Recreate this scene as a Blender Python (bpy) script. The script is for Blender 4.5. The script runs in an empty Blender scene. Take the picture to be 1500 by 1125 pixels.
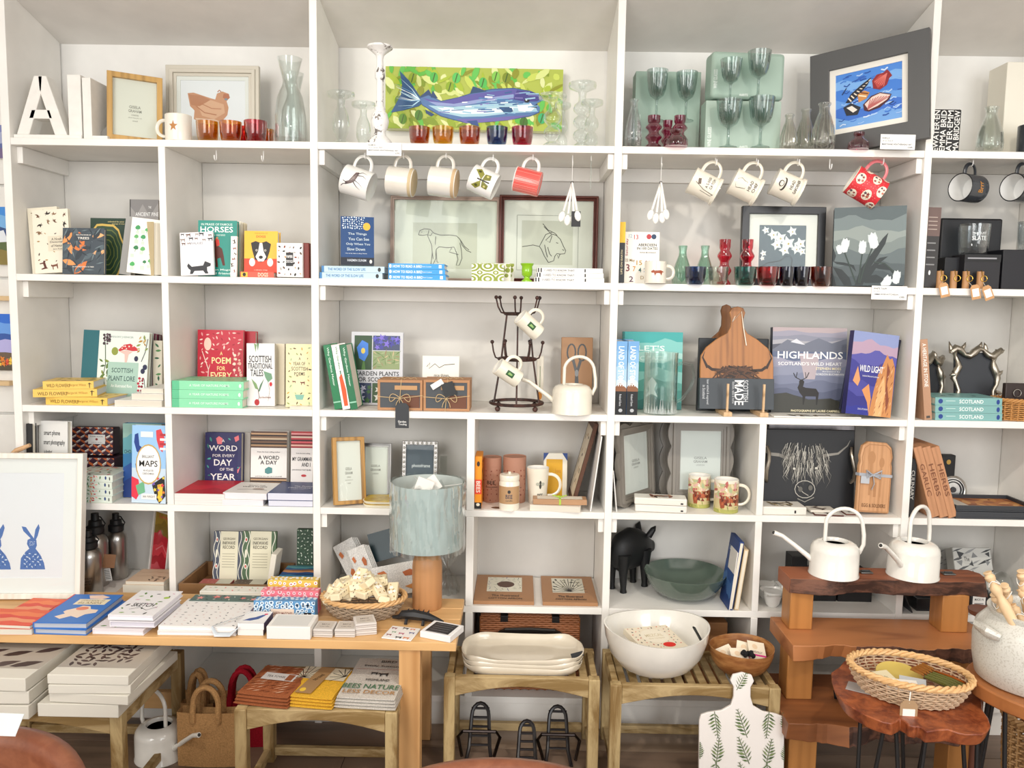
import bpy, math, random
from math import sin, cos, pi, radians as rad, atan2, hypot
from mathutils import Vector, Matrix
SC = bpy.context.scene
COL = SC.collection
# ---------------------------------------------------------------- camera (fitted to the photograph)
F, PITCH, ROLL, YAW = 1196.6, .09935, .01599, -.00848
H, D = 1.356, 2.5
CW = Vector((sin(YAW)*cos(PITCH), cos(YAW)*cos(PITCH), -sin(PITCH)))
_r = Vector((cos(YAW), -sin(YAW), 0)); _u = _r.cross(CW)
CR = _r*cos(ROLL)+_u*sin(ROLL); CU = -_r*sin(ROLL)+_u*cos(ROLL)
cam = bpy.data.objects.new('camera', bpy.data.cameras.new('camera')); COL.objects.link(cam)
cam.matrix_world = Matrix(((CR.x, CU.x, -CW.x, 0), (CR.y, CU.y, -CW.y, -D), (CR.z, CU.z, -CW.z, H), (0, 0, 0, 1)))
cam.data.sensor_width = 36; cam.data.lens = F/1500*36; cam.data.clip_start = .05
SC.camera = cam
SC.view_settings.view_transform = 'Standard'; SC.view_settings.look = 'None'
SC.view_settings.gamma = 1; SC.view_settings.use_curve_mapping = False
SC.view_settings.exposure = 0.1
# ---------------------------------------------------------------- world + windows' daylight
w_ = bpy.data.worlds.new('daylight'); SC.world = w_; w_.use_nodes = True
bg = w_.node_tree.nodes['Background']; bg.inputs[0].default_value = (1, .985, .96, 1); bg.inputs[1].default_value = .72
def area(name, loc, target, sx_, sy_, power, col=(1, 1, 1)):
    l = bpy.data.lights.new(name, 'AREA'); l.shape = 'RECTANGLE'; l.size = sx_; l.size_y = sy_; l.energy = power; l.color = col
    o = bpy.data.objects.new(name, l); COL.objects.link(o); o.location = loc
    o.rotation_euler = (Vector(target)-Vector(loc)).to_track_quat('-Z', 'Y').to_euler(); return o
area('window_daylight', (-1.5, -4.2, 1.9), (0, 0, 1.0), 1.9, 1.5, 70, (1, .98, .95))
area('shopfront_daylight', (1.9, -4.0, 1.7), (0, 0, 1.0), 1.5, 1.6, 48, (.96, .98, 1))
def spot(loc, target, power):
    l = bpy.data.lights.new('ceiling_spot', 'SPOT'); l.energy = power; l.spot_size = rad(95); l.spot_blend = .8; l.shadow_soft_size = .05; l.color = (1, .93, .82)
    o = bpy.data.objects.new('ceiling_spot', l); COL.objects.link(o); o.location = loc
    o.rotation_euler = (Vector(target)-Vector(loc)).to_track_quat('-Z', 'Y').to_euler()
spot((-.9, -1.7, 2.45), (-.2, -.1, .7), 42); spot((.9, -1.7, 2.45), (1.0, -.1, .7), 42)
# ---------------------------------------------------------------- pixel <-> place
def ray(px, py): return CW+CR*((px-750)/F)-CU*((py-562.5)/F)
def W(px, py, Y):
    d = ray(px, py); return Vector((0, -D, H))+d*((Y+D)/d.y)
def G(px, py, z):
    d = ray(px, py); return Vector((0, -D, H))+d*((z-H)/d.z)
def sx(px, Y, z):
    a = px-750; y = Y+D; q = z-H
    return (F*(CR.y*y+CR.z*q)-a*(CW.y*y+CW.z*q))/(a*CW.x-F*CR.x)
def sz(py, X, Y):
    b = 562.5-py; y = Y+D
    return H+(F*(CU.x*X+CU.y*y)-b*(CW.x*X+CW.y*y))/(b*CW.z-F*CU.z)
Z1, Z2, Z3, Z4, Z5, Z6 = 1.826, 1.420, 1.016, .708, .399, .10
# ---------------------------------------------------------------- materials
def hx(h):
    h = h.lstrip('#'); h = h if len(h) > 3 else ''.join(q*2 for q in h); c = [int(h[i:i+2], 16)/255 for i in (0, 2, 4)]
    return tuple((v/12.92 if v <= .04045 else ((v+.055)/1.055)**2.4) for v in c)+(1,)
MC = {}
def M(col, r=.5, kind='plain', **k):
    key = (col, r, kind, tuple(sorted(k.items())))
    if key in MC: return MC[key]
    m = bpy.data.materials.new(kind+'_'+col.strip('#')); m.use_nodes = True; nt = m.node_tree; N = nt.nodes; L = nt.links
    b = N['Principled BSDF']; c = hx(col); b.inputs['Base Color'].default_value = c; b.inputs['Roughness'].default_value = r
    m.diffuse_color = c
    def noise(scale, vec=None, detail=3):
        t = N.new('ShaderNodeTexNoise'); t.inputs['Scale'].default_value = scale; t.inputs['Detail'].default_value = detail
        if vec: L.new(vec, t.inputs['Vector'])
        return t
    def coord(s=(1, 1, 1)):
        tc = N.new('ShaderNodeTexCoord'); mp = N.new('ShaderNodeMapping'); mp.inputs['Scale'].default_value = s
        L.new(tc.outputs['Object'], mp.inputs[0]); return mp.outputs[0]
    def ramp(fac, stops):
        rp = N.new('ShaderNodeValToRGB'); e = rp.color_ramp.elements
        while len(e) < len(stops): e.new(.5)
        for i, (p, cc) in enumerate(stops): e[i].position = p; e[i].color = hx(cc) if isinstance(cc, str) else cc
        L.new(fac, rp.inputs[0]); return rp.outputs[0]
    def bump(fac, s, dist=.002):
        bp = N.new('ShaderNodeBump'); bp.inputs['Strength'].default_value = s; bp.inputs['Distance'].default_value = dist
        L.new(fac, bp.inputs['Height']); L.new(bp.outputs[0], b.inputs['Normal'])
    sc = lambda c, f: tuple(min(1, v*f) for v in c[:3])+(1,)
    if kind == 'paint':
        t = noise(k.get('s', 9), coord()); L.new(ramp(t.outputs[0], [(.3, sc(c, .95)), (.7, sc(c, 1.03))]), b.inputs['Base Color'])
        t2 = noise(160, coord()); bump(t2.outputs[0], .05)
    elif kind == 'wood':   # grain runs along axis a
        a = k.get('a', 0); s = [k.get('s', 22)]*3; s[a] = k.get('s', 22)*.09
        v = coord(tuple(s)); t = noise(1.0, v, 6); t.inputs['Distortion'].default_value = .6
        wv = N.new('ShaderNodeTexWave'); wv.inputs['Scale'].default_value = .7; wv.inputs['Distortion'].default_value = 5; wv.inputs['Detail'].default_value = 3; L.new(v, wv.inputs['Vector'])
        mx = N.new('ShaderNodeMath'); mx.operation = 'MULTIPLY_ADD'; L.new(wv.outputs['Fac'], mx.inputs[0]); mx.inputs[1].default_value = k.get('wv', .13); L.new(t.outputs[0], mx.inputs[2])
        L.new(ramp(mx.outputs[0], [(.28, k.get('dark', '#5a3a20')), (.56, c), (.85, sc(c, 1.12))]), b.inputs['Base Color'])
        bump(mx.outputs[0], k.get('b', .12))
    elif kind == 'blotch':  # worn paint / burl / glaze
        t = noise(k.get('s', 12), coord(k.get('st', (1, 1, 1))), 8); t.inputs['Roughness'].default_value = .65; t.inputs['Distortion'].default_value = k.get('d', .4)
        L.new(ramp(t.outputs[0], [(k.get('p0', .42), k['dark']), (k.get('p1', .6), c)]), b.inputs['Base Color']); bump(t.outputs[0], k.get('b', .15), .003)
    elif kind == 'fabric':
        t = noise(k.get('s', 350), coord()); L.new(ramp(t.outputs[0], [(.3, sc(c, .72)), (.7, sc(c, 1.1))]), b.inputs['Base Color']); bump(t.outputs[0], .5, .0015)
        b.inputs['Specular IOR Level'].default_value = .2
    elif kind == 'metal':
        b.inputs['Metallic'].default_value = 1; t = noise(40, coord((1, 1, .1))); L.new(ramp(t.outputs[0], [(.3, sc(c, .8)), (.7, sc(c, 1.1))]), b.inputs['Base Color'])
    elif kind == 'pages':
        v = coord(tuple(900 if i == k.get('a', 1) else 3 for i in range(3))); t = noise(1, v, 1)
        L.new(ramp(t.outputs[0], [(.35, sc(c, .8)), (.65, sc(c, 1.05))]), b.inputs['Base Color']); b.inputs['Roughness'].default_value = .85
    elif kind == 'glaze':
        t = noise(14, coord()); L.new(ramp(t.outputs[0], [(.3, sc(c, .94)), (.7, sc(c, 1.03))]), b.inputs['Base Color']); b.inputs['Coat Weight'].default_value = .6; b.inputs['Coat Roughness'].default_value = .06
    elif kind == 'speckle':
        t = noise(260, coord(), 2); t2 = noise(7, coord())
        c1 = ramp(t.outputs[0], [(.36, k['dark']), (.47, c)]); L.new(c1, b.inputs['Base Color']); bump(t2.outputs[0], .1, .004)
    elif kind == 'glass':
        # thin-walled glass: tinted see-through with a Fresnel reflection
        N.remove(b); o = N['Material Output']; tr = N.new('ShaderNodeBsdfTransparent'); tr.inputs[0].default_value = c
        gl = N.new('ShaderNodeBsdfGlossy'); gl.inputs['Roughness'].default_value = r; gl.inputs[0].default_value = (1, 1, 1, 1)
        lw = N.new('ShaderNodeLayerWeight'); lw.inputs['Blend'].default_value = k.get('bl', .25)
        mp = N.new('ShaderNodeMath'); mp.operation = 'MULTIPLY_ADD'; mp.inputs[1].default_value = k.get('g', .75); mp.inputs[2].default_value = k.get('f0', .03); mp.use_clamp = True
        L.new(lw.outputs['Facing'], mp.inputs[0]); mx = N.new('ShaderNodeMixShader')
        L.new(mp.outputs[0], mx.inputs[0]); L.new(tr.outputs[0], mx.inputs[1]); L.new(gl.outputs[0], mx.inputs[2]); L.new(mx.outputs[0], o.inputs[0])
        if k.get('rib'):
            t = noise(k['rib'], coord((1, 1, .15)))
            bp = N.new('ShaderNodeBump'); bp.inputs['Strength'].default_value = .6; bp.inputs['Distance'].default_value = .004; L.new(t.outputs[0], bp.inputs['Height']); L.new(bp.outputs[0], gl.inputs['Normal'])
    MC[key] = m; return m
# ---------------------------------------------------------------- mesh collector
class MB:
    def __init__(s, mat=None, T=None): s.v = []; s.f = []; s.m = []; s.mats = []; s.T = T; s.cur = 0; s.use(mat)
    def use(s, mat):
        if mat is None: return s
        if isinstance(mat, str): mat = M(mat)
        if mat not in s.mats: s.mats.append(mat)
        s.cur = s.mats.index(mat); return s
    def add(s, vs, fs):
        n = len(s.v); T = s.T
        s.v += [tuple(T @ Vector(p)) if T else tuple(p) for p in vs]; s.f += [tuple(i+n for i in f) for f in fs]; s.m += [s.cur]*len(fs); return s
    def box(s, x0, x1, y0, y1, z0, z1):
        return s.add([(x, y, z) for z in (z0, z1) for y in (y0, y1) for x in (x0, x1)], [(0, 2, 3, 1), (4, 5, 7, 6), (0, 1, 5, 4), (2, 6, 7, 3), (0, 4, 6, 2), (1, 3, 7, 5)])
    def prism(s, pts, y0, y1):   # outline in (x,z), extruded along y
        n = len(pts); vs = [(x, y0, z) for x, z in pts]+[(x, y1, z) for x, z in pts]
        a = sum(pts[i][0]*pts[(i+1) % n][1]-pts[(i+1) % n][0]*pts[i][1] for i in range(n))
        fs = [tuple(range(n)), tuple(range(2*n-1, n-1, -1))]+[(i, i+n, (i+1) % n+n, (i+1) % n) for i in range(n)]
        if a < 0: fs = [tuple(reversed(f)) for f in fs]
        return s.add(vs, fs)
    def slab(s, pts, z0, z1, bot=None):     # outline in (x,y), extruded along z
        n = len(pts); bot = bot or pts; vs = [(x, y, z0) for x, y in bot]+[(x, y, z1) for x, y in pts]
        a = sum(pts[i][0]*pts[(i+1) % n][1]-pts[(i+1) % n][0]*pts[i][1] for i in range(n))
        fs = [tuple(range(n-1, -1, -1)), tuple(range(n, 2*n))]+[(i, (i+1) % n, (i+1) % n+n, i+n) for i in range(n)]
        if a < 0: fs = [tuple(reversed(f)) for f in fs]
        return s.add(vs, fs)
    def lathe(s, prof, n=24, c=(0, 0, 0), ex=1, ey=1, rib=0, nr=12, cap=True):
        vs = []; fs = []
        for r, z in prof:
            for i in range(n):
                a = 2*pi*i/n; q = r*(1+rib*cos(nr*a)); vs.append((c[0]+q*cos(a)*ex, c[1]+q*sin(a)*ey, c[2]+z))
        for j in range(len(prof)-1):
            for i in range(n):
                k = (i+1) % n; fs.append((j*n+i, j*n+k, (j+1)*n+k, (j+1)*n+i))
        if cap and prof[0][0] > 1e-5: fs.append(tuple(range(n-1, -1, -1)))
        if cap and prof[-1][0] > 1e-5: fs.append(tuple((len(prof)-1)*n+i for i in range(n)))
        return s.add(vs, fs)
    def tube(s, pts, r, n=8, closed=False, cap=True, flat=1):
        pts = [Vector(p) for p in pts]; m = len(pts); rr = r if isinstance(r, (list, tuple)) else [r]*m; vs = []; fs = []; up = None
        for i, p in enumerate(pts):
            a = pts[i-1] if (i or closed) else p; b = pts[(i+1) % m] if (i < m-1 or closed) else p
            t = (b-a).normalized() if (b-a).length > 1e-9 else Vector((0, 0, 1))
            if up is None: up = t.orthogonal().normalized()
            up = (up-t*up.dot(t)); up = up.normalized() if up.length > 1e-6 else t.orthogonal().normalized()
            q = t.cross(up)
            for k in range(n):
                A = 2*pi*k/n; vs.append(p+up*(rr[i]*cos(A))+q*(rr[i]*sin(A)*flat))
        for i in range(m if closed else m-1):
            j = (i+1) % m
            for k in range(n): fs.append((i*n+k, i*n+(k+1) % n, j*n+(k+1) % n, j*n+k))
        if cap and not closed: fs += [tuple(range(n-1, -1, -1)), tuple((m-1)*n+k for k in range(n))]
        return s.add(vs, fs)
    def ball(s, c, r, n=10, sq=(1, 1, 1)):

        vs = []; fs = []
        for j in range(7):
            for i in range(n): vs.append((c[0]+sq[0]*r*sin(pi*j/6)*cos(2*pi*i/n), c[1]+sq[1]*r*sin(pi*j/6)*sin(2*pi*i/n), c[2]-sq[2]*r*cos(pi*j/6)))
        for j in range(6):
            for i in range(n): fs.append((j*n+i, j*n+(i+1) % n, (j+1)*n+(i+1) % n, (j+1)*n+i))
        return s.add(vs, fs)
    def build(s, name, parent=None, bev=0, sharp=38, smooth=True):
        me = bpy.data.meshes.new(name); me.from_pydata(s.v, [], s.f)
        for m in s.mats: me.materials.append(m)
        if len(s.mats) > 1: me.polygons.foreach_set('material_index', s.m)
        if smooth:
            me.polygons.foreach_set('use_smooth', [True]*len(me.polygons)); me.set_sharp_from_angle(angle=rad(sharp))
        me.update(); o = bpy.data.objects.new(name, me); COL.objects.link(o)
        if parent: o.parent = parent
        if bev:
            b = o.modifiers.new('edge', 'BEVEL'); b.width = bev; b.segments = 2; b.limit_method = 'ANGLE'; b.angle_limit = rad(50)
        return o
def tag(o, label=None, cat=None, group=None, kind=None):
    if label: o['label'] = label
    if cat: o['category'] = cat
    if group: o['group'] = group
    if kind: o['kind'] = kind
    return o
def thing(name, label, cat, loc=(0, 0, 0), rot=(0, 0, 0), group=None):
    o = bpy.data.objects.new(name, None); o.empty_display_size = .02; COL.objects.link(o); o.location = loc; o.rotation_euler = rot
    return tag(o, label, cat, group)
def settle(o, z):   # put the lowest point of a thing on height z
    R = o.rotation_euler.to_matrix(); lo = 1e9
    for c in tree(o):
        if c.type == 'MESH':
            for v in c.data.vertices: lo = min(lo, (R @ v.co).z)
    o.location.z = z-lo+.0004; return o
def tree(o):
    r = []
    for c in o.children: r.append(c); r += tree(c)
    return r

def dup(root, loc, rot=None, label=None, group=None, tint=None):
    def cp(o, par):
        c = o.copy(); COL.objects.link(c)
        if par: c.parent = par
        for k in list(o.children): cp(k, c)
        return c
    r = cp(root, None); r.location = loc
    if rot is not None: r.rotation_euler = rot
    if label: r['label'] = label
    if group: r['group'] = group
    if tint:
        for c in tree(r):
            if c.name.split('.')[0] in tint:
                c.data = c.data.copy(); c.data.materials[0] = tint[c.name.split('.')[0]]
    return r
# ---------------------------------------------------------------- flat print: words, shapes, strokes
TX = {}
def txt(s, bold=.0):
    k = (s, bold)
    if k not in TX:
        c = bpy.data.curves.new('t', 'FONT'); c.body = s; c.resolution_u = 2; c.offset = bold
        o = bpy.data.objects.new('t', c); m = o.to_mesh(); vs = [(v.co.x, v.co.y) for v in m.vertices]; fs = [tuple(p.vertices) for p in m.polygons]
        o.to_mesh_clear(); bpy.data.objects.remove(o); bpy.data.curves.remove(c)
        if vs:
            x0 = min(v[0] for v in vs); x1 = max(v[0] for v in vs); y0 = min(v[1] for v in vs); y1 = max(v[1] for v in vs)
        else: x0 = y0 = 0; x1 = y1 = 1
        TX[k] = ([(x-(x0+x1)/2, y-(y0+y1)/2) for x, y in vs], fs, x1-x0 or 1, y1-y0 or 1)
    return TX[k]
def shape(kind, n=10):
    if kind == 'leaf': return [(-.5, 0), (-.3, .14), (0, .2), (.25, .13), (.5, 0), (.25, -.13), (0, -.2), (-.3, -.14)]
    if kind == 'thin': return [(-.5, 0), (0, .07), (.5, 0), (0, -.07)]
    if kind == 'dot': return [(.5*cos(2*pi*i/n), .5*sin(2*pi*i/n)) for i in range(n)]
    if kind == 'oval': return [(.5*cos(2*pi*i/n), .3*sin(2*pi*i/n)) for i in range(n)]
    if kind == 'tri': return [(-.5, -.3), (.5, -.3), (0, .5)]
    if kind == 'flower': return [((.5 if i % 2 else .22)*cos(pi*i/5), (.5 if i % 2 else .22)*sin(pi*i/5)) for i in range(10)]
    if kind == 'bird': return [(-.5, .05), (-.2, .12), (0, .4), (.08, .1), (.3, .12), (.5, .22), (.38, -.02), (.1, -.15), (-.15, -.1), (-.3, -.3), (-.22, 0)]
    if kind == 'beast': return [(-.5, .1), (-.4, .32), (-.28, .2), (.3, .2), (.45, .32), (.4, .05), (.35, -.4), (.25, -.4), (.22, -.05), (-.2, -.05), (-.25, -.4), (-.35, -.4), (-.33, 0)]
    if kind == 'tree': return [(-.04, -.5), (-.04, -.15), (-.3, -.12), (-.4, .1), (-.2, .4), (.1, .5), (.35, .3), (.38, 0), (.2, -.14), (.04, -.15), (.04, -.5)]
    if kind == 'box': return [(-.5, -.5), (.5, -.5), (.5, .5), (-.5, .5)]
    if kind == 'chev': return [(-.5, -.2), (0, .15), (.5, -.2), (.5, .15), (0, .5), (-.5, .15)]
def art(mb, prims, w, h, fn, box=(0, 0, 100, 100), off=.0003):
    """prims in image units (y down) inside box; fn(x,z,offset) -> point; x,z in metres from the lower corner"""
    bx, by, ex, ey = box; kx = w/(ex-bx); ky = h/(ey-by); i = 0
    A_, B_, C_ = (Vector(fn(w*q, h/2, 0)) for q in (0, .5, 1)); curved = ((A_+C_)/2-B_).length > 2e-4
    def cut(pp, lims):
        for ax, lim, sg in lims:
            q = []
            for j in range(len(pp)):
                a, b = pp[j], pp[(j+1) % len(pp)]; da, db = (a[ax]-lim)*sg, (b[ax]-lim)*sg
                if da >= 0: q.append(a)
                if (da > 0 > db) or (da < 0 < db): u = da/(da-db); q.append((a[0]+(b[0]-a[0])*u, a[1]+(b[1]-a[1])*u))
            pp = q
            if len(pp) < 3: return None
        return pp
    def put(pts, faces):
        o = off+(i*5e-5 if i < 25 else .00125+(i-25)*8e-6)
        if len(faces) > 1: return mb.add([fn(x, z, o) for x, z in pts], faces)
        pp = cut([pts[j] for j in faces[0]], ((0, 0, 1), (0, w, -1), (1, 0, 1), (1, h, -1)))
        if not pp: return
        x0 = min(q[0] for q in pp); x1 = max(q[0] for q in pp); n = max(1, math.ceil((x1-x0)/(w/16))) if curved else 1
        for j in range(n):
            q = cut(pp, ((0, x0+(x1-x0)*j/n, 1), (0, x0+(x1-x0)*(j+1)/n, -1))) if n > 1 else pp
            if q: mb.add([fn(x, z, o) for x, z in q], [tuple(range(len(q)))])
    for p in prims:
        k = p[0]; i += 1
        X = lambda x: (x-bx)*kx
        Zf = lambda y: (ey-y)*ky
        if k == 'T':
            _, s, cx, cy, tw, th, col = p[:7]; rot = p[7] if len(p) > 7 else 0; bold = .012 if len(p) < 9 else p[8]
            vs, fs, W0, H0 = txt(s, bold); mb.use(M(col)); ax = tw*kx/W0 if tw else 0; ay = (th*ky if not rot or abs(rot) != 90 else th*ky)/H0 if th else ax
            if abs(rot) == 90: ax = tw*ky/W0; ay = th*kx/H0 if th else ax
            if not ax: ax = ay
            c, s_ = cos(rad(rot)), sin(rad(rot))
            put([(X(cx)+x*ax*c-y*ay*s_, Zf(cy)+x*ax*s_+y*ay*c) for x, y in vs], fs)
        elif k == 'R':
            _, x0, y0, x1, y1, col = p; mb.use(M(col)); n = 8 if w > h*.2 else 2
            for q in range(n):
                a = x0+(x1-x0)*q/n; b = x0+(x1-x0)*(q+1)/n
                put([(X(a), Zf(y1)), (X(b), Zf(y1)), (X(b), Zf(y0)), (X(a), Zf(y0))], [(0, 1, 2, 3)])
        elif k == 'E':
            _, cx, cy, rx, ry, col = p; mb.use(M(col)); n = 20
            put([(X(cx+rx*cos(2*pi*j/n)), Zf(cy-ry*sin(2*pi*j/n))) for j in range(n)], [tuple(range(n))])
        elif k == 'P':
            _, pts, col = p; mb.use(M(col)); q = [(X(x), Zf(y)) for x, y in pts]; n = len(q)
            a = sum(q[j][0]*q[(j+1) % n][1]-q[(j+1) % n][0]*q[j][1] for j in range(n))
            put(q, [tuple(range(n)) if a > 0 else tuple(range(n-1, -1, -1))])
        elif k == 'S':
            _, pts, wd, col = p[:4]; tap = len(p) > 4; mb.use(M(col)); q = [Vector((X(x), Zf(y))) for x, y in pts]; vs = []; n = len(q)
            for j in range(n):
                t = (q[min(j+1, n-1)]-q[max(j-1, 0)]); t = t.normalized() if t.length else Vector((1, 0)); o = Vector((-t.y, t.x))*wd*kx/2
                if tap: o = o*(1-.9*j/(n-1))
                vs += [tuple(q[j]+o), tuple(q[j]-o)]
            put(vs, [(2*j+1, 2*j+3, 2*j+2, 2*j) for j in range(n-1)])
        elif k == 'X':   # scatter: shape, count, x0,y0,x1,y1, size, colours, seed[, fixed angle]
            _, kind, n, x0, y0, x1, y1, size, cols, seed = p[:10]; rn = random.Random(seed); fa = p[10] if len(p) > 10 else None
            nx = max(1, round(math.sqrt(n*abs((x1-x0)*kx)/max(1e-6, abs((y1-y0)*ky))))); ny = max(1, math.ceil(n/nx)); sh = shape(kind)
            for j in range(n):
                gx = (j % nx+.5)/nx+rn.uniform(-.25, .25)/nx; gy = (j//nx+.5)/ny+rn.uniform(-.25, .25)/ny
                cx = X(x0+(x1-x0)*gx); cy = Zf(y0+(y1-y0)*gy); a = rn.uniform(0, 2*pi) if fa is None else rad(fa+rn.uniform(-8, 8)); z = size*kx*rn.uniform(.75, 1.2)
                mb.use(M(cols[j % len(cols)])); put([(cx+z*(x*cos(a)-y*sin(a)), cy+z*(x*sin(a)+y*cos(a))) for x, y in sh], [tuple(range(len(sh)))])
        elif k == 'G':   # image gradient-like bands of paint: colours top to bottom with wavy edges
            _, x0, y0, x1, y1, cols, seed = p; rn = random.Random(seed); n = len(cols)
            for j, col in enumerate(cols):
                mb.use(M(col)); ph = rn.uniform(0, 6); am = (y1-y0)/n*.25 if j else 0; top = []
                for q in range(11):
                    t = q/10; top.append((x0+(x1-x0)*t, y0+(y1-y0)*j/n+am*sin(ph+t*7)+am*.5*sin(ph*2+t*17)))
                pts = top+[(x1, y1), (x0, y1)]; i += 1
                pp = [(X(x), Zf(min(y, y1))) for x, y in pts]; put(pp, [tuple(range(len(pp)-1, -1, -1))])
    return mb
def flatfn(x0, z0, y=0, T=None):
    def fn(x, z, o):
        v = Vector((x0+x, y-o, z0+z)); return tuple(T @ v) if T else tuple(v)
    return fn
# ================================================================ the room and the built-in shelving
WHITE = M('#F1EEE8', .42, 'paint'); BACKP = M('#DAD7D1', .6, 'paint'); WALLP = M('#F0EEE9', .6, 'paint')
fl = MB(M('#3b2c22', .6)).box(-2.6, 2.6, -4.6, .3, -.05, -.012).build('floor'); tag(fl, kind='structure')
rn = random.Random(4); planks = []
pm = [M(c, .38, 'wood', a=0, dark=d, s=16) for c, d in (('#8a7462', '#5a483b'), ('#7b6656', '#4f4035'), ('#97826f', '#665243'))]
for j in range(24):
    x = -2.6-rn.uniform(0, .9)
    while x < 2.6:
        x1 = x+1.15
        if x1 > -2.55:
            o = MB(pm[rn.randrange(3)]).box(max(x, -2.6)+.001, min(x1, 2.6)-.001, .28-.205*(j+1)+.003, .28-.205*j, -.012, 0).build('plank', fl)
        x = x1
# sloping attic ceiling, cladding wall on the left, back wall
def ceil_z(y): return 2.189+.24*(.294-y)
m = MB(M('#E9E5DF', .7, 'paint')); vs = [(-2.6, .33, ceil_z(.33)), (2.6, .33, ceil_z(.33)), (2.6, -4.6, ceil_z(-4.6)), (-2.6, -4.6, ceil_z(-4.6))]
m.add(vs+[(x, y, z+.06) for x, y, z in vs], [(0, 1, 2, 3), (7, 6, 5, 4), (0, 4, 5, 1), (1, 5, 6, 2), (2, 6, 7, 3), (3, 7, 4, 0)]); tag(m.build('ceiling', smooth=False), kind='structure')
wb = MB(WALLP).box(-2.6, 2.6, .30, .36, 0, 2.2).build('wall_back'); tag(wb, kind='structure')
for k in range(14):
    MB(WALLP).box(-2.58, -1.575, .284, .30, .02+k*.155, .168+k*.155).build('plank', wb, bev=.003)
if 1: pass
tag(MB(WALLP).box(-2.66, -2.6, -4.6, .36, 0, 3.4).build('wall_left'), kind='structure')
tag(MB(WALLP).box(2.6, 2.66, -4.6, .36, 0, 3.4).build('wall_right'), kind='structure')
sh = thing('shelving_unit', 'white painted built-in shelving unit filling the whole back wall', 'shelving', (0, 0, 0))
def upright(x0, x1, z0, z1, top=False):
    m = MB(WHITE)
    if top:   # scribed to the sloping ceiling
        vs = [(x, y, z) for x in (x0, x1) for y, z in ((0, z0), (.292, z0), (.292, ceil_z(.292)), (0, ceil_z(0)))]
        m.add(vs, [(0, 3, 2, 1), (4, 5, 6, 7), (0, 1, 5, 4), (3, 7, 6, 2), (0, 4, 7, 3), (1, 2, 6, 5)])
    else: m.box(x0, x1, 0, .292, z0, z1)
    return m.build('upright', sh, bev=.0012)
UX = dict(a=(-1.566, -1.541), b=(-.638, -.615), d=(.274, .297), g=(1.197, 1.219), h=(1.66, 1.682))
for k in UX: upright(*UX[k], 0, 3, True)
UP, UB, UC = (-1.096, -1.075), (-.158, -.134), (.745, .766)
T_ = .021
zs = [Z6, Z5, Z4, Z3, Z2, Z1]
for lo, hi in ((Z6, Z5), (Z5, Z4), (Z4, Z3), (Z3, Z2), (Z2, Z1)): upright(UP[0], UP[1], lo, hi-T_)
for lo, hi in ((Z6, Z5), (Z5, Z4), (Z4, Z3)): upright(UB[0], UB[1], lo, hi-T_); upright(UC[0], UC[1], lo, hi-T_)
bays = [(-1.541, -.638), (-.615, .274), (.297, 1.197), (1.219, 1.66)]
for x0, x1 in bays:
    for z in zs: MB(WHITE).box(x0, x1, .001, .292, z-T_, z).build('shelf_board', sh, bev=.0012)
    MB(WHITE).box(x0, x1, .012, .03, 0, Z6-T_).build('plinth', sh)
for x0, x1 in [(-1.541, UP[0]), (UP[1], -.638), (-.615, .274), (.297, 1.197), (1.219, 1.66)]:
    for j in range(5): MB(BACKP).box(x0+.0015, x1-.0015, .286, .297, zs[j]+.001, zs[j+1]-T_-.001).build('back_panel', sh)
# cleats under the boards, on the sides and along the back
def cleat(x0, x1, y0, y1, z1, h=.045): MB(WHITE).box(x0, x1, y0, y1, z1-T_-h, z1-T_-.0005).build('cleat', sh, bev=.001)
for z in (Z1, Z2, Z3): cleat(-1.541, -1.523, .03, .286, z, .05)
for z in (Z1, Z2, Z3, Z4): cleat(-.615, -.597, .012, .286, z); cleat(.256, .274, .012, .286, z)
for z in (Z1, Z2, Z3, Z4): cleat(.297, .315, .012, .286, z); cleat(1.179, 1.197, .012, .286, z)
for z in (Z1, Z2): cleat(-.597, .256, .27, .286, z); cleat(.315, 1.179, .27, .286, z)
# ---------------------------------------------------------------- paintings clipped to the cladding at the far left edge
def wall_canvas(y0, y1, xr, cols, label, seed, extra=[]):
    p = W(xr, (y0+y1)/2, .26); z1 = sz(y0, p.x, .26); z0 = sz(y1, p.x, .26); w = .30
    t = thing('canvas_painting', label, 'painting', (p.x-w/2, .284, z0), (0, 0, 0))
    MB('#F3F1EC').box(-w/2, w/2, -.022, 0, 0, z1-z0).build('canvas', t)
    m = MB(); art(m, [('G', 0, 0, 100, 100, cols, seed)]+extra, w, z1-z0, flatfn(-w/2, 0, -.022)); m.build('painted_surface', t, smooth=False)
    return t
wall_canvas(183, 232, 8, ['#7f86b8', '#a7b0cf', '#5c6aa3', '#77678f'], 'small purple and blue canvas high on the white boarded wall', 3)
wall_canvas(303, 388, 13, ['#3f8fe0', '#79b5ea', '#2c4f86', '#5a6a3a', '#8a7a3c'], 'canvas of a blue sky over cottage and green field on the boarded wall', 5, [('P', [(80, 45), (94, 40), (99, 60), (80, 62)], '#e8eef4')])
wall_canvas(460, 543, 20, ['#2f6fd6', '#6aa0ea', '#3459a8', '#b7b3e6', '#6b5a48', '#554b3a'], 'canvas of blue sea, lilac beach and orange flowers on the boarded wall', 8, [('X', 'flower', 14, 70, 78, 98, 97, 7, ['#e8862e', '#e85a3a', '#f2c84a'], 4)])
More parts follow.
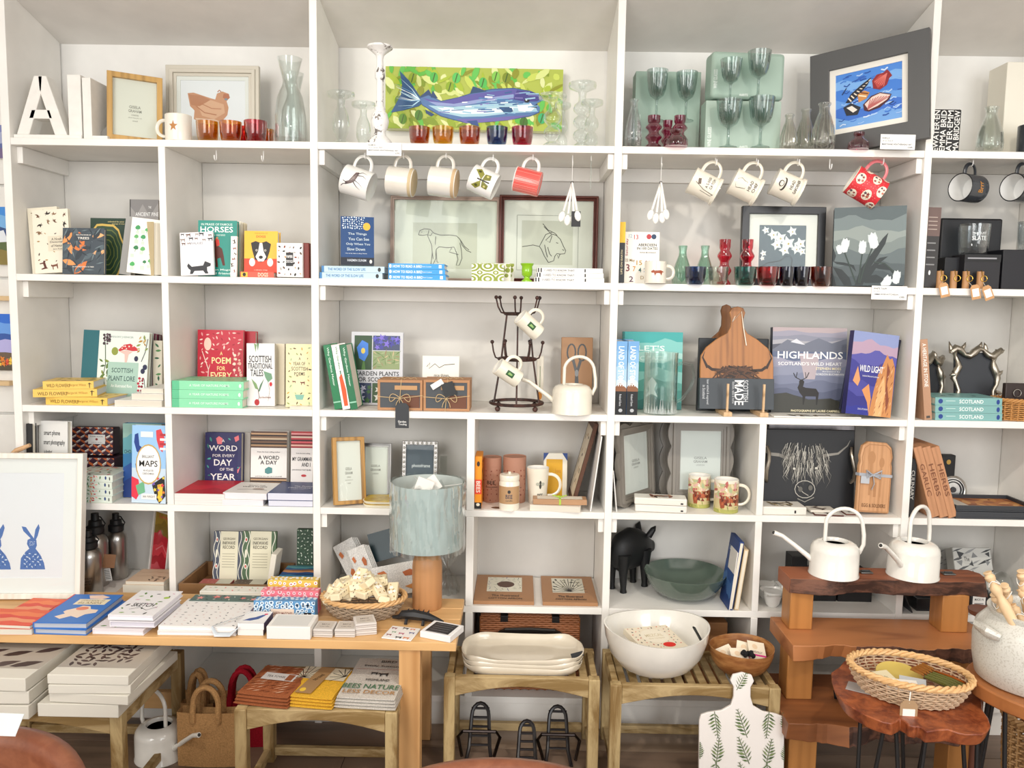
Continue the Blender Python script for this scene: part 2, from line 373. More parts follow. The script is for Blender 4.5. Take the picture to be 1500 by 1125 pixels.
for py in (437, 562):
    c = W(6, py, .25); t = thing('wooden_rail', 'thin %s wooden picture rail on the boarded wall %s' % (('pale', 'above the sea canvas') if py < 500 else ('bare', 'beneath the sea canvas')), 'rail', (c.x-.12, .284, c.z))
    MB(M('#d8b98c', .5, 'wood', a=0, dark='#b08a5c')).box(-.16, .135, -.03, 0, -.008, .008).build('rail_strip', t, bev=.001)
# ================================================================ makers
def pose(p0x, p1x, yt, Y, z, Y1=None):
    """standing thing whose base runs from pixel p0x (depth Y) to p1x (depth Y1) on height z, top at pixel row yt"""
    if Y1 is None: Y1 = Y
    zm = z+.08
    for _ in range(2):
        A = Vector((sx(p0x, Y, zm), Y, z)); B = Vector((sx(p1x, Y1, zm), Y1, z)); h = sz(yt, (A.x+B.x)/2, (Y+Y1)/2)-z; zm = z+h/2
    return (A+B)/2, (B-A).length, h, atan2(Y1-Y, B.x-A.x)
PG = M('#EFE8D8', .85, 'pages')
def book(x0, x1, yt, Y, z, t, cover, prims=(), label='', Y1=None, lean=6, roll=0, spine=None, sprims=(), pages=None, box=(0, 0, 100, 100), group=None, name='book', cat='book', hard=True, r=.4, ps=None, mirror=False):
    c, w, h, yaw = pose(x0, x1, yt, Y, z, Y1)
    o = thing(name, label, cat, c, (-rad(lean), rad(roll), yaw), group)
    bookmesh(o, w, h, t, cover, prims, spine, sprims, pages, box, None, hard, r, mirror); settle(o, z); return o
def bookmesh(o, w, h, t, cover, prims, spine, sprims, pages, box, T, hard=True, r=.4, mirror=False):
    e = .0022 if hard else .0008; i = .003 if hard else .0002; s = -1 if not mirror else 1
    m = MB(M(cover, r), T)
    m.box(-w/2, w/2, 0, e, 0, h); m.box(-w/2, w/2, t-e, t, 0, h); m.use(M(spine or cover, r))
    if s < 0: m.box(-w/2, -w/2+e, e, t-e, 0, h)
    else: m.box(w/2-e, w/2, e, t-e, 0, h)
    m.build('cover', o)
    m = MB(pages or PG, T)
    if s < 0: m.box(-w/2+e, w/2-i, e, t-e, i, h-i)
    else: m.box(-w/2+i, w/2-e, e, t-e, i, h-i)
    m.build('pages', o)
    if prims: m = MB(); art(m, prims, w, h, flatfn(-w/2, 0, 0, T), box); m.build('cover_print', o, smooth=False)
    if sprims:   # u runs down the spine, v across it
        m = MB()
        def fn(x, z, off):
            v = Vector((-w/2-off, t-z, h-x)) if s < 0 else Vector((w/2+off, z, h-x)); return tuple(T @ v) if T else tuple(v)
        art(m, sprims, h, t, fn); m.build('spine_print', o, smooth=False)
def TS(w, h, t): # lying, spine towards the room, cover up
    return Matrix(((0, 0, -1, h/2), (1, 0, 0, w/2), (0, -1, 0, t), (0, 0, 0, 1)))
def TF(w, h, t): # lying, foot edge towards the room, cover up
    return Matrix(((1, 0, 0, 0), (0, 0, 1, 0), (0, -1, 0, t), (0, 0, 0, 1)))
class Pile:
    def __init__(s, z): s.z = z
    def spine(s, x0, x1, tp, Y, w, cover, sprims=(), label='', prims=(), rz=0, group=None, spine=None, pages=None, hard=True, name='book', cat='book', box=(0, 0, 100, 100), r=.35):
        t = tp*(Y+D)/F; X0 = sx(x0, Y, s.z+t/2); X1 = sx(x1, Y, s.z+t/2); h = X1-X0
        o = thing(name, label, cat, ((X0+X1)/2, Y, s.z), (0, 0, rad(rz)), group)
        bookmesh(o, w, h, t, cover, prims, spine, sprims, pages, box, TS(w, h, t), hard, r); s.z += t+.0006; return o
    def flat(s, x0, x1, tp, Y, dep, cover, prims=(), label='', rz=0, group=None, spine=None, pages=None, hard=True, name='book', cat='book', box=(0, 0, 100, 100), r=.4, dx=0):
        t = tp*(Y+D)/F; X0 = sx(x0, Y, s.z+t/2); X1 = sx(x1, Y, s.z+t/2); w = X1-X0
        o = thing(name, label, cat, ((X0+X1)/2, Y, s.z), (0, 0, rad(rz)), group)
        bookmesh(o, w, dep, t, cover, prims, spine, (), pages, box, TF(w, dep, t), hard, r); s.z += t+.0006; return o
def boxthing(name, cat, label, x0, x1, yt, Y, z, dep, col, prims=(), Y1=None, lean=0, roll=0, bev=.002, box=(0, 0, 100, 100), sidecol=None, group=None, tprims=(), part='body', yaw=None, tbox=(0, 0, 100, 100), h=None, lid=None, sprims=()):
    c, w, hh, yw = pose(x0, x1, yt, Y, z, Y1); h = h or hh; yaw = yw if yaw is None else rad(yaw)
    mat = M(col, .5) if isinstance(col, str) else col
    o = thing(name, label, cat, c, (-rad(lean), rad(roll), yaw), group)
    m = MB(mat).box(-w/2, w/2, 0, dep, 0, h)
    m.build(part, o, bev=bev)
    if lid: MB(M(lid, .5)).box(-w/2-.001, w/2+.001, -.001, dep+.001, h*.72, h+.001).build('lid', o, bev=.001)
    if prims: m = MB(); art(m, prims, w, h, flatfn(-w/2, 0, -.001 if lid else 0), box); m.build('front_print', o, smooth=False)
    if tprims:
        m = MB(); art(m, tprims, w, dep, lambda x, z, f: (x-w/2, z, h+f+(.001 if lid else 0)), tbox); m.build('top_print', o, smooth=False)
    if sprims:
        m = MB(); art(m, sprims, dep, h, lambda x, z, f: (w/2+f, x, z)); m.build('side_print', o, smooth=False)
    settle(o, z); return o
GLASSP = M('#F4F8F6', .02, 'glass', bl=.12, g=.35, f0=.012)
def ring(m, out, inn, y0, y1): # frame body between two outlines of equal count, (x,z)
    n = len(out); vs = [(x, y0, z) for x, z in out]+[(x, y0, z) for x, z in inn]+[(x, y1, z) for x, z in out]+[(x, y1, z) for x, z in inn]; fs = []
    for i in range(n):
        j = (i+1) % n; fs += [(i, j, n+j, n+i), (2*n+j, 2*n+i, 3*n+i, 3*n+j), (j, i, 2*n+i, 2*n+j), (n+i, n+j, 3*n+j, 3*n+i)]
    m.add(vs, fs)
def rectpts(w, h, d, n=1, wave=0, k=3):
    x, z0, z1 = w/2-d, d, h-d; cs = [(-x, z0), (x, z0), (x, z1), (-x, z1)]; o = []
    for i in range(4):
        a, b = cs[i], cs[(i+1) % 4]; nx, nz = (b[1]-a[1]), -(b[0]-a[0]); L = hypot(nx, nz) or 1
        for j in range(n):
            t = j/n; q = wave*(abs(sin(pi*k*t))-.5) if wave else 0
            o.append((a[0]+(b[0]-a[0])*t+nx/L*q, a[1]+(b[1]-a[1])*t+nz/L*q))
    return o
def frame(x0, x1, yt, Y, z, fw, t, col, prims=(), label='', Y1=None, lean=6, roll=0, mount=0, mcol='#F2F0EB', paper='#F4F3EF', box=(0, 0, 100, 100), kind='plain', group=None, fr=.4, steps=((0, 0),), pane=True, cat='picture frame', name='picture_frame', wave=0, dark='#5a3a20', strut=False, mprims=()):
    c, w, h, yaw = pose(x0, x1, yt, Y, z, Y1)
    o = thing(name, label, cat, c, (-rad(lean), rad(roll), yaw), group)
    fm = M(col, fr, kind, a=2, dark=dark) if kind in ('wood', 'blotch') else M(col, fr, kind)
    n = 24 if wave else 1; m = MB(fm); L = list(steps)+[(1, None)]
    for q in range(len(steps)):
        a = fw*steps[q][0]; b = fw*L[q+1][0]; y = steps[q][1]
        ring(m, rectpts(w, h, a, n, wave if q == 0 else 0), rectpts(w, h, b, n), y, t)
    m.build('frame', o, bev=0 if wave else .0015)
    MB('#3b3a38').box(-w/2+fw*.6, w/2-fw*.6, t-.004, t-.001, fw*.6, h-fw*.6).build('backing', o)
    iw, ih = w-2*fw, h-2*fw; yy = t*.55
    MB(M(paper, .7)).box(-iw/2, iw/2, yy+.001, yy+.003, fw, h-fw).build('picture_sheet', o)
    if mount:
        m = MB(M(mcol, .8)); ring(m, rectpts(w, h, fw), rectpts(w, h, fw+mount), yy-.0015, yy+.001); m.build('mount', o)
    if prims:
        pw, ph = iw-2*mount, ih-2*mount
        m = MB(); art(m, prims, pw, ph, flatfn(-pw/2, fw+mount, yy+.001), box); m.build('picture_print', o, smooth=False)
    if mprims: m = MB(); art(m, mprims, iw, ih, flatfn(-iw/2, fw, yy-.0016)); m.build('mount_line', o, smooth=False)
    if pane: MB(GLASSP).add([(-iw/2, yy-.004, fw), (iw/2, yy-.004, fw), (iw/2, yy-.004, h-fw), (-iw/2, yy-.004, h-fw)], [(0, 1, 2, 3)]).build('glass_pane', o, smooth=False)
    if strut: MB('#1d1c1c').prism([(-w*.18, 0), (w*.18, 0), (w*.1, h*.7), (-w*.1, h*.7)], t, t+.003).build('strut', o)
    settle(o, z); return o
def handle(m, r, z0, z1, out, th, n=14, flat=1.4, curl=False):
    pts = [(r*.97+out*sin(pi*k/n)**.75, 0, z0+(z1-z0)*(1-cos(pi*k/n))/2) for k in range(n+1)]
    if curl: pts = pts[:-1]+[(r+out*.45, 0, z1+.004), (r+out*.28, 0, z1-.004), (r+out*.3, 0, z1-.010)]
    m.tube(pts, th, 8, flat=flat)
def mugmesh(o, r, h, col, hs=1, prims=(), r0=None, foot=0, hcol=None, inner='#F4F1EA', rim=None, kind='glaze', box=(0, 0, 100, 100), arc=2.0, curl=False, base=None, T=None, hl=.36):
    r0 = r0 or r; e = .0025
    pr = [(0, .0015), (r0*.86, .0015), (r0*.97, 0), (r0, .004)]
    if foot: pr = [(0, .0015), (r0*.9, 0), (r0+foot, .002), (r0+foot, .008), (r0*.98, .013)]
    pr += [(r0+(r-r0)*k/5, .013+(h-.013)*k/5) for k in range(1, 6)]
    if foot: pr[-1] = (r+foot*.5, h)
    mt = M(col, .25, kind) if isinstance(col, str) else col
    m = MB(mt, T).lathe(pr+[(r-e*.4, h+.0012), (r-e, h)], 28, cap=False); m.use(M(inner, .3)).lathe([(r-e, h), (r0-e, .012), (0, .006)], 28, cap=False); m.build('cup', o)
    if rim: MB(M(rim, .3), T).tube([((r-.001)*cos(a), (r-.001)*sin(a), h) for a in [2*pi*i/28 for i in range(28)]], .0016, 6, True).build('rim', o)
    if base: MB(M(base, .7), T).lathe([(0, -.0005), (r0*.9, -.0005), (r0*1.005, .003), (r0*1.008, .012)], 28).build('unglazed_base', o)
    m = MB(M(hcol, .3) if hcol else mt, T)
    if hs < 0: m.T = (T or Matrix())@Matrix.Rotation(pi, 4, 'Z')
    handle(m, (r+r0)/2, h*.2, h*.82, h*hl, .004, curl=curl); m.build('handle', o)
    if prims:
        def fn(x, z, off):
            a = (x-arc*r/2)/r; q = r0+(r-r0)*z/h+off+.0004; v = Vector((q*sin(a), -q*cos(a), z)); return tuple(T @ v) if T else tuple(v)
        m = MB(); art(m, prims, arc*r, h, fn, box); m.build('printed_motif', o, smooth=False)
def mug(x0, x1, yt, Y, z, col, label, rz=0, name='mug', cat='mug', group=None, **k):
    c, w, h, _ = pose(x0, x1, yt, Y, z); o = thing(name, label, cat, (c.x, c.y, z+.0006), (0, 0, rad(rz)), group); mugmesh(o, w/2, h, col, **k); return o
def lathed(name, cat, label, x0, x1, yt, Y, z, prof, mat, part='body', n=28, group=None, rib=0, nr=16, sc=None):
    """prof: (radius, height) as fractions of half the widest pixel span and of the height"""
    c, w, h, _ = pose(x0, x1, yt, Y, z); o = thing(name, label, cat, (c.x, c.y, z), (0, 0, 0), group)
    MB(mat).lathe([(r*w/2, q*h) for r, q in prof], n if not rib else 64, rib=rib, nr=nr).build(part, o, sharp=50); o.location.z += .0004; return o
def glassmat(c, rib=0):
    c = '#'+''.join('%02x' % round(255*(int(c[i:i+2], 16)/255)**.36) for i in (1, 3, 5))
    return M(c, .04, 'glass', bl=.35, g=.7, **({'rib': rib} if rib else {}))
TL = [(0, .03), (.6, .03), (.72, 0), (.86, .12), (.95, .45), (1, 1), (.93, 1), (.88, .45), (.72, .2), (0, .16)]
def tealight(x0, x1, yt, Y, z, col, label, group=None):
    o = lathed('tealight_glass', 'candle holder', label, x0, x1, yt, Y, z, TL, glassmat(col), 'cup', group=group, rib=.0); return o
# ================================================================ TOP SHELF
IV = M('#EDEAE3', .5, 'paint', s=30)
# letter bookends
t = thing('letter_bookend', 'cream wooden bookend carrying a large letter A', 'bookend', (sx(63, .03, 1.9), .02, Z1+.0005))
K = lambda *q: [((x-210)*.00066, (600-y)*.00066+.012) for x, y in q]
m = MB(IV)
for q in (K((92, 600), (150, 600), (216, 400), (222, 337), (182, 337)), K((325, 600), (268, 600), (204, 400), (200, 337), (238, 337)), K((150, 528), (262, 528), (250, 487), (165, 487))): m.prism(q, 0, .05)
m.build('letter', t, bev=.002)
MB(IV).box(-.085, .122, -.004, .10, 0, .012).build('base', t, bev=.001); MB(IV).box(.082, .122, 0, .10, .012, .19).build('upright_panel', t, bev=.001)
t = thing('letter_bookend', 'cream wooden bookend with a diagonal brace, beside the letter A one', 'bookend', (sx(124, .03, 1.9), .02, Z1+.0005))
MB(IV).box(0, .026, 0, .10, 0, .182).build('upright_panel', t, bev=.001); MB(IV).box(.026, .072, 0, .10, 0, .012).build('base', t, bev=.001)
MB(M('#8d8b86', .6)).prism([(.026, .013), (.07, .013), (.07, .075), (.026, .03)], .05, .07).build('brace', t)
GG = [('T', 'GISELA', 50, 47, 26, 5, '#8d8a80'), ('T', 'GRAHAM', 50, 54, 30, 5, '#8d8a80'), ('T', 'LONDON', 50, 61, 16, 2.6, '#a09c92'), ('T', 'photo frame 8 x 10', 50, 66, 30, 2.4, '#a09c92'), ('T', 'wood', 50, 71, 12, 2.4, '#a09c92')]
frame(155, 237, 108, .03, Z1, .016, .022, '#C39A58', GG, 'empty gold wood picture frame turned beside the chicken picture', Y1=.10, kind='wood', dark='#8a6530', paper='#E8E5DA', roll=1.5, lean=4)
chick = [('P', [(890, 440), (915, 437), (985, 462), (1005, 468), (1012, 440), (1035, 430), (1060, 440), (1066, 458), (1052, 475), (1060, 505), (1055, 540), (1030, 572), (985, 580), (940, 575), (915, 560), (918, 520), (900, 500)], '#C98F6C'),
 ('P', [(925, 480), (985, 470), (1040, 490), (1045, 530), (1000, 560), (950, 545)], '#D9A888'), ('P', [(895, 445), (950, 452), (985, 470), (940, 500), (905, 495)], '#B97B58'),
 ('P', [(1040, 440), (1062, 442), (1065, 460), (1050, 470), (1036, 458)], '#B56A4A'), ('E', 1050, 466, 7, 5, '#7b8793'), ('P', [(920, 555), (1000, 560), (1030, 572), (985, 582), (935, 578)], '#E0BBA2'),
 ('S', [(925, 500), (960, 530), (1010, 540)], 4, '#b57350'), ('S', [(940, 485), (990, 510), (1030, 512)], 3, '#b57350'), ('S', [(1015, 433), (1022, 424), (1030, 432)], 4, '#B56A4A')]
frame(241, 378, 94, .17, Z1, .034, .02, '#C9C3B4', chick, 'framed watercolour of a buff chicken in a stepped grey cream frame', mount=.012, mcol='#E9E7E4', box=(862, 380, 1130, 640), steps=((0, .004), (.35, 0), (.7, .006)), lean=2, paper='#ECEBF0')
# star mug
mug(243, 280, 170, .04, Z1, '#EFE9DC', 'cream mug with a gold star, handle facing the gold frame', hs=-1, prims=[('P', [(50+(17 if i % 2 == 0 else 7)*sin(pi*i/5), 38-(17 if i % 2 == 0 else 7)*cos(pi*i/5)) for i in range(10)], '#B5793A')], box=(0, 0, 100, 80))
for a, b, yt, Y, c, l in ((288, 320, 179, .03, '#D0780A', 'amber tealight glass nearest the star mug'), (322, 354, 179, .03, '#C85A08', 'burnt orange tealight glass, second from the star mug'), (346, 366, 186, .09, '#C01408', 'red tealight glass peeping between the orange and crimson ones'),
 (358, 391, 178, .03, '#B80A18', 'crimson tealight glass in front of the chicken picture corner'), (384, 401, 190, .09, '#D8780A', 'small amber tealight glass half hidden next to the carafe')): tealight(a, b, yt, Y, Z1, c, l, 'tealight glasses by the chicken picture')
CF = [(0, .02), (.8, .02), (.93, 0), (.96, .03), (1, .12), (.97, .34), (.8, .55), (.5, .68), (.44, .74), (.52, .8), (.78, 1), (.75, 1), (.49, .8), (.41, .74), (.47, .68), (.77, .55), (.94, .34), (.94, .06), (0, .04)]
CG = glassmat('#EAF2EF')
lathed('glass_carafe', 'carafe', 'clear glass carafe with a flared neck at the front edge', 402, 448, 86, .05, Z1, CF, CG)
lathed('glass_carafe', 'carafe', 'clear glass carafe standing behind the front carafe', 410, 450, 108, .17, Z1, CF, CG)
# candle holders of glass
def holder(x0, x1, yt, Y, label, z=Z1, n=2, g='glass candle holders beside the fish painting'):
    pr = [(0, .01), (.62, 0), (.7, .03), (.4, .09)]
    for k in range(n):
        a = .1+k*.62/n; b = .62/n; pr += [(.28, a), (.6, a+b*.3), (.62, a+b*.5), (.55, a+b*.75), (.28, a+b)]
    pr += [(.25, .8), (.3, .86), (.95, .92), (1, .955), (.97, 1), (.3, .98), (.25, .92), (0, .92)]
    return lathed('glass_candle_holder', 'candle holder', label, x0, x1, yt, Y, z, pr, CG, group=g)
holder(479, 520, 136, .05, 'clear glass candle holder closest to the tall upright, by the white candlestick', n=1)
holder(515, 550, 151, .15, 'shorter clear glass candle holder just behind the white candlestick', n=1)
holder(788, 830, 139, .04, 'clear bubble glass candle holder standing in front of the fish head', n=2)
holder(812, 836, 152, .16, 'small clear glass candle holder behind the one at the fish head', n=2)
holder(832, 873, 122, .06, 'tallest clear bubble glass candle holder, past the fish painting', n=3)
holder(850, 883, 148, .13, 'clear glass candle holder behind the tallest one', n=2)
CS = [(0, 0), (.9, 0), (.95, .03), (.75, .06), (.5, .09), (.42, .13), (.62, .17), (.72, .24), (.6, .31), (.38, .35), (.46, .37), (.3, .39), (.27, .6), (.28, .66), (.4, .68), (.4, .75), (.28, .78), (.26, .87), (.34, .91), (.7, .95), (1, .98), (.98, 1), (.5, .985), (0, .98)]
lathed('candlestick', 'candlestick', 'tall turned white candlestick with worn dark edges', 538, 575, 68, .035, Z1, CS, M('#F1EFEC', .6, 'blotch', dark='#6d655f', s=34, p0=.40, p1=.45, b=.3), n=32)
# fish painting
rn = random.Random(7)
fx = [('R', 357, 297, 1190, 608, '#AEBB4A')]
for i in range(210):
    x = rn.uniform(365, 1182); y = rn.uniform(304, 600); a = rn.uniform(-1.2, 1.2)+pi/2; l = rn.uniform(18, 46); ww = rn.uniform(8, 19)
    dx, dy = cos(a)*l, sin(a)*l; fx.append(('P', [(x+dx*u-dy/l*ww*v, y+dy*u+dx/l*ww*v) for u, v in ((-1, 0), (-.6, .7), (0, 1), (.6, .75), (1, 0), (.6, -.6), (0, -.9), (-.6, -.7))], rn.choice(['#8FA51E', '#D6DF8A', '#5FB83C', '#7E9412', '#C5D25A', '#DDE3A0', '#A8BC2C', '#63C050', '#8B8F18'])))
for x, y, c in ((420, 470, '#5d7a14'), (585, 350, '#4fb348'), (690, 350, '#58c058'), (875, 340, '#7fc34a'), (925, 345, '#7a8a10'), (515, 540, '#4a7a1c'), (1010, 565, '#3f6f1a'), (1095, 545, '#38b06a'), (660, 395, '#8aa80f'), (440, 560, '#5c8a1c'), (485, 355, '#88a010'), (815, 372, '#4fb850')):
    fx.append(('E', x, y, 19, 27, c)); fx.append(('S', [(x-6, y+22), (x+5, y-22)], 5, '#3e5a10'))
fb = [(520, 455), (560, 440), (620, 470), (700, 450), (770, 425), (860, 405), (960, 398), (1040, 412), (1085, 432), (1100, 452), (1068, 470), (1085, 490), (1082, 512), (1040, 532), (960, 548), (880, 560), (800, 568), (740, 572), (690, 560), (620, 540), (560, 505), (530, 485)]
fx += [('P', [(424, 320), (470, 370), (520, 445), (540, 470), (515, 495), (440, 518), (383, 530), (402, 495), (430, 440), (436, 390)], '#27527F'),
 ('P', [(520, 448), (600, 480), (560, 410)], '#20406E'), ('P', [(x, y+(4 if y > 480 else -4)) for x, y in fb], '#2C4A7A'), ('P', fb, '#4F74A8'), ('P', [(530, 452), (620, 472), (770, 428), (960, 400), (1060, 420), (1096, 450), (960, 452), (800, 462), (680, 490), (580, 480)], '#5A55A0'),
 ('P', [(560, 490), (680, 495), (800, 480), (960, 470), (1060, 480), (1075, 512), (960, 520), (820, 540), (720, 545), (620, 525)], '#A6CBDA'), ('P', [(600, 500), (720, 510), (860, 500), (960, 490), (960, 512), (840, 525), (720, 530), (640, 520)], '#E8F3F6'),
 ('P', [(560, 470), (680, 480), (820, 450), (960, 425), (960, 445), (820, 468), (700, 492), (600, 490)], '#8F9CCB'), ('P', [(690, 555), (800, 552), (960, 535), (1040, 530), (940, 556), (800, 572), (740, 576)], '#6C62A8'),
 ('P', [(755, 428), (768, 390), (800, 400), (835, 415)], '#23466F'), ('P', [(890, 492), (950, 490), (960, 512), (925, 528)], '#1F4A78'), ('P', [(960, 452), (975, 405), (1040, 410), (1096, 445), (1070, 460), (1010, 462)], '#3F3A86'),
 ('P', [(975, 470), (1040, 468), (1060, 492), (1040, 515), (985, 510)], '#E7EEF2'), ('P', [(1040, 490), (1072, 472), (1070, 492)], '#14202e'), ('E', 1023, 456, 13, 11, '#0c1420'), ('E', 1020, 453, 4, 4, '#f2f6f8'),
 ('P', [(545, 510), (590, 535), (575, 545), (550, 530)], '#1d3f6c'), ('P', [(740, 565), (790, 560), (800, 590), (765, 582)], '#2d4a86'), ('P', [(570, 450), (580, 415), (605, 455)], '#1d3f6c')]
for i in range(16): a = rn.uniform(-.9, .9); fx.append(('S', [(520, 465), (480+rn.uniform(-10, 10), 450+a*60), (400+rn.uniform(0, 40), 425+a*100)], 5, rn.choice(['#BFE0EE', '#173a63', '#6FA3C9', '#E8F4F7']), 1))
for i in range(46):
    x = rn.uniform(600, 1030); y = 478+(x-600)*-.06+rn.uniform(-38, 60); fx.append(('S', [(x, y), (x+rn.uniform(25, 60), y-rn.uniform(-4, 10))], rn.uniform(3, 7), rn.choice(['#DCEBF3', '#7C74B4', '#4678AE', '#9CC4DC', '#2F5C93', '#F1F7F8', '#7FAFD0'])))
p = W(564, 188, .245); q = W(823, 188, .245); wd = q.x-p.x; ht = sz(97, p.x, .245)-p.z
t = thing('canvas_painting', 'wide canvas painting of a blue salmon on lime green leaves', 'painting', ((p.x+q.x)/2, .285, p.z), (0, rad(.3), 0))
MB('#DADFA8').box(-wd/2, wd/2, -.035, 0, 0, ht).build('canvas', t, bev=.001)
m = MB(); art(m, fx, wd, ht, flatfn(-wd/2, 0, -.035), (357, 297, 1190, 608)); m.build('painted_fish', t, smooth=False)
for a, b, c, l in ((599, 630, '#B0400C', 'rust brown tealight glass, first in the row beneath the fish'), (633, 665, '#D89010', 'golden amber tealight glass in the row beneath the fish'), (672, 704, '#B84A10', 'copper brown tealight glass in the middle of the row beneath the fish'),
 (712, 744, '#123A78', 'navy blue tealight glass in the row beneath the fish'), (749, 781, '#A00828', 'ruby red tealight glass at the end of the row beneath the fish')): tealight(a, b, 187, .02, Z1, c, l, 'row of tealight glasses beneath the fish')
def card(x0, x1, y0, y1, Y, lines, label, lean=0):
    p = W(x0, y1, Y); q = W(x1, y1, Y); h_ = sz(y0, p.x, Y)-p.z; w_ = (q-p).length
    t = thing('price_card', label, 'price card', (p+q)/2, (0, rad(.4), 0)); MB('#F6F5F2').box(-w_/2, w_/2, 0, .0008, 0, h_).build('paper', t, smooth=False)
    m = MB(); art(m, lines, w_, h_, flatfn(-w_/2, 0, 0)); m.build('printed_lines', t, smooth=False); return t
card(537, 588, 209, 228, -.003, [('T', 'SALMON', 15, 20, 22, 12, '#222'), ('T', 'oil on canvas 2023', 25, 38, 40, 9, '#555'), ('T', 'MARYANNE WEATHERHEAD ART', 48, 60, 86, 11, '#222'), ('T', '£295', 88, 80, 12, 12, '#222')], 'white price card hanging over the shelf edge beneath the white candlestick')
# ---- wine glasses in green card sleeves
GRN = '#A6B9AC'; WG = [(0, .0), (.75, 0), (.72, .02), (.3, .05), (.12, .09), (.11, .40), (.2, .44), (.62, .5), (.82, .62), (.92, .8), (1, 1), (.97, 1), (.88, .8), (.77, .62), (.55, .52), (0, .47)]
SMK = glassmat('#A9BDB8', 60)
def sleeve(x0, x1, yt, Y, z, label, gl, dark=None, side=0, Y1=None, dep=.07, rz=None):
    o = boxthing('glasses_sleeve', 'boxed glasses', label, x0, x1, yt, Y, z, dep, M(dark or GRN, .6), [('T', 'WINE GLASSES', 6+86*0, 70, 38, 5, '#EDF3EE', 90), ('T', 'AARTS', 52, 88, 11, 4, '#F3F7F3')], Y1=Y1, bev=.001)
    W_ = (sx(x1, Y, z)-sx(x0, Y, z))
    return o
def wineglass(px, hw, yt, yb, Y, label):
    p = W(px, yb, Y); r = hw*(Y+D)/F; h_ = sz(yt, p.x, Y)-p.z
    t = thing('wine_glass', label, 'wine glass', (p.x, Y, p.z), (0, 0, 0), 'ribbed smoke grey wine glasses')
    MB(SMK).lathe([(a*r, b*h_) for a, b in WG], 64, rib=.03, nr=20).build('glass', t, sharp=50); return t
sleeve(930, 1025, 105, .155, Z1, 'green card sleeve of two wine glasses, behind the dark red holders', 0, dark='#98AEA0')
sleeve(1033, 1143, 148, .085, Z1, 'lower green card sleeve of two wine glasses, under the tilted sleeve', 0)
o = boxthing('glasses_sleeve', 'boxed glasses', 'upper green card sleeve resting askew on the lower sleeve', 1043, 1150, 76, .078, sz(148, .85, .10)+.001, .075, M('#A0B6A8', .6), [('T', 'WINE GLASSES', 5, 60, 40, 5, '#EDF3EE', 90), ('T', 'AARTS', 44, 92, 12, 5, '#F3F7F3')], Y1=.098, bev=.012)
for a in ((961, 15, 103, 178, .105, 'smoke grey wine glass on the sleeve behind the dark red holders, nearer the clear bottle'), (1004, 15, 106, 178, .105, 'smoke grey wine glass on that same back sleeve, nearer the stacked sleeves'),
 (1066, 18, 147, 217, .035, 'smoke grey wine glass at the front of the lower sleeve, nearer the dark red holders'), (1113, 18, 143, 217, .035, 'smoke grey wine glass at the front of the lower sleeve, nearer the ribbed bottles'),
 (1069, 15, 87, 150, .03, 'smoke grey wine glass low on the tilted upper sleeve'), (1110, 16, 75, 144, .032, 'highest smoke grey wine glass, on the tilted upper sleeve')): wineglass(*a)
BT = [(0, .02), (.75, 0), (.95, .04), (1, .2), (.9, .45), (.6, .7), (.42, .82), (.42, .93), (.52, .96), (.5, 1), (.42, 1), (.36, .9), (.36, .82), (.55, .68), (.85, .44), (.92, .2), (0, .06)]
lathed('glass_bottle', 'bottle', 'clear cut glass bottle standing beside the upright, first on its shelf', 916, 941, 146, .03, Z1, BT, glassmat('#E2E8E8', 70), rib=.03, nr=10)
DR = glassmat('#8A1030')
ZG = [(0, 0), (.95, 0), (.9, .06), (.6, .12), (.6, .2), (.95, .3), (.95, .34), (.6, .44), (.58, .52), (.95, .62), (.95, .66), (.6, .76), (.72, .82), (.75, 1), (.6, 1), (0, .9)]
def zig(x0, x1, yt, Y, z, mt, label, g): return lathed('zigzag_candle_holder', 'candle holder', label, x0, x1, yt, Y, z, ZG, mt, group=g, rib=.0)
zig(945, 970, 170, .02, Z1, DR, 'dark red zigzag glass holder nearest the clear bottle', 'dark red glass holders'); zig(968, 987, 177, .06, Z1, DR, 'smallest dark red zigzag glass holder, standing between two others', 'dark red glass holders')
zig(984, 1007, 170, .05, Z1, DR, 'dark red zigzag glass holder behind the low dark red vase', 'dark red glass holders')
VS = [(0, 0), (.95, 0), (1, .1), (.95, .4), (.5, .62), (.4, .75), (.5, .85), (.5, 1), (.4, 1), (.3, .75), (0, .6)]
lathed('glass_vase', 'vase', 'low dark red glass vase in front of the dark red zigzag holders', 973, 1008, 190, .0, Z1, VS, DR, rib=.02)
lathed('glass_vase', 'vase', 'low dark red glass vase in front of the seashell painting', 1243, 1273, 194, .0, Z1, VS, DR, rib=.02)
for a, b, yt, Y, l in ((1143, 1168, 168, .05, 'ribbed clear glass bottle nearest the green sleeves'), (1166, 1193, 160, .10, 'ribbed clear glass bottle in the middle of three'), (1190, 1223, 151, .03, 'ribbed clear glass bottle overlapping the seashell picture frame')):
    lathed('ribbed_bottle', 'bottle', l, a, b, yt, Y, Z1, BT, glassmat('#DCDCD2', 50), rib=.05, nr=16, group='three ribbed clear bottles')
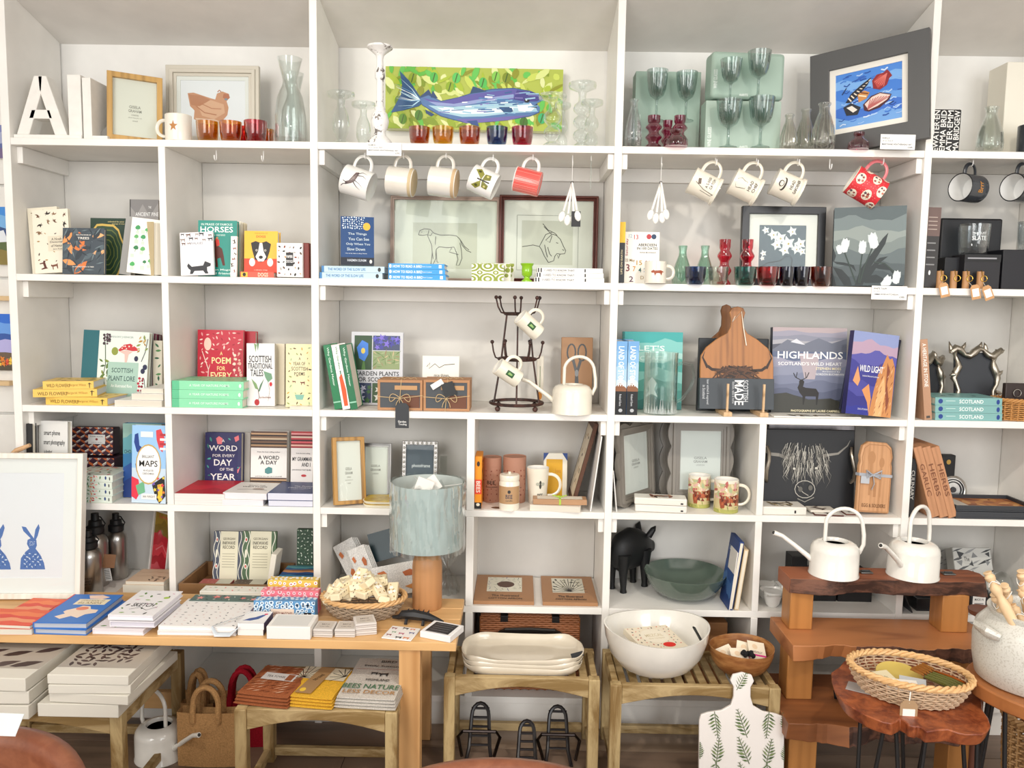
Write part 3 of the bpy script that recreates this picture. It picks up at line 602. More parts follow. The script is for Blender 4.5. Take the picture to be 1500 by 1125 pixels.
# seashell painting
sb = (800, 225, 1095, 500)
fx = [('G', 800, 225, 1095, 500, ['#4A86D6', '#79ACE6', '#3F7BD0', '#5F97DC', '#3A6FC8', '#6FA2DE'], 5)]
for i in range(60):
    x = rn.uniform(810, 1080); y = rn.uniform(240, 490); fx.append(('S', [(x, y), (x+14, y-rn.uniform(-8, 10)), (x+28, y-4)], rn.uniform(3, 7), rn.choice(['#A9C9F0', '#2E5FB8', '#8CB6EA', '#3A74CC', '#CFE0F4', '#1f4a9c'])))
fx += [('P', [(845, 375), (870, 335), (915, 300), (955, 275), (962, 272), (945, 305), (905, 350), (870, 378)], '#1a1e2c')]+[('S', [(858+q*13, 340-q*9+12), (872+q*12.4, 372-q*13)], 6-q*.4, '#E9D9C4') for q in range(8)]
fx += [('P', [(965, 290), (985, 265), (1015, 262), (1030, 250), (1040, 262), (1052, 285), (1040, 295), (1030, 325), (1000, 342), (970, 330)], '#8E2226'), ('P', [(972, 295), (1000, 270), (1025, 275), (1020, 315), (990, 332)], '#B8443E')]
fx += [('S', [(1030, 268), (975+q*8, 300+q*6)], 3, '#D9746A') for q in range(6)]
fx += [('P', [(900, 345), (930, 330), (955, 345), (940, 372), (905, 385)], '#C98A4A'), ('S', [(905, 350), (940, 362)], 6, '#F1E0C0'), ('S', [(915, 338), (948, 350)], 5, '#6a3016'), ('P', [(835, 395), (870, 380), (915, 410), (900, 445), (850, 440)], '#20242f'), ('P', [(850, 400), (875, 395), (900, 420), (880, 430)], '#E6DED2'),
 ('P', [(925, 400), (960, 365), (1000, 355), (1050, 375), (1040, 400), (1000, 430), (950, 440), (930, 430)], '#4a1c22'), ('P', [(932, 400), (965, 370), (1000, 360), (1045, 378), (1030, 398), (990, 420), (950, 432)], '#E8CBC0')]
fx += [('S', [(945, 428), (958+q*12, 375+abs(q-3)*2)], 4, '#B5605C') for q in range(8)]+[('S', [(850, 300), (830, 330)], 5, '#16305e'), ('S', [(1040, 420), (1060, 412)], 5, '#16305e')]
frame(1190, 1366, 64, .155, Z1, .058, .022, '#565656', fx, 'large charcoal framed painting of seashells on blue, tipped over the upright', Y1=-.06, lean=3, roll=-4, mount=.018, mcol='#E9E5DC', box=sb, paper='#5a8ad0', fr=.55, pane=False)
card(1289, 1340, 197, 219, -.045, [('T', 'SHELLS', 15, 25, 22, 12, '#222'), ('T', 'oil on board', 20, 42, 30, 9, '#555'), ('T', 'MARYANNE WEATHERHEAD ART', 48, 66, 86, 11, '#222'), ('T', '£345', 86, 85, 14, 12, '#222')], 'white price card below the tipped seashell painting')
# last bay, top
boxthing('lettered_tin', 'tin', 'black tin with rows of bold white capitals', 1366, 1407, 160, .03, Z1, .10, '#161616', [('T', s, 13+k*24, 50, 94, 20, '#EDEBE6', 90) for k, s in enumerate(('EWATER·EN', 'EMMA BRID', 'ATER·EMM', 'MA BRIDGEW'))], bev=.004)
lathed('glass_bottle', 'bottle', 'small clear cut glass bottle by the black lettered tin', 1433, 1469, 157, .03, Z1, BT, glassmat('#DCE4E0', 70), rib=.03, nr=10)
boxthing('boxed_gift', 'box', 'tall plain cream box at the end of the top shelf', 1471, 1520, 91, .12, Z1, .1, '#EAE5D6')
mug(1492, 1530, 185, .03, Z1, '#33373c', 'dark grey mug at the very end of the top shelf', hs=1)
# ================================================================ SECOND SHELF
def stk(n, x, y0, y1, c, w=1.2): return [('R', x-w/2, y0+(y1-y0)*k/n, x+w/2, y0+(y1-y0)*(k+.5)/n, c) for k in range(n)]
nat = [('X', 'bird', 9, 8, 3, 96, 40, 17, ['#6b4a34', '#2e2620', '#8a6a4a'], 3), ('X', 'leaf', 16, 5, 30, 95, 90, 8, ['#7a5a3c', '#b08a4a', '#4a3a2c'], 9), ('R', 40, 42, 92, 66, '#E2D9C2'),
       ('T', 'A Noah', 64, 47, 28, 4, '#4a3a30'), ('T', 'Dictionary', 66, 52, 40, 4.4, '#4a3a30'), ('T', 'of Nature', 66, 57.5, 36, 4, '#4a3a30'), ('T', 'Jane Russ', 66, 63, 26, 2.6, '#6a5a50'), ('X', 'beast', 3, 10, 74, 94, 96, 22, ['#5a2a1c', '#7a4a34'], 5)]
book(40, 84, 305, .055, Z2, .014, '#E9E1CC', nat[:2], 'cream nature book peeking out behind its twin, at the end by the wall', roll=-5, lean=4)
book(50, 103, 308, .035, Z2, .012, '#EDE6D3', nat, 'cream book with birds and a red hare, leaning beside the autumn leaf book', roll=-4, lean=5)
book(90, 151, 334, .006, Z2, .014, '#3E4952', [('X', 'leaf', 8, 0, 4, 100, 96, 38, ['#E89A5A', '#E07B3C', '#F0B27A'], 21), ('X', 'leaf', 14, 0, 0, 100, 100, 30, ['#2C363E', '#55646B', '#47555C'], 12), ('X', 'thin', 30, 0, 0, 100, 100, 22, ['#6b7b80', '#27313a'], 13), ('R', 28, 12, 72, 28, '#38434c'), ('T', 'THE LITTLE BOOK OF', 50, 15, 36, 2.6, '#F3EEE4'), ('T', 'TREES', 50, 22, 28, 5, '#F3EEE4'), ('T', 'AN INTRODUCTION TO TREES', 50, 84, 52, 2.6, '#F3EEE4')], 'square charcoal book covered in orange autumn leaves', lean=5)
rings = [('R', 0, 0, 100, 100, '#1E3B2C')]+[('P', [(38+r*cos(2*pi*k/22)*(1+.05*sin(k*2.1)), 60+r*1.0*sin(2*pi*k/22)*(1+.05*cos(k*1.7))) for k in range(22)], c) for r, c in ((52, '#D9B65A'), (48, '#2E4A32'), (42, '#6f7a3c'), (40, '#27452f'), (33, '#7b8442'), (31, '#27452f'), (24, '#737d3e'), (22, '#2c4a32'), (15, '#7b8442'), (13, '#2c4a32'), (6, '#7b8442'))]+[('T', 'understand the secret', 66, 6, 42, 2.5, '#D9C88A'), ('T', 'language of trees', 72, 10, 32, 2.5, '#D9C88A')]
book(131, 188, 320, .10, Z2, .03, '#1E3B2C', rings, 'dark green book printed with golden tree rings', lean=4)
book(189, 231, 292, .2, Z2, .02, '#8F8C8B', [('P', [(0, 8), (25, 20), (45, 6), (70, 22), (100, 4), (100, 40), (0, 40)], '#A9A5A4'), ('T', 'THE', 70, 10, 10, 3, '#fff'), ('T', 'ANCIENT PINE', 60, 19, 80, 5, '#fff'), ('R', 0, 0, 3, 100, '#222')], 'tall grey book with white capitals behind the tree icon book', lean=3)
book(173, 190, 318, .075, Z2, .03, '#A8A6A2', (), 'plain grey spined book wedged against the tree icon book', roll=8, lean=2)
book(184, 228, 322, .03, Z2, .014, '#F2F1EA', [('X', 'tree', 12, 6, 6, 94, 92, 19, ['#3f9a5c', '#4fae62', '#2f7f4c', '#66b06a'], 5, 0), ('X', 'box', 12, 4, 12, 92, 98, 12, ['#cfe0cf'], 6, 0)], 'white book printed with rows of small green trees', roll=6, lean=4)
book(216, 230, 326, .06, Z2, .04, '#C9B58C', (), 'tan covered book pressed behind the tree icon book by the divider', roll=3, lean=0, Y1=.02)
# dachshund pack, horses, dog books
boxthing('wrapped_apron', 'gift', 'white packet printed with a black dachshund', 264, 313, 341, .02, Z2, .012, '#F3F1F4', [('X', 'beast', 12, 2, 2, 98, 32, 14, ['#2a2a2e', '#6a4a3c', '#9a8a80'], 4, 0), ('T', 'WALKIES', 50, 26, 40, 5, '#8a8a90'), ('P', [(20, 78), (24, 72), (34, 80), (68, 78), (74, 68), (92, 74), (90, 80), (80, 82), (80, 90), (84, 97), (74, 97), (68, 90), (42, 90), (36, 97), (28, 97), (30, 88), (24, 84)], '#2b2c31')], lean=6, roll=-3, part='packet')
hb = [('T', 'IN PRAISE OF FAMOUS', 48, 7, 80, 4, '#DFF0EA'), ('T', 'HORSES', 48, 16, 84, 10, '#fff'), ('T', 'MEN RIDERS', 50, 26, 40, 3, '#cfe5df'), ('P', [(38, 38), (46, 34), (50, 44), (62, 50), (66, 62), (70, 80), (64, 80), (58, 66), (50, 68), (52, 84), (46, 82), (44, 66), (36, 54)], '#5a2418'), ('P', [(44, 32), (54, 34), (56, 44), (48, 46)], '#D23A2C'), ('E', 49, 31, 3, 2, '#C98A5a'), ('T', 'Sean Magee', 60, 88, 60, 4, '#DFF0EA'), ('T', 'and friends', 60, 94, 60, 4, '#DFF0EA')]
book(289, 346, 323, .05, Z2, .018, '#0E8B7D', hb, 'teal book about horses with white capitals', lean=4)
for k, c in enumerate(('#E9E2CF', '#D8CDB0')): book(306+k*6, 352+k*6, 324+k*2, .085+k*.03, Z2, .018, c, (), ('cream edged book directly behind the teal horse book', 'tan edged book, second behind the teal horse book')[k], lean=4)
book(337, 346, 346, .03, Z2, .01, '#F2EEE6', [('X', 'beast', 6, 0, 4, 100, 96, 60, ['#3a2a22', '#8a3a2a'], 5)], 'narrow white booklet of small animals against the horse book', lean=5)
dog = [('R', 0, 60, 100, 100, '#E8472A'), ('T', 'THE BOOK OF', 50, 5, 40, 2.6, '#C98A1c'), ('T', 'DOGS', 50, 12, 28, 5, '#B5341c'), ('P', [(20, 26), (34, 22), (50, 26), (66, 22), (80, 28), (76, 44), (68, 62), (50, 68), (32, 62), (24, 42)], '#1d1c1e'), ('P', [(46, 26), (54, 26), (58, 44), (66, 56), (58, 66), (42, 66), (34, 56), (42, 44)], '#F5F2EC'), ('E', 37, 42, 3, 2.4, '#e9e4da'), ('E', 63, 42, 3, 2.4, '#e9e4da'), ('E', 37, 42, 1.6, 1.6, '#111'), ('E', 63, 42, 1.6, 1.6, '#111'), ('E', 50, 57, 6, 3.5, '#151314'), ('E', 24, 68, 9, 9, '#F3EFE8'), ('E', 78, 68, 9, 9, '#F3EFE8'), ('T', 'a celebration of dogs', 50, 85, 40, 2.5, '#F5E9D8')]
book(357, 406, 339, .05, Z2, .03, '#F6B81E', dog, 'yellow and red book with a black and white collie face', lean=4)
pl = Pile(Z2); pl.spine(352, 401, 8, .004, .04, '#E84A26', [('T', 'DOGS', 68, 50, 30, 70, '#F8E6C8'), ('R', 2, 8, 22, 92, '#F0C040'), ('E', 12, 50, 5, 34, '#222')], 'small red and yellow dog book lying in front of the collie book')
boxthing('paper_dog_kit', 'box', 'white boxed set printed with rows of little dog faces', 405, 443, 357, .015, Z2, .07, '#F4F2EE', [('X', 'oval', 30, 2, 3, 98, 97, 11, ['#2b2320', '#8a3a24', '#b5b0aa', '#5a4030', '#1c1a1a', '#c9a27a'], 11), ('R', 36, 28, 64, 68, '#202022'), ('T', 'PAPER', 50, 40, 24, 8, '#fff'), ('T', 'DOGS', 50, 54, 24, 8, '#fff')], lean=2)
boxthing('paper_dog_kit', 'box', 'brick red side of a boxed set standing against the upright', 444, 453, 356, .03, Z2, .06, '#7A2A20', ())
# hooks below the top shelf
HK = M('#F3F2EF', .35)
def hook(px, label, Y=.05, l=.034):
    x = sx(px, Y, Z1-.05); o = thing('cup_hook', label, 'hook', (x, Y, Z1-T_), group='white cup hooks under the top shelf')
    MB(HK).tube([(0, 0, .001), (0, 0, -l*.45)]+[(0, -.009+.009*cos(a), -l*.6-.011*sin(a)) for a in [pi*k/8 for k in range(9)]]+[(0, -.018, -l*.5)], .0017, 6).build('hook_wire', o); return x
for px, l in ((317, 'empty white cup hook above the horse books'), (386, 'empty white cup hook above the yellow dog book'), (1215, 'empty white cup hook between the gardener mug and the red jug')): hook(px, l)
# ---- books and pictures of the third bay
P = Pile(Z2)
for k, (a, b, l) in enumerate(((468, 560, 'lowest pale blue book under the standing deep blue book'), (471, 563, 'upper pale blue book right under the standing deep blue book'))):
    P.spine(a, b, 9, .004, .17, '#B8D4E4', [('T', 'THE WORD OF THE SLOW LIFE', 40, 50, 60, 45, '#2A6EA8'), ('R', 0, 0, 4, 100, '#3b7fb8'), ('E', 92, 50, 2.5, 34, '#222')], l, group=None, pages=M('#F1EEE8', .8))
th = [('X', 'dot', 60, 4, 0, 72, 26, 4, ['#E6EDF2', '#BFD4E2'], 8), ('E', 78, 20, 11, 8, '#F2B63A'), ('T', 'The Things', 50, 36, 56, 6, '#C9D8E0'), ('T', 'You Can See', 54, 46, 62, 6, '#C9D8E0'), ('T', 'Only When You', 52, 57, 72, 6, '#C9D8E0'), ('T', 'Slow Down', 46, 67, 54, 6, '#C9D8E0'), ('T', 'How to be Calm in a Busy World', 46, 76, 64, 2.4, '#E6EDF2'), ('R', 0, 84, 100, 100, '#151C2C'), ('T', 'HAEMIN SUNIM', 48, 90, 56, 5, '#D9DEE6'), ('E', 90, 92, 4, 4, '#E9E4DA')]
book(499, 548, 318, .03, P.z, .03, '#12437A', th, 'deep blue paperback with a yellow moon, standing on two pale blue books', lean=7, hard=False, Y1=.05)
P = Pile(Z2)
for k in range(3): P.spine(569, 653-k, 7.6, .006, .12, '#2196E0', [('T', 'HOW TO READ A BIRD', 34, 52, 52, 50, '#fff'), ('T', 'Mark Cocker', 68, 52, 18, 26, '#D8ECF8'), ('E', 3.5, 50, 2, 34, '#fff'), ('R', 90, 20, 95, 80, '#fff')], ('bottom bright blue bird book of the flat stack of three', 'middle bright blue bird book of the flat stack of three', 'top bright blue bird book of the flat stack of three')[k], pages=M('#F1EEE8', .8))
dg = [('P', [(500, 348), (780, 348), (780, 540), (500, 540)], '#CFCFBD')]
for s_ in ([(525, 400), (530, 382), (550, 374), (575, 376), (592, 392), (620, 400), (660, 398), (690, 402), (705, 415), (715, 440), (735, 462), (755, 470)], [(525, 400), (545, 402), (562, 398), (570, 415), (582, 440), (585, 470), (583, 500), (580, 520), (590, 522), (600, 500), (602, 460), (615, 448)],
  [(615, 448), (650, 452), (680, 448), (690, 470), (698, 500), (690, 525), (704, 524), (715, 495), (712, 460), (705, 430)], [(602, 460), (606, 510), (612, 515)], [(570, 380), (565, 400), (578, 402), (585, 390)], [(700, 410), (712, 425), (725, 445), (745, 460)], [(670, 450), (660, 470), (700, 480)], [(535, 388), (541, 388)], [(600, 405), (598, 440)], [(585, 470), (590, 500)]): dg.append(('S', s_, 3.2, '#57564b'))
frame(571, 733, 287, .25, Z2, .013, .02, '#A68F82', dg, 'wide framed pencil drawing of a standing hound behind the hanging mugs', lean=2, box=(420, 255, 865, 580), paper='#E6E7DA', steps=((0, .003), (.5, 0)), dark='#7a655a')
gt = [('P', [(1005, 345), (1250, 345), (1250, 538), (1005, 538)], '#CBCABC')]
for s_ in ([(1105, 358), (1130, 385), (1165, 400), (1175, 410)], [(1110, 370), (1145, 402), (1170, 408)], [(1150, 395), (1120, 405), (1100, 440), (1090, 458), (1060, 452), (1008, 460)], [(1170, 408), (1190, 425), (1205, 455), (1217, 475), (1212, 488), (1190, 490), (1175, 488), (1165, 500), (1160, 520), (1135, 528)], [(1150, 410), (1140, 440), (1120, 430), (1148, 405)], [(1190, 490), (1182, 510), (1178, 495)], [(1135, 528), (1115, 500), (1100, 470), (1090, 458)], [(1170, 440), (1180, 443)], [(1200, 470), (1210, 474)], [(1130, 460), (1140, 490), (1150, 500)], [(1115, 450), (1122, 480), (1130, 505)]): gt.append(('S', s_, 3.4, '#45413a'))
gt += [('S', [(982, 322), (1275, 322), (1275, 562), (982, 562), (982, 322)], 2, '#8a8880')]
frame(731, 876, 286, .245, Z2, .016, .022, '#5A2214', gt, 'dark red brown framed pencil drawing of a goat head', lean=2, box=(920, 258, 1345, 600), paper='#E6E5DC', fr=.3, steps=((0, 0), (.45, .006), (.75, .002)))
def lat(seed): return [('R', 0, 0, 100, 100, '#F1EFE4')]+[q for x in (0, 50, 100) for y in (12, 88) for q in (('E', x, y, 26, 34, '#8C9A34'), ('E', x, y, 19, 25, '#F1EFE4'), ('E', x, y, 14, 18, '#8C9A34'), ('E', x, y, 7, 9, '#F1EFE4'))]+[('E', x, 50, 9, 12, '#8C9A34') for x in (25, 75)]+[('E', x, 50, 4, 6, '#F1EFE4') for x in (25, 75)]
for k, (a, b, Y) in enumerate(((691, 738, .01), (696, 748, .045), (702, 753, .07))): boxthing('notelet_box', 'box', ('front square box with an olive green circle pattern', 'second olive patterned box, directly behind the front one', 'third olive patterned box, at the back beside the lime vase')[k], a, b, 387-k*.5, Y, Z2, .022, '#F0EEE3', lat(1) if k < 1 else [('R', 0, 0, 100, 100, '#EDEADA'), ('X', 'dot', 20, 0, 0, 100, 100, 14, ['#8C9A34'], 3)])
lathed('egg_cup_vase', 'vase', 'small lime green glass goblet vase', 762, 782, 386, .02, Z2, [(0, 0), (.8, 0), (.8, .05), (.45, .14), (.4, .24), (.75, .36), (.8, .6), (.75, .82), (1, .97), (.95, 1), (.7, .85), (0, .4)], M('#8CC21E', .12, 'glaze'))
P = Pile(Z2)
for k in range(3): P.spine(783+k*2, 885-k, 6.6, .006, .16, '#F1EFEC', [('T', 'I USED TO KNOW THAT', 34, 52, 46, 46, '#333'), ('R', 72, 16, 74, 84, '#222'), ('R', 1, 6, 3, 94, '#333'), ('R', 5, 6, 7, 94, '#333')], ('lowest white paperback in the flat stack beside the lime vase', 'middle white paperback in the flat stack beside the lime vase', 'top white paperback in the flat stack beside the lime vase')[k], pages=M('#EAE2D0', .8), hard=False)
# ---- mugs on hooks
def hangmug(cx, cy, col, label, r=.042, h=.088, tilt=20, away=.10, Y=.05, **k):
    zd = Vector((-cos(rad(tilt)), away, sin(rad(tilt)))).normalized(); xd = Vector((0, 0, 1)); xd = (xd-zd*xd.dot(zd)).normalized(); yd = zd.cross(xd)
    R = Matrix((xd, yd, zd)).transposed().to_4x4()
    top = R @ Vector((r+h*.385, 0, h*.52)); p = W(cx, cy, Y); mid = R @ Vector((0, 0, h*.5))
    hx_ = p.x-mid.x+top.x; o = thing(k.pop('name', 'mug'), label, k.pop('cat', 'mug'), (p.x-mid.x, p.y-mid.y, p.z-mid.z)); mugmesh(o, r, h, col, T=R, hl=.44, **k)
    px = None; ho = thing('cup_hook', 'white cup hook holding the '+label.split(',')[0], 'hook', (o.location.x+top.x, o.location.y+top.y-.002, Z1-T_), group='white cup hooks under the top shelf')
    l = Z1-T_-(o.location.z+top.z); e = .0
    MB(HK).tube([(0, .006, .001), (0, .006, -l+.012)]+[(0, -.003+.009*cos(a), -l+.004-.009*sin(a)) for a in [pi*q/8 for q in range(9)]]+[(0, -.012, -l+.012)], .0016, 6).build('hook_wire', ho); return o
deer = [('P', [(30, 22), (40, 20), (46, 32), (62, 40), (80, 46), (84, 56), (76, 58), (60, 56), (48, 52), (40, 42)], '#6a5a58'), ('P', [(44, 34), (60, 42), (74, 52), (56, 50)], '#8f807c'), ('S', [(46, 48), (34, 62), (26, 78)], 3.4, '#3a3438', 1), ('S', [(52, 52), (46, 70), (36, 84)], 3, '#4a4448', 1), ('S', [(76, 54), (88, 68), (84, 86)], 3.4, '#3a3438', 1), ('S', [(70, 56), (74, 74), (66, 90)], 3, '#4a4448', 1), ('S', [(36, 30), (30, 14), (22, 8)], 2, '#3a3438'), ('S', [(36, 30), (42, 12)], 2, '#3a3438')]
hangmug(525, 268, '#F3F1EC', 'white mug with a running hare drawing, first on the hooks', prims=deer, r=.045, h=.088, tilt=18)
hangmug(588, 266, '#E6E0D5', 'plain stone coloured mug with an unglazed base, beside the hare mug', base='#CDB892', r=.043, h=.080, tilt=7, kind='glaze')
hangmug(650, 267, '#E9E4DA', 'plain pale mug with an unglazed base, beside the butterfly mug', base='#CDB08A', r=.044, h=.082, tilt=7)
bfly = [('P', [(50, 46), (20, 15), (12, 35), (28, 50)], '#8B8A3A'), ('P', [(50, 46), (80, 12), (92, 30), (74, 50)], '#8B8A3A'), ('P', [(50, 50), (26, 56), (24, 78), (40, 80)], '#7A7A34'), ('P', [(50, 50), (76, 54), (80, 76), (60, 80)], '#7A7A34'), ('S', [(50, 30), (50, 80)], 5, '#2c2a1c'), ('E', 26, 34, 5, 6, '#4a4a20'), ('E', 78, 30, 5, 6, '#4a4a20'), ('E', 32, 66, 4, 5, '#c9c27a'), ('E', 70, 66, 4, 5, '#c9c27a')]
hangmug(709, 267, '#F4F2EE', 'white mug with an olive butterfly', prims=bfly, r=.041, h=.080, tilt=24)
hangmug(773, 266, '#F0756C', 'straight coral red brushed mug', prims=[('S', [(x, 3), (x+rn.uniform(-2, 2), 97)], 1.3, rn.choice(['#F6A59C', '#E85A54', '#F8BDB5', '#EE6A62'])) for x in range(2, 99, 3)], r=.038, h=.078, tilt=14, hcol='#F4F1EC', rim='#F4F1EC')
CRM = '#F1EADA'
hangmug(1032, 273, CRM, 'cream footed mug printed with a fishing rod', prims=[('S', [(25, 90), (30, 50), (45, 15)], 2, '#4a4038'), ('P', [(40, 25), (60, 18), (64, 28), (44, 34)], '#6a5a4c'), ('T', 'A GOOD', 62, 55, 46, 9, '#3a332c'), ('T', 'CATCH', 62, 70, 42, 9, '#3a332c'), ('S', [(22, 40), (18, 80), (28, 88)], 1.5, '#4a4038')], r=.040, h=.088, tilt=26, foot=.004, curl=False)
hangmug(1092, 274, CRM, 'cream footed mug printed with a chef hat', prims=[('P', [(30, 30), (26, 18), (40, 10), (58, 12), (66, 24), (60, 36), (60, 46), (34, 46)], '#E8E2D2'), ('S', [(30, 30), (26, 18), (40, 10), (58, 12), (66, 24), (60, 36), (60, 46), (34, 46), (30, 30)], 2, '#3a332c'), ('T', 'HEAD', 52, 60, 40, 10, '#3a332c'), ('T', 'CHEF', 52, 76, 38, 10, '#3a332c')], r=.040, h=.088, tilt=26, foot=.004)
hangmug(1153, 274, CRM, 'cream footed mug printed with a gardening hat', prims=[('E', 45, 30, 26, 9, '#3a332c'), ('E', 45, 27, 22, 6, '#E8E2D2'), ('E', 45, 22, 12, 9, '#3a332c'), ('E', 45, 23, 9, 6, '#E8E2D2'), ('T', 'HEAD', 55, 58, 36, 10, '#3a332c'), ('T', 'GARDENER', 55, 74, 56, 10, '#3a332c')], r=.040, h=.088, tilt=24, foot=.004)
jug = [('R', 0, 0, 100, 100, '#D8343C')]+[('X', 'dot', 120, 0, 0, 100, 100, 2, ['#E8888A'], 3)]+[q for x, y in ((15, 22), (55, 18), (90, 30), (30, 60), (72, 62), (10, 90), (52, 92), (95, 88)) for q in (('E', x, y, 13, 14, '#F0E6D2'), ('X', 'flower', 4, x-9, y-10, x+9, y+10, 9, ['#8a3a34', '#4a3a4a', '#b5604c'], x))]
hangmug(1268, 275, '#D8343C', 'red floral jug patterned with cream roses', prims=jug, r=.045, h=.098, tilt=32, away=.15, name='jug', cat='jug', arc=3.0, hcol='#E8848A', rim='#F0E6D2')
for cx, l in ((1419, 'dark grey enamel mug with gold lettering, nearer the upright'), (1495, 'dark grey enamel mug cut by the edge of the view')):
    hangmug(cx, 276, '#363B42', l, prims=[('T', 'Brrr' if cx < 1450 else 'Hello', 50, 50, 40, 26, '#C98A3a')], r=.042, h=.074, tilt=2, away=-.45, rim='#16181b', inner='#ECECEA', hcol='#2b2f35')
# measuring spoons
def spoons(px, yt, yb, label, hl, tagged=False, tilt=0):
    p = W(px, yt, .05); o = thing('measuring_spoons', label, 'measuring spoons', p); L = p.z-W(px, yb, .05).z; SP = M('#EFEDE8', .3)
    for k in range(4):
        a = rad((-16, -6, 4, 11)[k]); l = L*(.93, 1, .98, .9)[k]; m = MB(SP, Matrix.Translation((0, -.004*k+.006, 0))@Matrix.Rotation(-a, 4, 'Y'))
        m.tube([(0, 0, 0), (0, 0, -l*.4), (0, .001, -l*.72)], [.0022, .0026, .003], 6, flat=1.5); m.ball((0, 0, -l*.87), .011, 10, (.9, .35, 1.5)); m.build('spoon', o)
    MB('#2b2b2b').tube([(.004*cos(a), .0, .004*sin(a)+.001) for a in [2*pi*i/10 for i in range(10)]], .001, 5, True).build('ring', o)
    if tagged: MB('#1d1e20').box(.0, .028, -.006, -.0045, -L*1.02, -L*.66).build('swing_tag', o)
    MB(HK).tube([(0, 0, .004), (0, 0, Z1-T_-p.z-.03)], .0007, 5).build('string', o)
    ho = thing('cup_hook', hl, 'hook', (p.x, .05, Z1-T_), group='white cup hooks under the top shelf'); MB(HK).tube([(0, 0, .001), (0, 0, -.02), (0, -.006, -.03), (0, -.012, -.022)], .0016, 6).build('hook_wire', ho)
spoons(838, 268, 331, 'white measuring spoons with a black tag in front of the goat drawing', 'white cup hook holding the spoons before the goat drawing', True); spoons(968, 268, 328, 'white measuring spoons hanging next to the fishing rod mug', 'white cup hook holding the spoons beside the fishing rod mug')
o = thing('glass_icicle', 'slim clear glass stirrer hanging from the last hook of its bay', 'ornament', W(866, 235, .05)); MB(CG).tube([(0, 0, 0), (0, 0, -.085)], [.0022, .0035], 8).build('stem', o); MB(HK).tube([(0, 0, 0), (0, 0, Z1-T_-o.location.z)], .0014, 5).build('hook_wire', o)
# ---- fourth bay
book(905, 914, 326, .02, Z2, .10, '#17181b', [('R', 0, 0, 100, 34, '#E0B62A'), ('T', 'LIFE ON EARTH', 50, 66, 40, 30, '#d8c9a0', 90)], 'black spined book with a yellow band against the upright', lean=1)
ab = [('T', 'Saturday', 9, 30, 34, 8, '#A8343c', 90), ('T', '13', 34, 10, 12, 9, '#B5343c'), ('T', '12', 18, 8, 9, 7, '#8ab0c8'), ('E', 70, 9, 7, 5, '#B5343c'), ('E', 84, 9, 7, 5, '#1d3a5c'), ('T', 'ABERDEEN', 66, 25, 52, 5.5, '#222'), ('T', 'IN 100 DATES', 66, 32, 58, 5, '#222'), ('T', 'FIONA MCDONALD', 68, 40, 46, 2.6, '#555'), ('T', '22 May', 18, 56, 28, 7, '#8a6a2c'), ('T', '15', 44, 60, 16, 9, '#b58a2c'), ('T', '80', 68, 60, 16, 9, '#7a2430'), ('T', '3', 12, 70, 10, 14, '#7a2430'), ('T', '7', 30, 72, 8, 10, '#c9862c'), ('T', '4', 46, 74, 8, 9, '#1d5c5c'), ('T', '27', 64, 74, 14, 8, '#3b7fb8'), ('T', '6 7', 84, 72, 14, 9, '#a8343c'), ('T', '2', 22, 92, 12, 11, '#5a3450'), ('T', 'Day', 60, 90, 24, 9, '#b5a07a')]
book(914, 966, 340, .06, Z2, .02, '#EFEBE2', ab, 'white book scattered with coloured dates and numerals', lean=4, hard=False)
mug(944, 976, 384, .0, Z2, '#EAE4D6', 'stoneware mug printed with a trotting fox', prims=[('P', [(22, 45), (34, 38), (40, 42), (66, 40), (84, 48), (74, 50), (70, 64), (64, 54), (46, 54), (40, 66), (36, 52), (26, 52)], '#9A4A2c')], rz=0)
GB = [(0, .02), (.9, 0), (1, .05), (.98, .3), (.62, .58), (.4, .74), (.36, .86), (.46, .98), (.42, 1), (.33, .86), (.36, .74), (.56, .58), (.9, .3), (0, .05)]
lathed('glass_bottle', 'bottle', 'pale green fluted bottle nearer the fox mug', 985, 1014, 360, .07, Z2, GB, glassmat('#B2DCC8', 50), rib=.03, nr=14); lathed('glass_bottle', 'bottle', 'pale green fluted bottle next to the red zigzag holders', 1018, 1046, 360, .07, Z2, GB, glassmat('#B2DCC8', 50), rib=.03, nr=14)
RD = glassmat('#D00C20')
for a, b, l in ((1050, 1072, 'bright red zigzag candle holder nearer the green bottles'), (1083, 1105, 'bright red zigzag candle holder against the orchid picture')): zig(a, b, 351, .08, Z2, RD, l, 'bright red zigzag holders')
for k, (a, b, c, l) in enumerate(((1003, 1034, '#10356E', 'navy glass tumbler, first in the low row'), (1037, 1067, '#D2D8CC', 'clear glass tumbler, second in the low row'), (1075, 1108, '#2E8476', 'teal glass tumbler, third in the low row'), (1109, 1140, '#A4181C', 'red glass tumbler in front of the orchid picture'), (1141, 1164, '#141A3C', 'midnight blue glass tumbler beside the red one'), (1163, 1186, '#161838', 'midnight blue glass tumbler beside the brown one'), (1187, 1218, '#7A2410', 'reddish brown glass tumbler, last in the low row'))):
    tealight(a, b, 391, .0, Z2, c, l, 'low row of coloured glass tumblers')
orc = [('R', 0, 0, 100, 100, '#56646E')]
for x, y, r in ((14, 12, 9), (30, 22, 13), (45, 30, 15), (38, 45, 13), (70, 14, 12), (62, 42, 17), (55, 58, 13), (88, 42, 14), (80, 55, 12), (92, 60, 10), (10, 66, 8), (8, 78, 6)): orc += [('P', [(x+(r if k % 2 else r*.5)*cos(2*pi*k/10), y+(r if k % 2 else r*.5)*sin(2*pi*k/10)*1.1) for k in range(10)], '#E9EDEE'), ('E', x, y, r*.55, r*.55, '#FAFBFA'), ('E', x+1, y+1, r*.14, r*.16, '#B9A45a')]
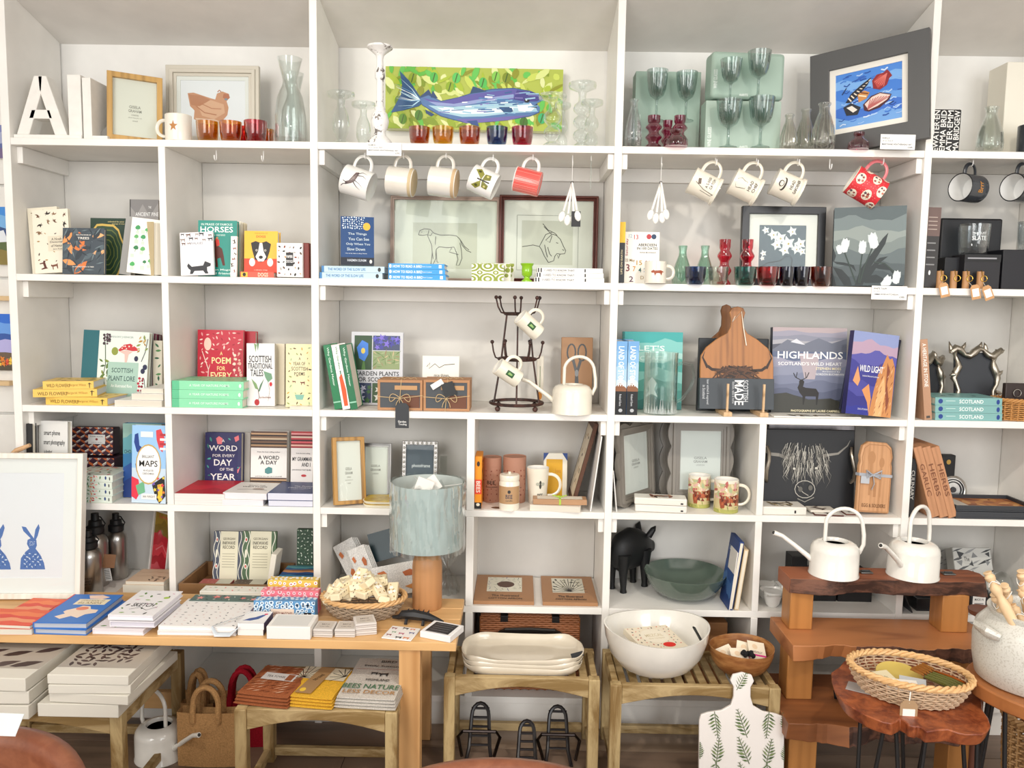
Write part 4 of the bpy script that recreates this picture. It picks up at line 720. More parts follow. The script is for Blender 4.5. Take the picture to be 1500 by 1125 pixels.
orc += [('S', [(5, 98), (20, 88), (45, 84), (60, 70)], 2, '#2a3238'), ('S', [(70, 98), (72, 80), (66, 70)], 2, '#2a3238')]
frame(1087, 1210, 302, .12, Z2, .024, .02, '#17171A', orc, 'black framed picture of white orchids', lean=3, mount=.034, mcol='#E9E6E0', fr=.3, box=(0, 0, 100, 100))
tu = [('G', 815, 225, 1085, 510, ['#4F5C5F', '#6E7B7C', '#8A9490', '#75807E', '#5C686A', '#4A5558', '#3c484c'], 3)]
for pts in ([(900, 508), (920, 450), (960, 395), (1000, 340), (1020, 320), (1010, 360), (960, 440), (930, 508)], [(930, 500), (950, 450), (990, 410), (1022, 405), (990, 430), (950, 490)], [(815, 440), (850, 450), (880, 480), (890, 508), (860, 508), (840, 480)], [(905, 460), (885, 440), (830, 430), (815, 420), (860, 425), (895, 435)], [(830, 508), (815, 460), (815, 508)], [(960, 440), (1010, 430), (1050, 460), (1060, 490), (1030, 455), (990, 450)], [(920, 480), (980, 470), (1020, 490), (990, 500), (940, 500)], [(815, 370), (826, 400), (820, 420), (815, 420)]): tu.append(('P', pts, '#1E282B'))
for x, y, a, s_ in ((858, 365, .3, 24), (838, 378, -.4, 16), (925, 372, .1, 22), (965, 350, -.3, 27), (1055, 482, .2, 22), (1018, 500, .7, 24)):
    for da in (-.5, .5, 0): tu.append(('P', [(x+s_*(u*cos(a+da)-v*sin(a+da)), y+s_*1.15*(u*sin(a+da)+v*cos(a+da))) for u, v in ((0, -1.1), (.5, -.5), (.55, .2), (.25, .85), (-.25, .85), (-.55, .2), (-.5, -.5))], '#C9D1D3' if da else '#EEF2F2'))
for p_ in (((858, 388), (880, 440), (905, 500)), ((925, 395), (920, 440), (915, 500)), ((962, 375), (935, 440), (920, 500)), ((1045, 460), (1010, 430), (970, 425))): tu.append(('S', p_, 5, '#2A3A34'))
o = boxthing('canvas_painting', 'painting', 'deep edged canvas of white tulips on grey green, under the red jug', 1222, 1328, 304, .06, Z2, .045, '#3E4F5A', tu, Y1=.0, lean=3, roll=-1, box=(815, 225, 1085, 510), part='canvas')
card(1276, 1328, 419, 439, -.003, [('T', 'WHITE TULIPS', 24, 20, 38, 12, '#222'), ('T', 'acrylic', 15, 38, 20, 8, '#555'), ('T', 'EMMA ROSE HUTCHISON', 42, 62, 66, 11, '#222'), ('T', '£385', 86, 80, 14, 12, '#222')], 'white price card over the shelf edge below the tulip canvas')
# ---- last bay
book(1351, 1373, 305, .02, Z2, .16, '#2A2726', [('R', 0, 0, 100, 36, '#6a5550')]+[('R', 20, 12+k*5, 80, 13+k*5, '#b5a49a') for k in range(4)]+[('R', 22, 44+k*9, 78, 45.5+k*9, '#8a8a8a') for k in range(4)]+[('E', 50, 82, 7, 3, '#E8E8E8')], 'thick dark book with a brown top band standing by the upright', lean=1, roll=1)
BX = '#15161B'
boxthing('presentation_box', 'box', 'black presentation box standing open behind the etched whisky glass', 1376, 1466, 320, .14, Z2, .05, BX, bev=.006)
boxthing('presentation_box', 'box', 'black lidded box with a thin strip of lettering, before the etched glass', 1412, 1465, 373, .04, Z2, .08, '#1D1C21', [('R', 0, 0, 100, 22, '#111114'), ('R', 8, 9, 88, 13, '#9a9aa0')])
boxthing('presentation_box', 'box', 'low black box behind the wooden key rings', 1383, 1410, 377, .07, Z2, .05, '#111218'); boxthing('presentation_box', 'box', 'black box at the end of the second shelf, cut by the view', 1468, 1530, 366, .05, Z2, .1, '#17171E')
WT = [(0, 0), (.86, 0), (.9, .06), (.96, .5), (1, 1), (.96, 1), (.9, .4), (.8, .2), (0, .18)]
zt = sz(369, 1.27, .1)
o = lathed('whisky_glass', 'glass', 'etched clear whisky tumbler on the black box', 1405, 1448, 329, .08, sz(371, 1.3, .08), WT, glassmat('#D8E0E2')); pp = o.location
m = MB(); r_ = (sx(1448, .08, 1.5)-sx(1405, .08, 1.5))/2; art(m, [('T', 'THE JUST', 50, 40, 60, 16, '#E4E8E8'), ('T', 'SLATE', 50, 62, 60, 22, '#E4E8E8')], r_*1.5, .06, lambda x, z, f: ((r_*.99+f)*sin(x/r_-.9), -(r_*.99+f)*cos(x/r_-.9), z+.022)); m.build('etching', o, smooth=False)
lathed('whisky_glass', 'glass', 'clear tumbler just visible above the last black box', 1492, 1530, 325, .08, sz(366, 1.45, .08)+.001, WT, glassmat('#D8E0E2'))
KW = M('#B98A5E', .5, 'wood', a=2, dark='#6a4428')
def keyring(px, Y, label, tagpx=None):
    p = W(px, 418, Y); o = thing('key_ring', label, 'key ring', (p.x, Y, Z2+.0005))
    MB(KW).lathe([(0, 0), (.010, 0), (.010, .052), (0, .052)], 12).build('wooden_fob', o, bev=0)
    MB(M('#C9A24A', .25, 'metal')).tube([(.006+.009*cos(a), -.011, .030+.009*sin(a)) for a in [2*pi*i/14 for i in range(14)]], .0013, 6, True).build('split_ring', o)
    MB(M('#C9A24A', .25, 'metal')).tube([(.0, -.011, .04), (-.002, -.012, .05), (0, -.004, .056), (0, 0, .052)], .0011, 5).build('chain', o)
    if tagpx:
        q = W(tagpx[0], tagpx[1], -.012); dx = q.x-p.x; dz = q.z-Z2; m = MB(M('#C99A6C', .8), Matrix.Translation((dx, -.012-Y, dz))@Matrix.Rotation(rad(tagpx[2]), 4, 'Y'))
        m.prism([(-.014, -.022), (.014, -.022), (.014, .014), (.008, .022), (-.008, .022), (-.014, .014)], -.0006, .0006); g = m.build('swing_tag', o); m2 = MB('#F1EEE8', m.T).box(-.010, .010, -.0012, -.0006, -.014, .010); m2.build('price_sticker', g)
        MB('#E8E2D2').tube([(.004, -.010, .02), (dx*.6, -.014-Y*.6, max(.004, .5*dz+.01)), (dx, -.0125-Y, dz+.02)], .0006, 4).build('string', o)
for a in ((1376, .02, 'turned wooden key ring nearest the thick dark book', (1383, 425, -14)), (1396, .02, 'grey marbled key ring, second from the thick dark book'), (1414, .02, 'wooden key ring with a big brass loop, third from the thick dark book', (1429, 428, -12)), (1435, .02, 'wooden key ring farthest along its row', (1447, 429, -22))): keyring(*a)
# ================================================================ THIRD SHELF
lore = [('R', 0, 0, 24, 100, '#1F6670'), ('T', 'GREGORY J KENICER', 58, 9, 36, 3.4, '#9aa5a0'), ('X', 'dot', 14, 30, 5, 42, 20, 4, ['#3a2a30', '#6a5560'], 3), ('E', 49, 30, 5, 6, '#8f9a3c'), ('S', [(34, 20), (36, 50), (30, 88)], 1.2, '#4a5a3c'), ('P', [(24, 82), (31, 66), (38, 82), (36, 98), (24, 98)], '#5c7a34'),
 ('X', 'leaf', 10, 25, 42, 46, 80, 9, ['#5c7a34', '#7a8a3c', '#3f5a2c'], 4), ('P', [(54, 28), (62, 20), (72, 18), (82, 24), (84, 28), (76, 29), (64, 27), (56, 30)], '#C92A34'), ('P', [(55, 30), (66, 28), (76, 30), (70, 34), (68, 46), (65, 46), (64, 34)], '#E3BFB5'), ('X', 'dot', 6, 58, 20, 78, 27, 2.2, ['#F6E6DC'], 6),
 ('R', 40, 46, 86, 96, '#A9C9BB'), ('T', 'SCOTTISH', 62, 58, 32, 7, '#2f5350'), ('T', 'PLANT LORE', 62, 70, 40, 7.5, '#2f5350'), ('T', 'An illustrated flora', 62, 81, 32, 4.5, '#F6FAF6'), ('S', [(98, 10), (95, 30), (90, 44)], 1, '#4a4048'), ('X', 'leaf', 9, 82, 6, 99, 32, 7, ['#C9A86a', '#8a9a4c', '#B5862c'], 12), ('E', 82, 40, 3, 4, '#1f2348'), ('E', 96, 52, 3.4, 4, '#1f2348'), ('E', 93, 58, 3.2, 4, '#1f2348'), ('X', 'dot', 10, 86, 66, 96, 88, 3.4, ['#B5243c', '#8a1c34'], 5), ('S', [(96, 70), (99, 90), (94, 99)], .8, '#4a4048')]
book(115, 212, 487, .15, Z3, .02, '#E4EEE6', lore, 'botanical plant lore book with a red toadstool and teal spine band', roll=1.5, lean=8, spine='#1F6670')
for k in range(3): book(150+k*5, 217+k*6, 488+k, .178+k*.024, Z3, .02, ('#C9C9C6', '#7A2448', '#5a2030')[k], (), ('grey edged copy directly behind the toadstool book', 'plum edged copy, second behind the toadstool book', 'maroon edged copy, third behind the toadstool book')[k], lean=8, pages=M('#B5B2B0', .8))
book(223, 236, 500, .20, Z3, .03, '#DDD6C4', [('X', 'leaf', 8, 10, 2, 98, 98, 60, ['#2f6a44', '#4f8a4c', '#1f5a3c'], 3)], 'pale book with a dark green leaf spray pressed to the divider', lean=4)
P = Pile(Z3+.0005)
wf = [('T', 'WILD FLOWERS', 30, 56, 46, 44, '#7A5A14'), ('T', 'Margaret Wilson', 68, 52, 34, 40, '#B58A34'), ('P', [(88, 40), (92, 18), (97, 40), (93, 34), (92.5, 88), (91.5, 88), (91, 34)], '#3a2c10')]
for k, (a, b, rz, l) in enumerate(((66, 158, -2, 'lowest yellow wild flower book of three in a loose stack'), (53, 138, 14, 'middle yellow wild flower book, turned to show its black board'), (66, 134, 12, 'top yellow wild flower book of the loose stack'))):
    P.spine(a, b, 11.5, .012+k*.003, .125, '#EDC45A' if k else '#F0C964', wf, l, rz=rz, spine='#EDC45A', prims=[('X', 'flower', 12, 5, 5, 95, 95, 16, ['#C9B44a', '#8a8a3c', '#5c6a2c', '#B58a2c'], k)], pages=M('#D6D8E2', .8))
P = Pile(Z3+.0005)
for k, (a, b, tp, rz, l) in enumerate(((168, 238, 9, 0, 'bottom white booklet pack of the stack by the divider'), (193, 240, 9, 0, 'middle white booklet pack of the stack by the divider'), (207, 240, 7, 0, 'top white booklet pack of the stack by the divider'))):
    P.flat(a, b-1, tp, .005+k*.012, .14, '#ECE9E4', [('X', 'leaf', 4, 20, 10, 90, 90, 20, ['#C9D0B0', '#E3D5CC'], 7)], l, hard=False, name='booklet', cat='booklet')
# poems
P = Pile(Z3+.0005)
for k in range(3): P.spine(252, 355-k*(-1), 13, .004, .15, '#8CDCAE', [('R', 0, 0, 10, 100, '#5FBF90'), ('T', 'A YEAR OF NATURE POEMS', 52, 50, 56, 26, '#E4F8EC'), ('E', 95, 50, 1.6, 22, '#F4FFF8')], ('bottom mint green book of the stack in front of the red poem book', 'middle mint green book of the stack in front of the red poem book', 'top mint green book with a gold flecked cover, before the red poem book')[k], prims=[('X', 'leaf', 30, 2, 2, 98, 98, 12, ['#6FBF8a', '#C9A85a', '#A9DCB5', '#4f9f78'], 4)])
poem = [('X', 'leaf', 110, 3, 2, 97, 98, 8, ['#E8A0A0', '#F4C9BF', '#A5122a', '#F6D8CC', '#F0B0A8'], 5), ('E', 22, 20, 8, 9, '#F6C8B8'), ('S', [(10, 30), (24, 56), (22, 76)], 1.6, '#F6D8CC'), ('S', [(36, 30), (24, 56)], 1.4, '#F6D8CC'), ('X', 'dot', 12, 78, 30, 98, 74, 6, ['#F8DCCB', '#F3B8A8'], 8), ('R', 27, 29, 76, 84, '#C31432'), ('T', 'A', 52, 33, 6, 5, '#F8DF9A'), ('T', 'POEM', 52, 43, 42, 9, '#FBE8A8'), ('T', 'FOR', 52, 54, 18, 6, '#F8DF9A'), ('T', 'EVERY', 52, 64, 46, 9, '#FBE8A8'), ('T', 'DAY', 50, 77, 32, 9, '#FBE8A8'), ('T', 'OF THE', 52, 88, 34, 6, '#F8DF9A')]
book(288, 355, 484, .165, Z3, .018, '#C31432', poem, 'crimson poem book with cream foliage and gold capitals', lean=4); book(334, 373, 486, .20, Z3, .025, '#B01228', (), 'plain crimson board edge behind the crimson poem book', lean=4)
tal = [('P', [(26, 0), (32, 14), (36, 2)], '#7fa06a'), ('P', [(36, 0), (40, 12), (44, 0)], '#5c8a5c'), ('T', 'SCOTTISH', 48, 25, 80, 11, '#26262a'), ('T', 'TRADITIONAL', 48, 36, 88, 9, '#26262a'), ('T', 'TALES', 36, 47, 46, 11, '#26262a'), ('P', [(60, 44), (88, 48), (92, 56), (76, 62), (66, 54)], '#6f9a7a'), ('P', [(16, 56), (34, 64), (42, 74), (30, 72)], '#7fa06a'), ('P', [(62, 56), (48, 66), (40, 78), (46, 76)], '#4f7a5c'), ('E', 86, 65, 5, 3.4, '#C9202c'), ('S', [(76, 62), (82, 75), (76, 92)], 1, '#8a6a5c'), ('S', [(40, 72), (44, 86), (38, 94)], 1.6, '#6a3a34'), ('E', 36, 94, 9, 5, '#B01c24'), ('T', 'Lari Don & friends', 66, 86, 40, 3, '#8a4a34')]
book(361, 402, 504, .05, Z3, .028, '#E6E4E3', tal, 'grey white book of traditional tales with sprouting leaves', lean=3, hard=False, Y1=.06); book(371, 416, 504, .10, Z3, .02, '#E8DDC4', (), 'cream edged paperback behind the traditional tales book', lean=3, hard=False)
yr = [('X', 'leaf', 44, 3, 2, 97, 98, 12, ['#8a9a5c', '#5c4a34', '#C9A04a', '#9ab58a', '#3a3428'], 6), ('R', 22, 18, 80, 50, '#F1E6B8'), ('R', 26, 56, 78, 76, '#F1E6B8'), ('T', 'A', 52, 23, 8, 5, '#4a4434'), ('T', 'YEAR OF', 50, 31, 46, 5.5, '#4a4434'), ('T', 'SCOTTISH', 52, 39, 62, 6, '#4a4434'), ('T', 'POEMS', 52, 47, 40, 5.5, '#4a4434'), ('X', 'beast', 2, 18, 56, 90, 68, 17, ['#6a2420'], 4, 0), ('P', [(34, 80), (70, 80), (64, 88), (40, 88)], '#7fb5a5')]
book(418, 457, 505, .04, Z3, .03, '#EFE3B0', yr, 'pale yellow Scottish poems book with little deer, against the upright', lean=3)
P = Pile(Z3+.0005); P.flat(425, 458, 4, .006, .09, '#E6E2D8', [('X', 'leaf', 6, 10, 10, 90, 90, 20, ['#C9C0B0'], 3)], 'thin white booklet lying in front of the pale yellow book', hard=False, name='booklet', cat='booklet')
# garden bay
for k, (x0, x1, c, l) in enumerate(((490, 501, '#1E7A4C', 'green gardening book leaning on the upright, outermost'), (501.8, 513, '#EFEFEA', 'white and orange spined gardening book between two green ones'), (513.8, 524, '#1C6E46', 'green gardening book leaning nearest the garden plants book'))):
    o = book(x0, x1, 505, .012+k*.001, Z3, .09, c, [('T', 'Why Gardens Matter', 50, 34, 60, 34, '#DDF0E4', -90), ('R', 0, 88, 100, 90, '#9ad0b5')] if k != 1 else [('T', 'Why Gardens Matter', 55, 30, 55, 30, '#1E7A4C', -90), ('P', [(30, 50), (70, 45), (90, 70), (80, 95), (30, 95)], '#D8582a')], l, roll=-10, lean=0, spine=c)
gp = [('R', 6, 5, 40, 52, '#2a4a2c'), ('P', [(23+13*cos(q*pi/3+.3)*(1 if q % 2 else .8), 26+15*sin(q*pi/3+.3)) for q in range(6)], '#3f7fd8'), ('E', 23, 26, 4, 4, '#E8D060'), ('P', [(23, 40), (26, 40), (28, 52), (20, 52)], '#4f7a3c'),
 ('R', 42, 5, 94, 25, '#3f4a6a'), ('X', 'flower', 12, 43, 6, 93, 24, 14, ['#5c5cc0', '#7a6ad0', '#3f3f9a'], 3), ('R', 42, 26, 94, 51, '#8a9a6c'), ('X', 'thin', 30, 43, 27, 93, 50, 14, ['#C9B08a', '#5c7a3c', '#A9B58a', '#9a7a5c', '#6a8a4c'], 4), ('T', 'GARDEN PLANTS', 50, 57, 86, 6, '#26262a'), ('T', 'FOR SCOTLAND', 50, 65, 80, 6, '#26262a'), ('R', 6, 70, 40, 97, '#2c3a5c'), ('X', 'flower', 9, 7, 71, 39, 96, 14, ['#4f5ca5', '#C9CBE0', '#3a6a34'], 5), ('R', 42, 70, 94, 97, '#3a5a34'), ('X', 'flower', 6, 43, 71, 93, 96, 18, ['#E3E6DC', '#C9D6B5', '#5c8a4c'], 6)]
book(513, 589, 487, .13, Z3, .014, '#C9CBD0', gp, 'pale grey garden plants book with four flower photographs', lean=6)
boxthing('greeting_card', 'card', 'cream card drawn with a green watering can', 618, 672, 522, .16, Z3, .006, '#F2EFE4', [('S', [(12, 22), (20, 14), (18, 26), (34, 16), (46, 24), (60, 18), (88, 16)], 1.8, '#3a3a34'), ('P', [(34, 64), (62, 60), (62, 96), (36, 96)], '#5C8A3C'), ('S', [(34, 76), (20, 66), (12, 56)], 6, '#5C8A3C'), ('S', [(62, 66), (76, 60), (76, 80), (62, 88)], 4, '#5C8A3C'), ('T', 'nice things', 52, 40, 40, 8, '#6a6a60')], lean=6, bev=.0005)
KR = M('#B58660', .75, 'paint', s=60)
def giftbox(x0, x1, label, sx2, tagtxt=None, thick=.11):
    c, w, h, _ = pose(x0, x1, 557, .02, Z3); o = thing('gift_box', label, 'gift box', (c.x, .02, Z3+.0005), group='pair of kraft gift boxes tied with twine')
    m = MB(KR); ring(m, rectpts(w, h, 0), rectpts(w, h, .008), 0, .01); m.box(-w/2, w/2, .01, thick, 0, h); m.build('carton', o, bev=.001)
    MB('#474B50').box(-w/2+.008, w/2-.008, .0015, .004, .008, h-.008).build('slate_window', o); MB('#6A3E28').box(w*.05, w/2-.010, .0008, .0014, .009, h*.5).build('soap_edge', o)
    MB('#BE9264').box(-w*.12, w*.38, -.0008, .0006, h*.68, h*.82).build('paper_band', o)
    TWN = M('#C9AE84', .8); m = MB(TWN)
    m.tube([(-w/2-.001, 0, h*.45), (0, -.003, h*.40), (w/2+.001, 0, h*.5)], .0012, 5); m.tube([(sx2-.004, -.002, 0), (sx2, -.003, h*.4), (sx2+.004, 0, h+.001), (sx2, .05, h+.002), (sx2, thick, h+.001)], .0012, 5); m.build('twine', o)
    m = MB(TWN)
    for s_ in (1, -1):
        m.tube([(sx2+s_*.026*sin(a)*1.0+s_*.004*a, -.005, h*.42+.012*sin(2*a)+s_*.0) for a in [pi*q/12 for q in range(13)]], .0012, 5); m.tube([(sx2, -.004, h*.42), (sx2+s_*.010, -.005, h*.25), (sx2+s_*.013, -.004, h*.12)], .0012, 5)
    m.build('bow', o)
    m = MB(TWN); [m.tube([(sx2-.03+.02*q, .02, h+.002), (sx2-.02+.02*q, .035, h+.006), (sx2-.01+.02*q, .02, h+.002)], .0011, 5) for q in range(4)]; m.build('top_bow', o)
    return o, w, h
o, w, h = giftbox(553, 619, 'kraft gift box with a twine bow and slate tag hanging over the shelf', .0)
m = MB('#33363A', Matrix.Translation((.01, -.024, -.034))); m.prism([(-.021, -.018), (.021, -.018), (.021, .05), (.012, .06), (-.012, .06), (-.021, .05)], 0, .0012); q_ = m.build('slate_tag', o); m = MB(); art(m, [('T', 'Garden', 50, 74, 60, 9, '#E9E9E6'), ('T', 'Trading', 54, 86, 60, 9, '#E9E9E6')], .042, .078, flatfn(-.011, -.052, -.024)); m.build('tag_lettering', q_, smooth=False)
o, w, h = giftbox(620, 688, 'kraft gift box with a twine bow and black label, nearer the mug tree', .0)
m = MB('#26282B', Matrix.Rotation(rad(-20), 4, 'Y')); m.box(.012, .05, -.008, -.0068, h*.42, h*.86); q_ = m.build('black_label', o); MB('#ECEAE4', Matrix.Rotation(rad(-32), 4, 'Y')).box(.0, .04, -.0066, -.0058, h*.8, h*.98).build('white_slip', o)
# mug tree
RU = M('#4A2A22', .5, 'blotch', dark='#2a1814', s=40)
cx_ = sx(757, .09, 1.1); zt_ = [sz(594, cx_, .09)-Z3, sz(526, cx_, .09)-Z3, sz(460, cx_, .09)-Z3]; o = thing('mug_tree', 'rusty brown wire mug tree with ball tipped hooks', 'mug rack', (cx_, .09, Z3+.0005))
rr = (.083, .058, .040); zt_ = [.022, zt_[1], zt_[2]]
for k in range(3): m = MB(RU); m.T = Matrix.Translation((0, 0, zt_[k])); m.tube([(rr[k]*cos(a), rr[k]*sin(a), 0) for a in [2*pi*i/32 for i in range(32)]], .0052, 8, True); m.build('hoop', o)
m = MB(RU)
for q in range(6): a = pi/6+q*pi/3; m.tube([(rr[0]*cos(a), rr[0]*sin(a), zt_[0]), (rr[1]*cos(a), rr[1]*sin(a), zt_[1]), (rr[2]*cos(a), rr[2]*sin(a), zt_[2])], .0028, 6)
m.build('rods', o)
for k in (1, 2):
    for q in range(6 if k == 1 else 6):
        a = (0 if k == 1 else pi/8)+q*pi/3; e = (.022, .034)[k-1]; hh = (.05, .048)[k-1]; m = MB(RU); m.tube([(rr[k]*cos(a), rr[k]*sin(a), zt_[k]), ((rr[k]+e*.5)*cos(a), (rr[k]+e*.5)*sin(a), zt_[k]+.004), ((rr[k]+e*.8)*cos(a), (rr[k]+e*.8)*sin(a), zt_[k]+hh*.45), ((rr[k]+e)*cos(a), (rr[k]+e)*sin(a), zt_[k]+hh)], .0026, 6)
        m.ball(((rr[k]+e)*cos(a), (rr[k]+e)*sin(a), zt_[k]+hh+.003), .0062, 10); m.build('hook', o)
for a in (pi/4, 3*pi/4, 5*pi/4, 7*pi/4): MB(RU).ball((rr[0]*cos(a), rr[0]*sin(a), .0085), .0085, 10).build('foot', o)
ms = [('R', 36, 34, 66, 66, '#2F5A34'), ('P', [(44, 40), (58, 44), (54, 60), (46, 58)], '#8fb56a')]
def treemug(cx, cy, label, tilt, Y):
    zd = Vector((-cos(rad(tilt)), -.25, sin(rad(tilt)))).normalized(); xd = Vector((.3, 0, 1)); xd = (xd-zd*xd.dot(zd)).normalized(); R = Matrix((xd, zd.cross(xd), zd)).transposed().to_4x4(); p = W(cx, cy, Y); mid = R @ Vector((0, 0, .04))
    o = thing('mug', label, 'mug', p-mid); mugmesh(o, .027, .078, '#EFE9D8', T=R, prims=ms); return o
treemug(775, 476, 'small cream mug with a green square, high on the mug tree', 42, .02); treemug(744, 546, 'small cream mug with a green square, low on the mug tree', 34, -.02)
boxthing('swing_tag', 'tag', 'grey paper tag hanging inside the mug tree', 755, 766, 476, .085, sz(499, .0, .085), .001, '#C9C7C2', bev=0)
boxthing('seed_packet', 'packet', 'narrow seed packet with an orange flower behind the mug tree', 786, 796, 522, .16, Z3, .006, '#EDE6D6', [('E', 50, 78, 34, 8, '#D88a2c'), ('S', [(50, 20), (50, 70)], 8, '#5c7a3c')], lean=4)
boxthing('boxed_scissors', 'box', 'kraft box printed with grey scissors', 822, 868, 495, .19, Z3, .02, '#A9805C', [('S', [(32+13*cos(a), 22+12*sin(a)) for a in [2*pi*q/14 for q in range(15)]], 5, '#4f5254'), ('S', [(66+13*cos(a), 22+12*sin(a)) for a in [2*pi*q/14 for q in range(15)]], 5, '#4f5254'), ('S', [(38, 33), (50, 52), (56, 90)], 9, '#5a5d60'), ('S', [(62, 33), (50, 52), (46, 90)], 9, '#55585a'), ('E', 50, 52, 6, 5, '#8a8d8f'), ('R', 40, 78, 62, 99, '#4a4d50')], lean=4)
ENA = M('#F1EEE6', .18, 'glaze')
def watering_can(cx, yb, hw, Y, z, label, rot=0, mat=ENA, big=1.0, ribs=0, hs=1, base_py=True):
    c = Vector((sx(cx, Y, z+.05), Y, z)); R = hw*(Y+D)/F; o = thing('watering_can', label, 'watering can', c+Vector((0, 0, .0006)), (0, 0, rad(rot)))
    m = MB(mat); m.lathe([(0, .002), (.98*R, .002), (1.03*R, 0), (1.03*R, .05*R), (1.0*R, .08*R), (1.0*R, 1.05*R), (.97*R, 1.2*R), (.86*R, 1.36*R), (.70*R, 1.44*R), (.56*R, 1.47*R), (.54*R, 1.47*R), (.50*R, 1.40*R), (.50*R, 1.25*R)], 64 if ribs else 36, rib=.012 if ribs else 0, nr=32); m.build('body', o, sharp=60)
    MB(M('#3c3a36', .6)).lathe([(0, 1.30*R), (.52*R, 1.30*R)], 24).build('filler_shade_disc', o)  # dark coloured disc standing in for the shade inside the filler opening
    pts = [(-.42*R, 0, 1.43*R), (-.42*R, 0, 1.9*R)]+[(.33*R-.76*R*cos(a), 0, 2.15*R+.72*R*sin(a)) for a in [pi*q/14 for q in range(1, 14)]]+[(1.16*R, 0, 1.75*R), (1.17*R, 0, 1.35*R), (1.0*R, 0, .95*R)]
    m = MB(mat); m.tube(pts, .085*R, 10); m.build('handle', o)
    m = MB(mat); m.tube([(-.85*R, 0, .55*R), (-1.15*R, 0, .78*R), (-1.7*R, 0, 1.2*R), (-2.2*R, 0, 1.56*R), (-2.55*R, 0, 1.68*R)], [.15*R, .11*R, .10*R, .095*R, .11*R], 10); s_ = m.build('spout', o)
    MB('#2a2826').ball((-2.56*R, 0, 1.685*R), .07*R, 8).build('spout_shade_plug', s_); return o  # solid dark ball, coloured as the shade inside the open spout tip
watering_can(838, 603, 29, .03, Z3, 'cream ribbed watering can on the shelf below the scissors box', ribs=1, mat=M('#EDE6D6', .3, 'glaze'))
# book bay
for k, (a, b, l) in enumerate(((901, 917, 'blue and black spined book touching the upright'), (919, 935, 'blue and black spined book beside its twin'))):
    book(a, b, 500, .006, Z3, .14, '#6FA3D6', [('G', 0, 0, 100, 68, ['#6FA3D6', '#86B5DE', '#A9CBE6', '#C9D9E3'], k), ('P', [(0, 62), (40, 56), (100, 64), (100, 70), (0, 70)], '#8a5a3c'), ('R', 0, 68, 100, 100, '#17181B'), ('T', 'LAND OF STONE', 46, 34, 54, 52, '#F6FAFC', -90), ('T', 'Roland Gunn', 46, 80, 16, 20, '#C9CBD0', -90), ('E', 50, 94, 18, 2.4, '#B5B8BC')], l, lean=0)
book(912, 1000, 487, .14, Z3, .02, '#3FA7A5', [('G', 0, 0, 100, 100, ['#3DA6A4', '#7FC4BE', '#A9D6CE', '#4FA9A0', '#8CC9C0', '#5CA598', '#3f8a80', '#2f6f6a'], 8), ('T', "LET'S", 48, 21, 44, 7, '#EAF6F2'), ('T', 'FORAGE', 48, 34, 50, 6, '#DDEFEA'), ('P', [(50, 58), (58, 66), (54, 74), (60, 84), (50, 80), (40, 84), (46, 74), (42, 66)], '#EAF6F2'), ('R', 0, 0, 3, 100, '#17706e')], 'teal misty foraging book behind the glass jug', lean=4)
o = lathed('glass_jug', 'jug', 'tall clear glass jug etched with grasses, with a looped handle', 943, 992, 516, .05, Z3, [(0, .01), (.94, 0), (1, .02), (1, .5), (1, .97), (1.02, 1), (.96, 1), (.96, .03), (0, .03)], glassmat('#E4EFEC'))
r_ = (sx(992, .05, 1.1)-sx(943, .05, 1.1))/2; hj = sz(516, .42, .05)-Z3; m = MB(glassmat('#DCE8E4')); m.tube([(r_*.98, 0, hj*.80), (r_*1.25, 0, hj*.83), (r_*1.85, 0, hj*.80), (r_*2.0, 0, hj*.6), (r_*1.8, 0, hj*.42), (r_*1.3, 0, hj*.24), (r_*1.0, 0, hj*.2)], .0045, 8); m.build('handle', o)
m = MB(); art(m, [('S', [(x, 100), (x+rn.uniform(-3, 3), 100-rn.uniform(20, 70))], 1.2, '#F2F7F5', 1) for x in range(1, 100, 3)], r_*2.6, hj*.35, lambda x, z, f: ((r_+f)*sin(x/r_-1.3), -(r_+f)*cos(x/r_-1.3), z+.005)); m.build('etching', o, smooth=False)
OAK = M('#A8703E', .45, 'wood', a=2, dark='#6f4422', s=26)
def paddle(o, w, h, t, neck=.30, mat=OAK, y0=0):
    pts = []
    for u, v in ((-.5, .0), (-.5, .42), (-.49, .52), (-.42, .60), (-.28, .68), (-.14, .74), (-.09, .80), (-.085, .88), (-.11, .94), (-.08, .985), (0, 1), (.08, .985), (.11, .94), (.085, .88), (.09, .80), (.14, .74), (.28, .68), (.42, .60), (.49, .52), (.5, .42), (.5, 0)): pts.append((u*w, v*h))
    MB(mat).prism(pts, y0, y0+t).build('board', o, bev=.002)
c, w, h, _ = pose(1028, 1136, 449, .06, Z3+.014)
o = thing('serving_board', 'oak paddle serving board engraved with a highland cow above a dark sleeve', 'serving board', c, (-rad(7), 0, 0)); paddle(o, w, h, .014)
hair = [('S', [(10, 70), (3, 45), (6, 30)], 4, '#2c1a10', 1), ('S', [(90, 70), (97, 45), (94, 30)], 4, '#2c1a10', 1), ('S', [(30, 76), (16, 74), (10, 66)], 4, '#2c1a10'), ('S', [(70, 76), (84, 74), (90, 66)], 4, '#2c1a10')]+[('S', [(50+rn.uniform(-22, 22), rn.uniform(64, 72)), (50+rn.uniform(-30, 30), rn.uniform(76, 84)), (50+rn.uniform(-34, 34), 96)], 1.6, rn.choice(['#3a2214', '#5a3820', '#24150c'])) for _ in range(60)]
m = MB(); art(m, hair, w, h*.40, flatfn(-w/2, h*.28, 0)); m.build('engraved_cow', o, smooth=False)
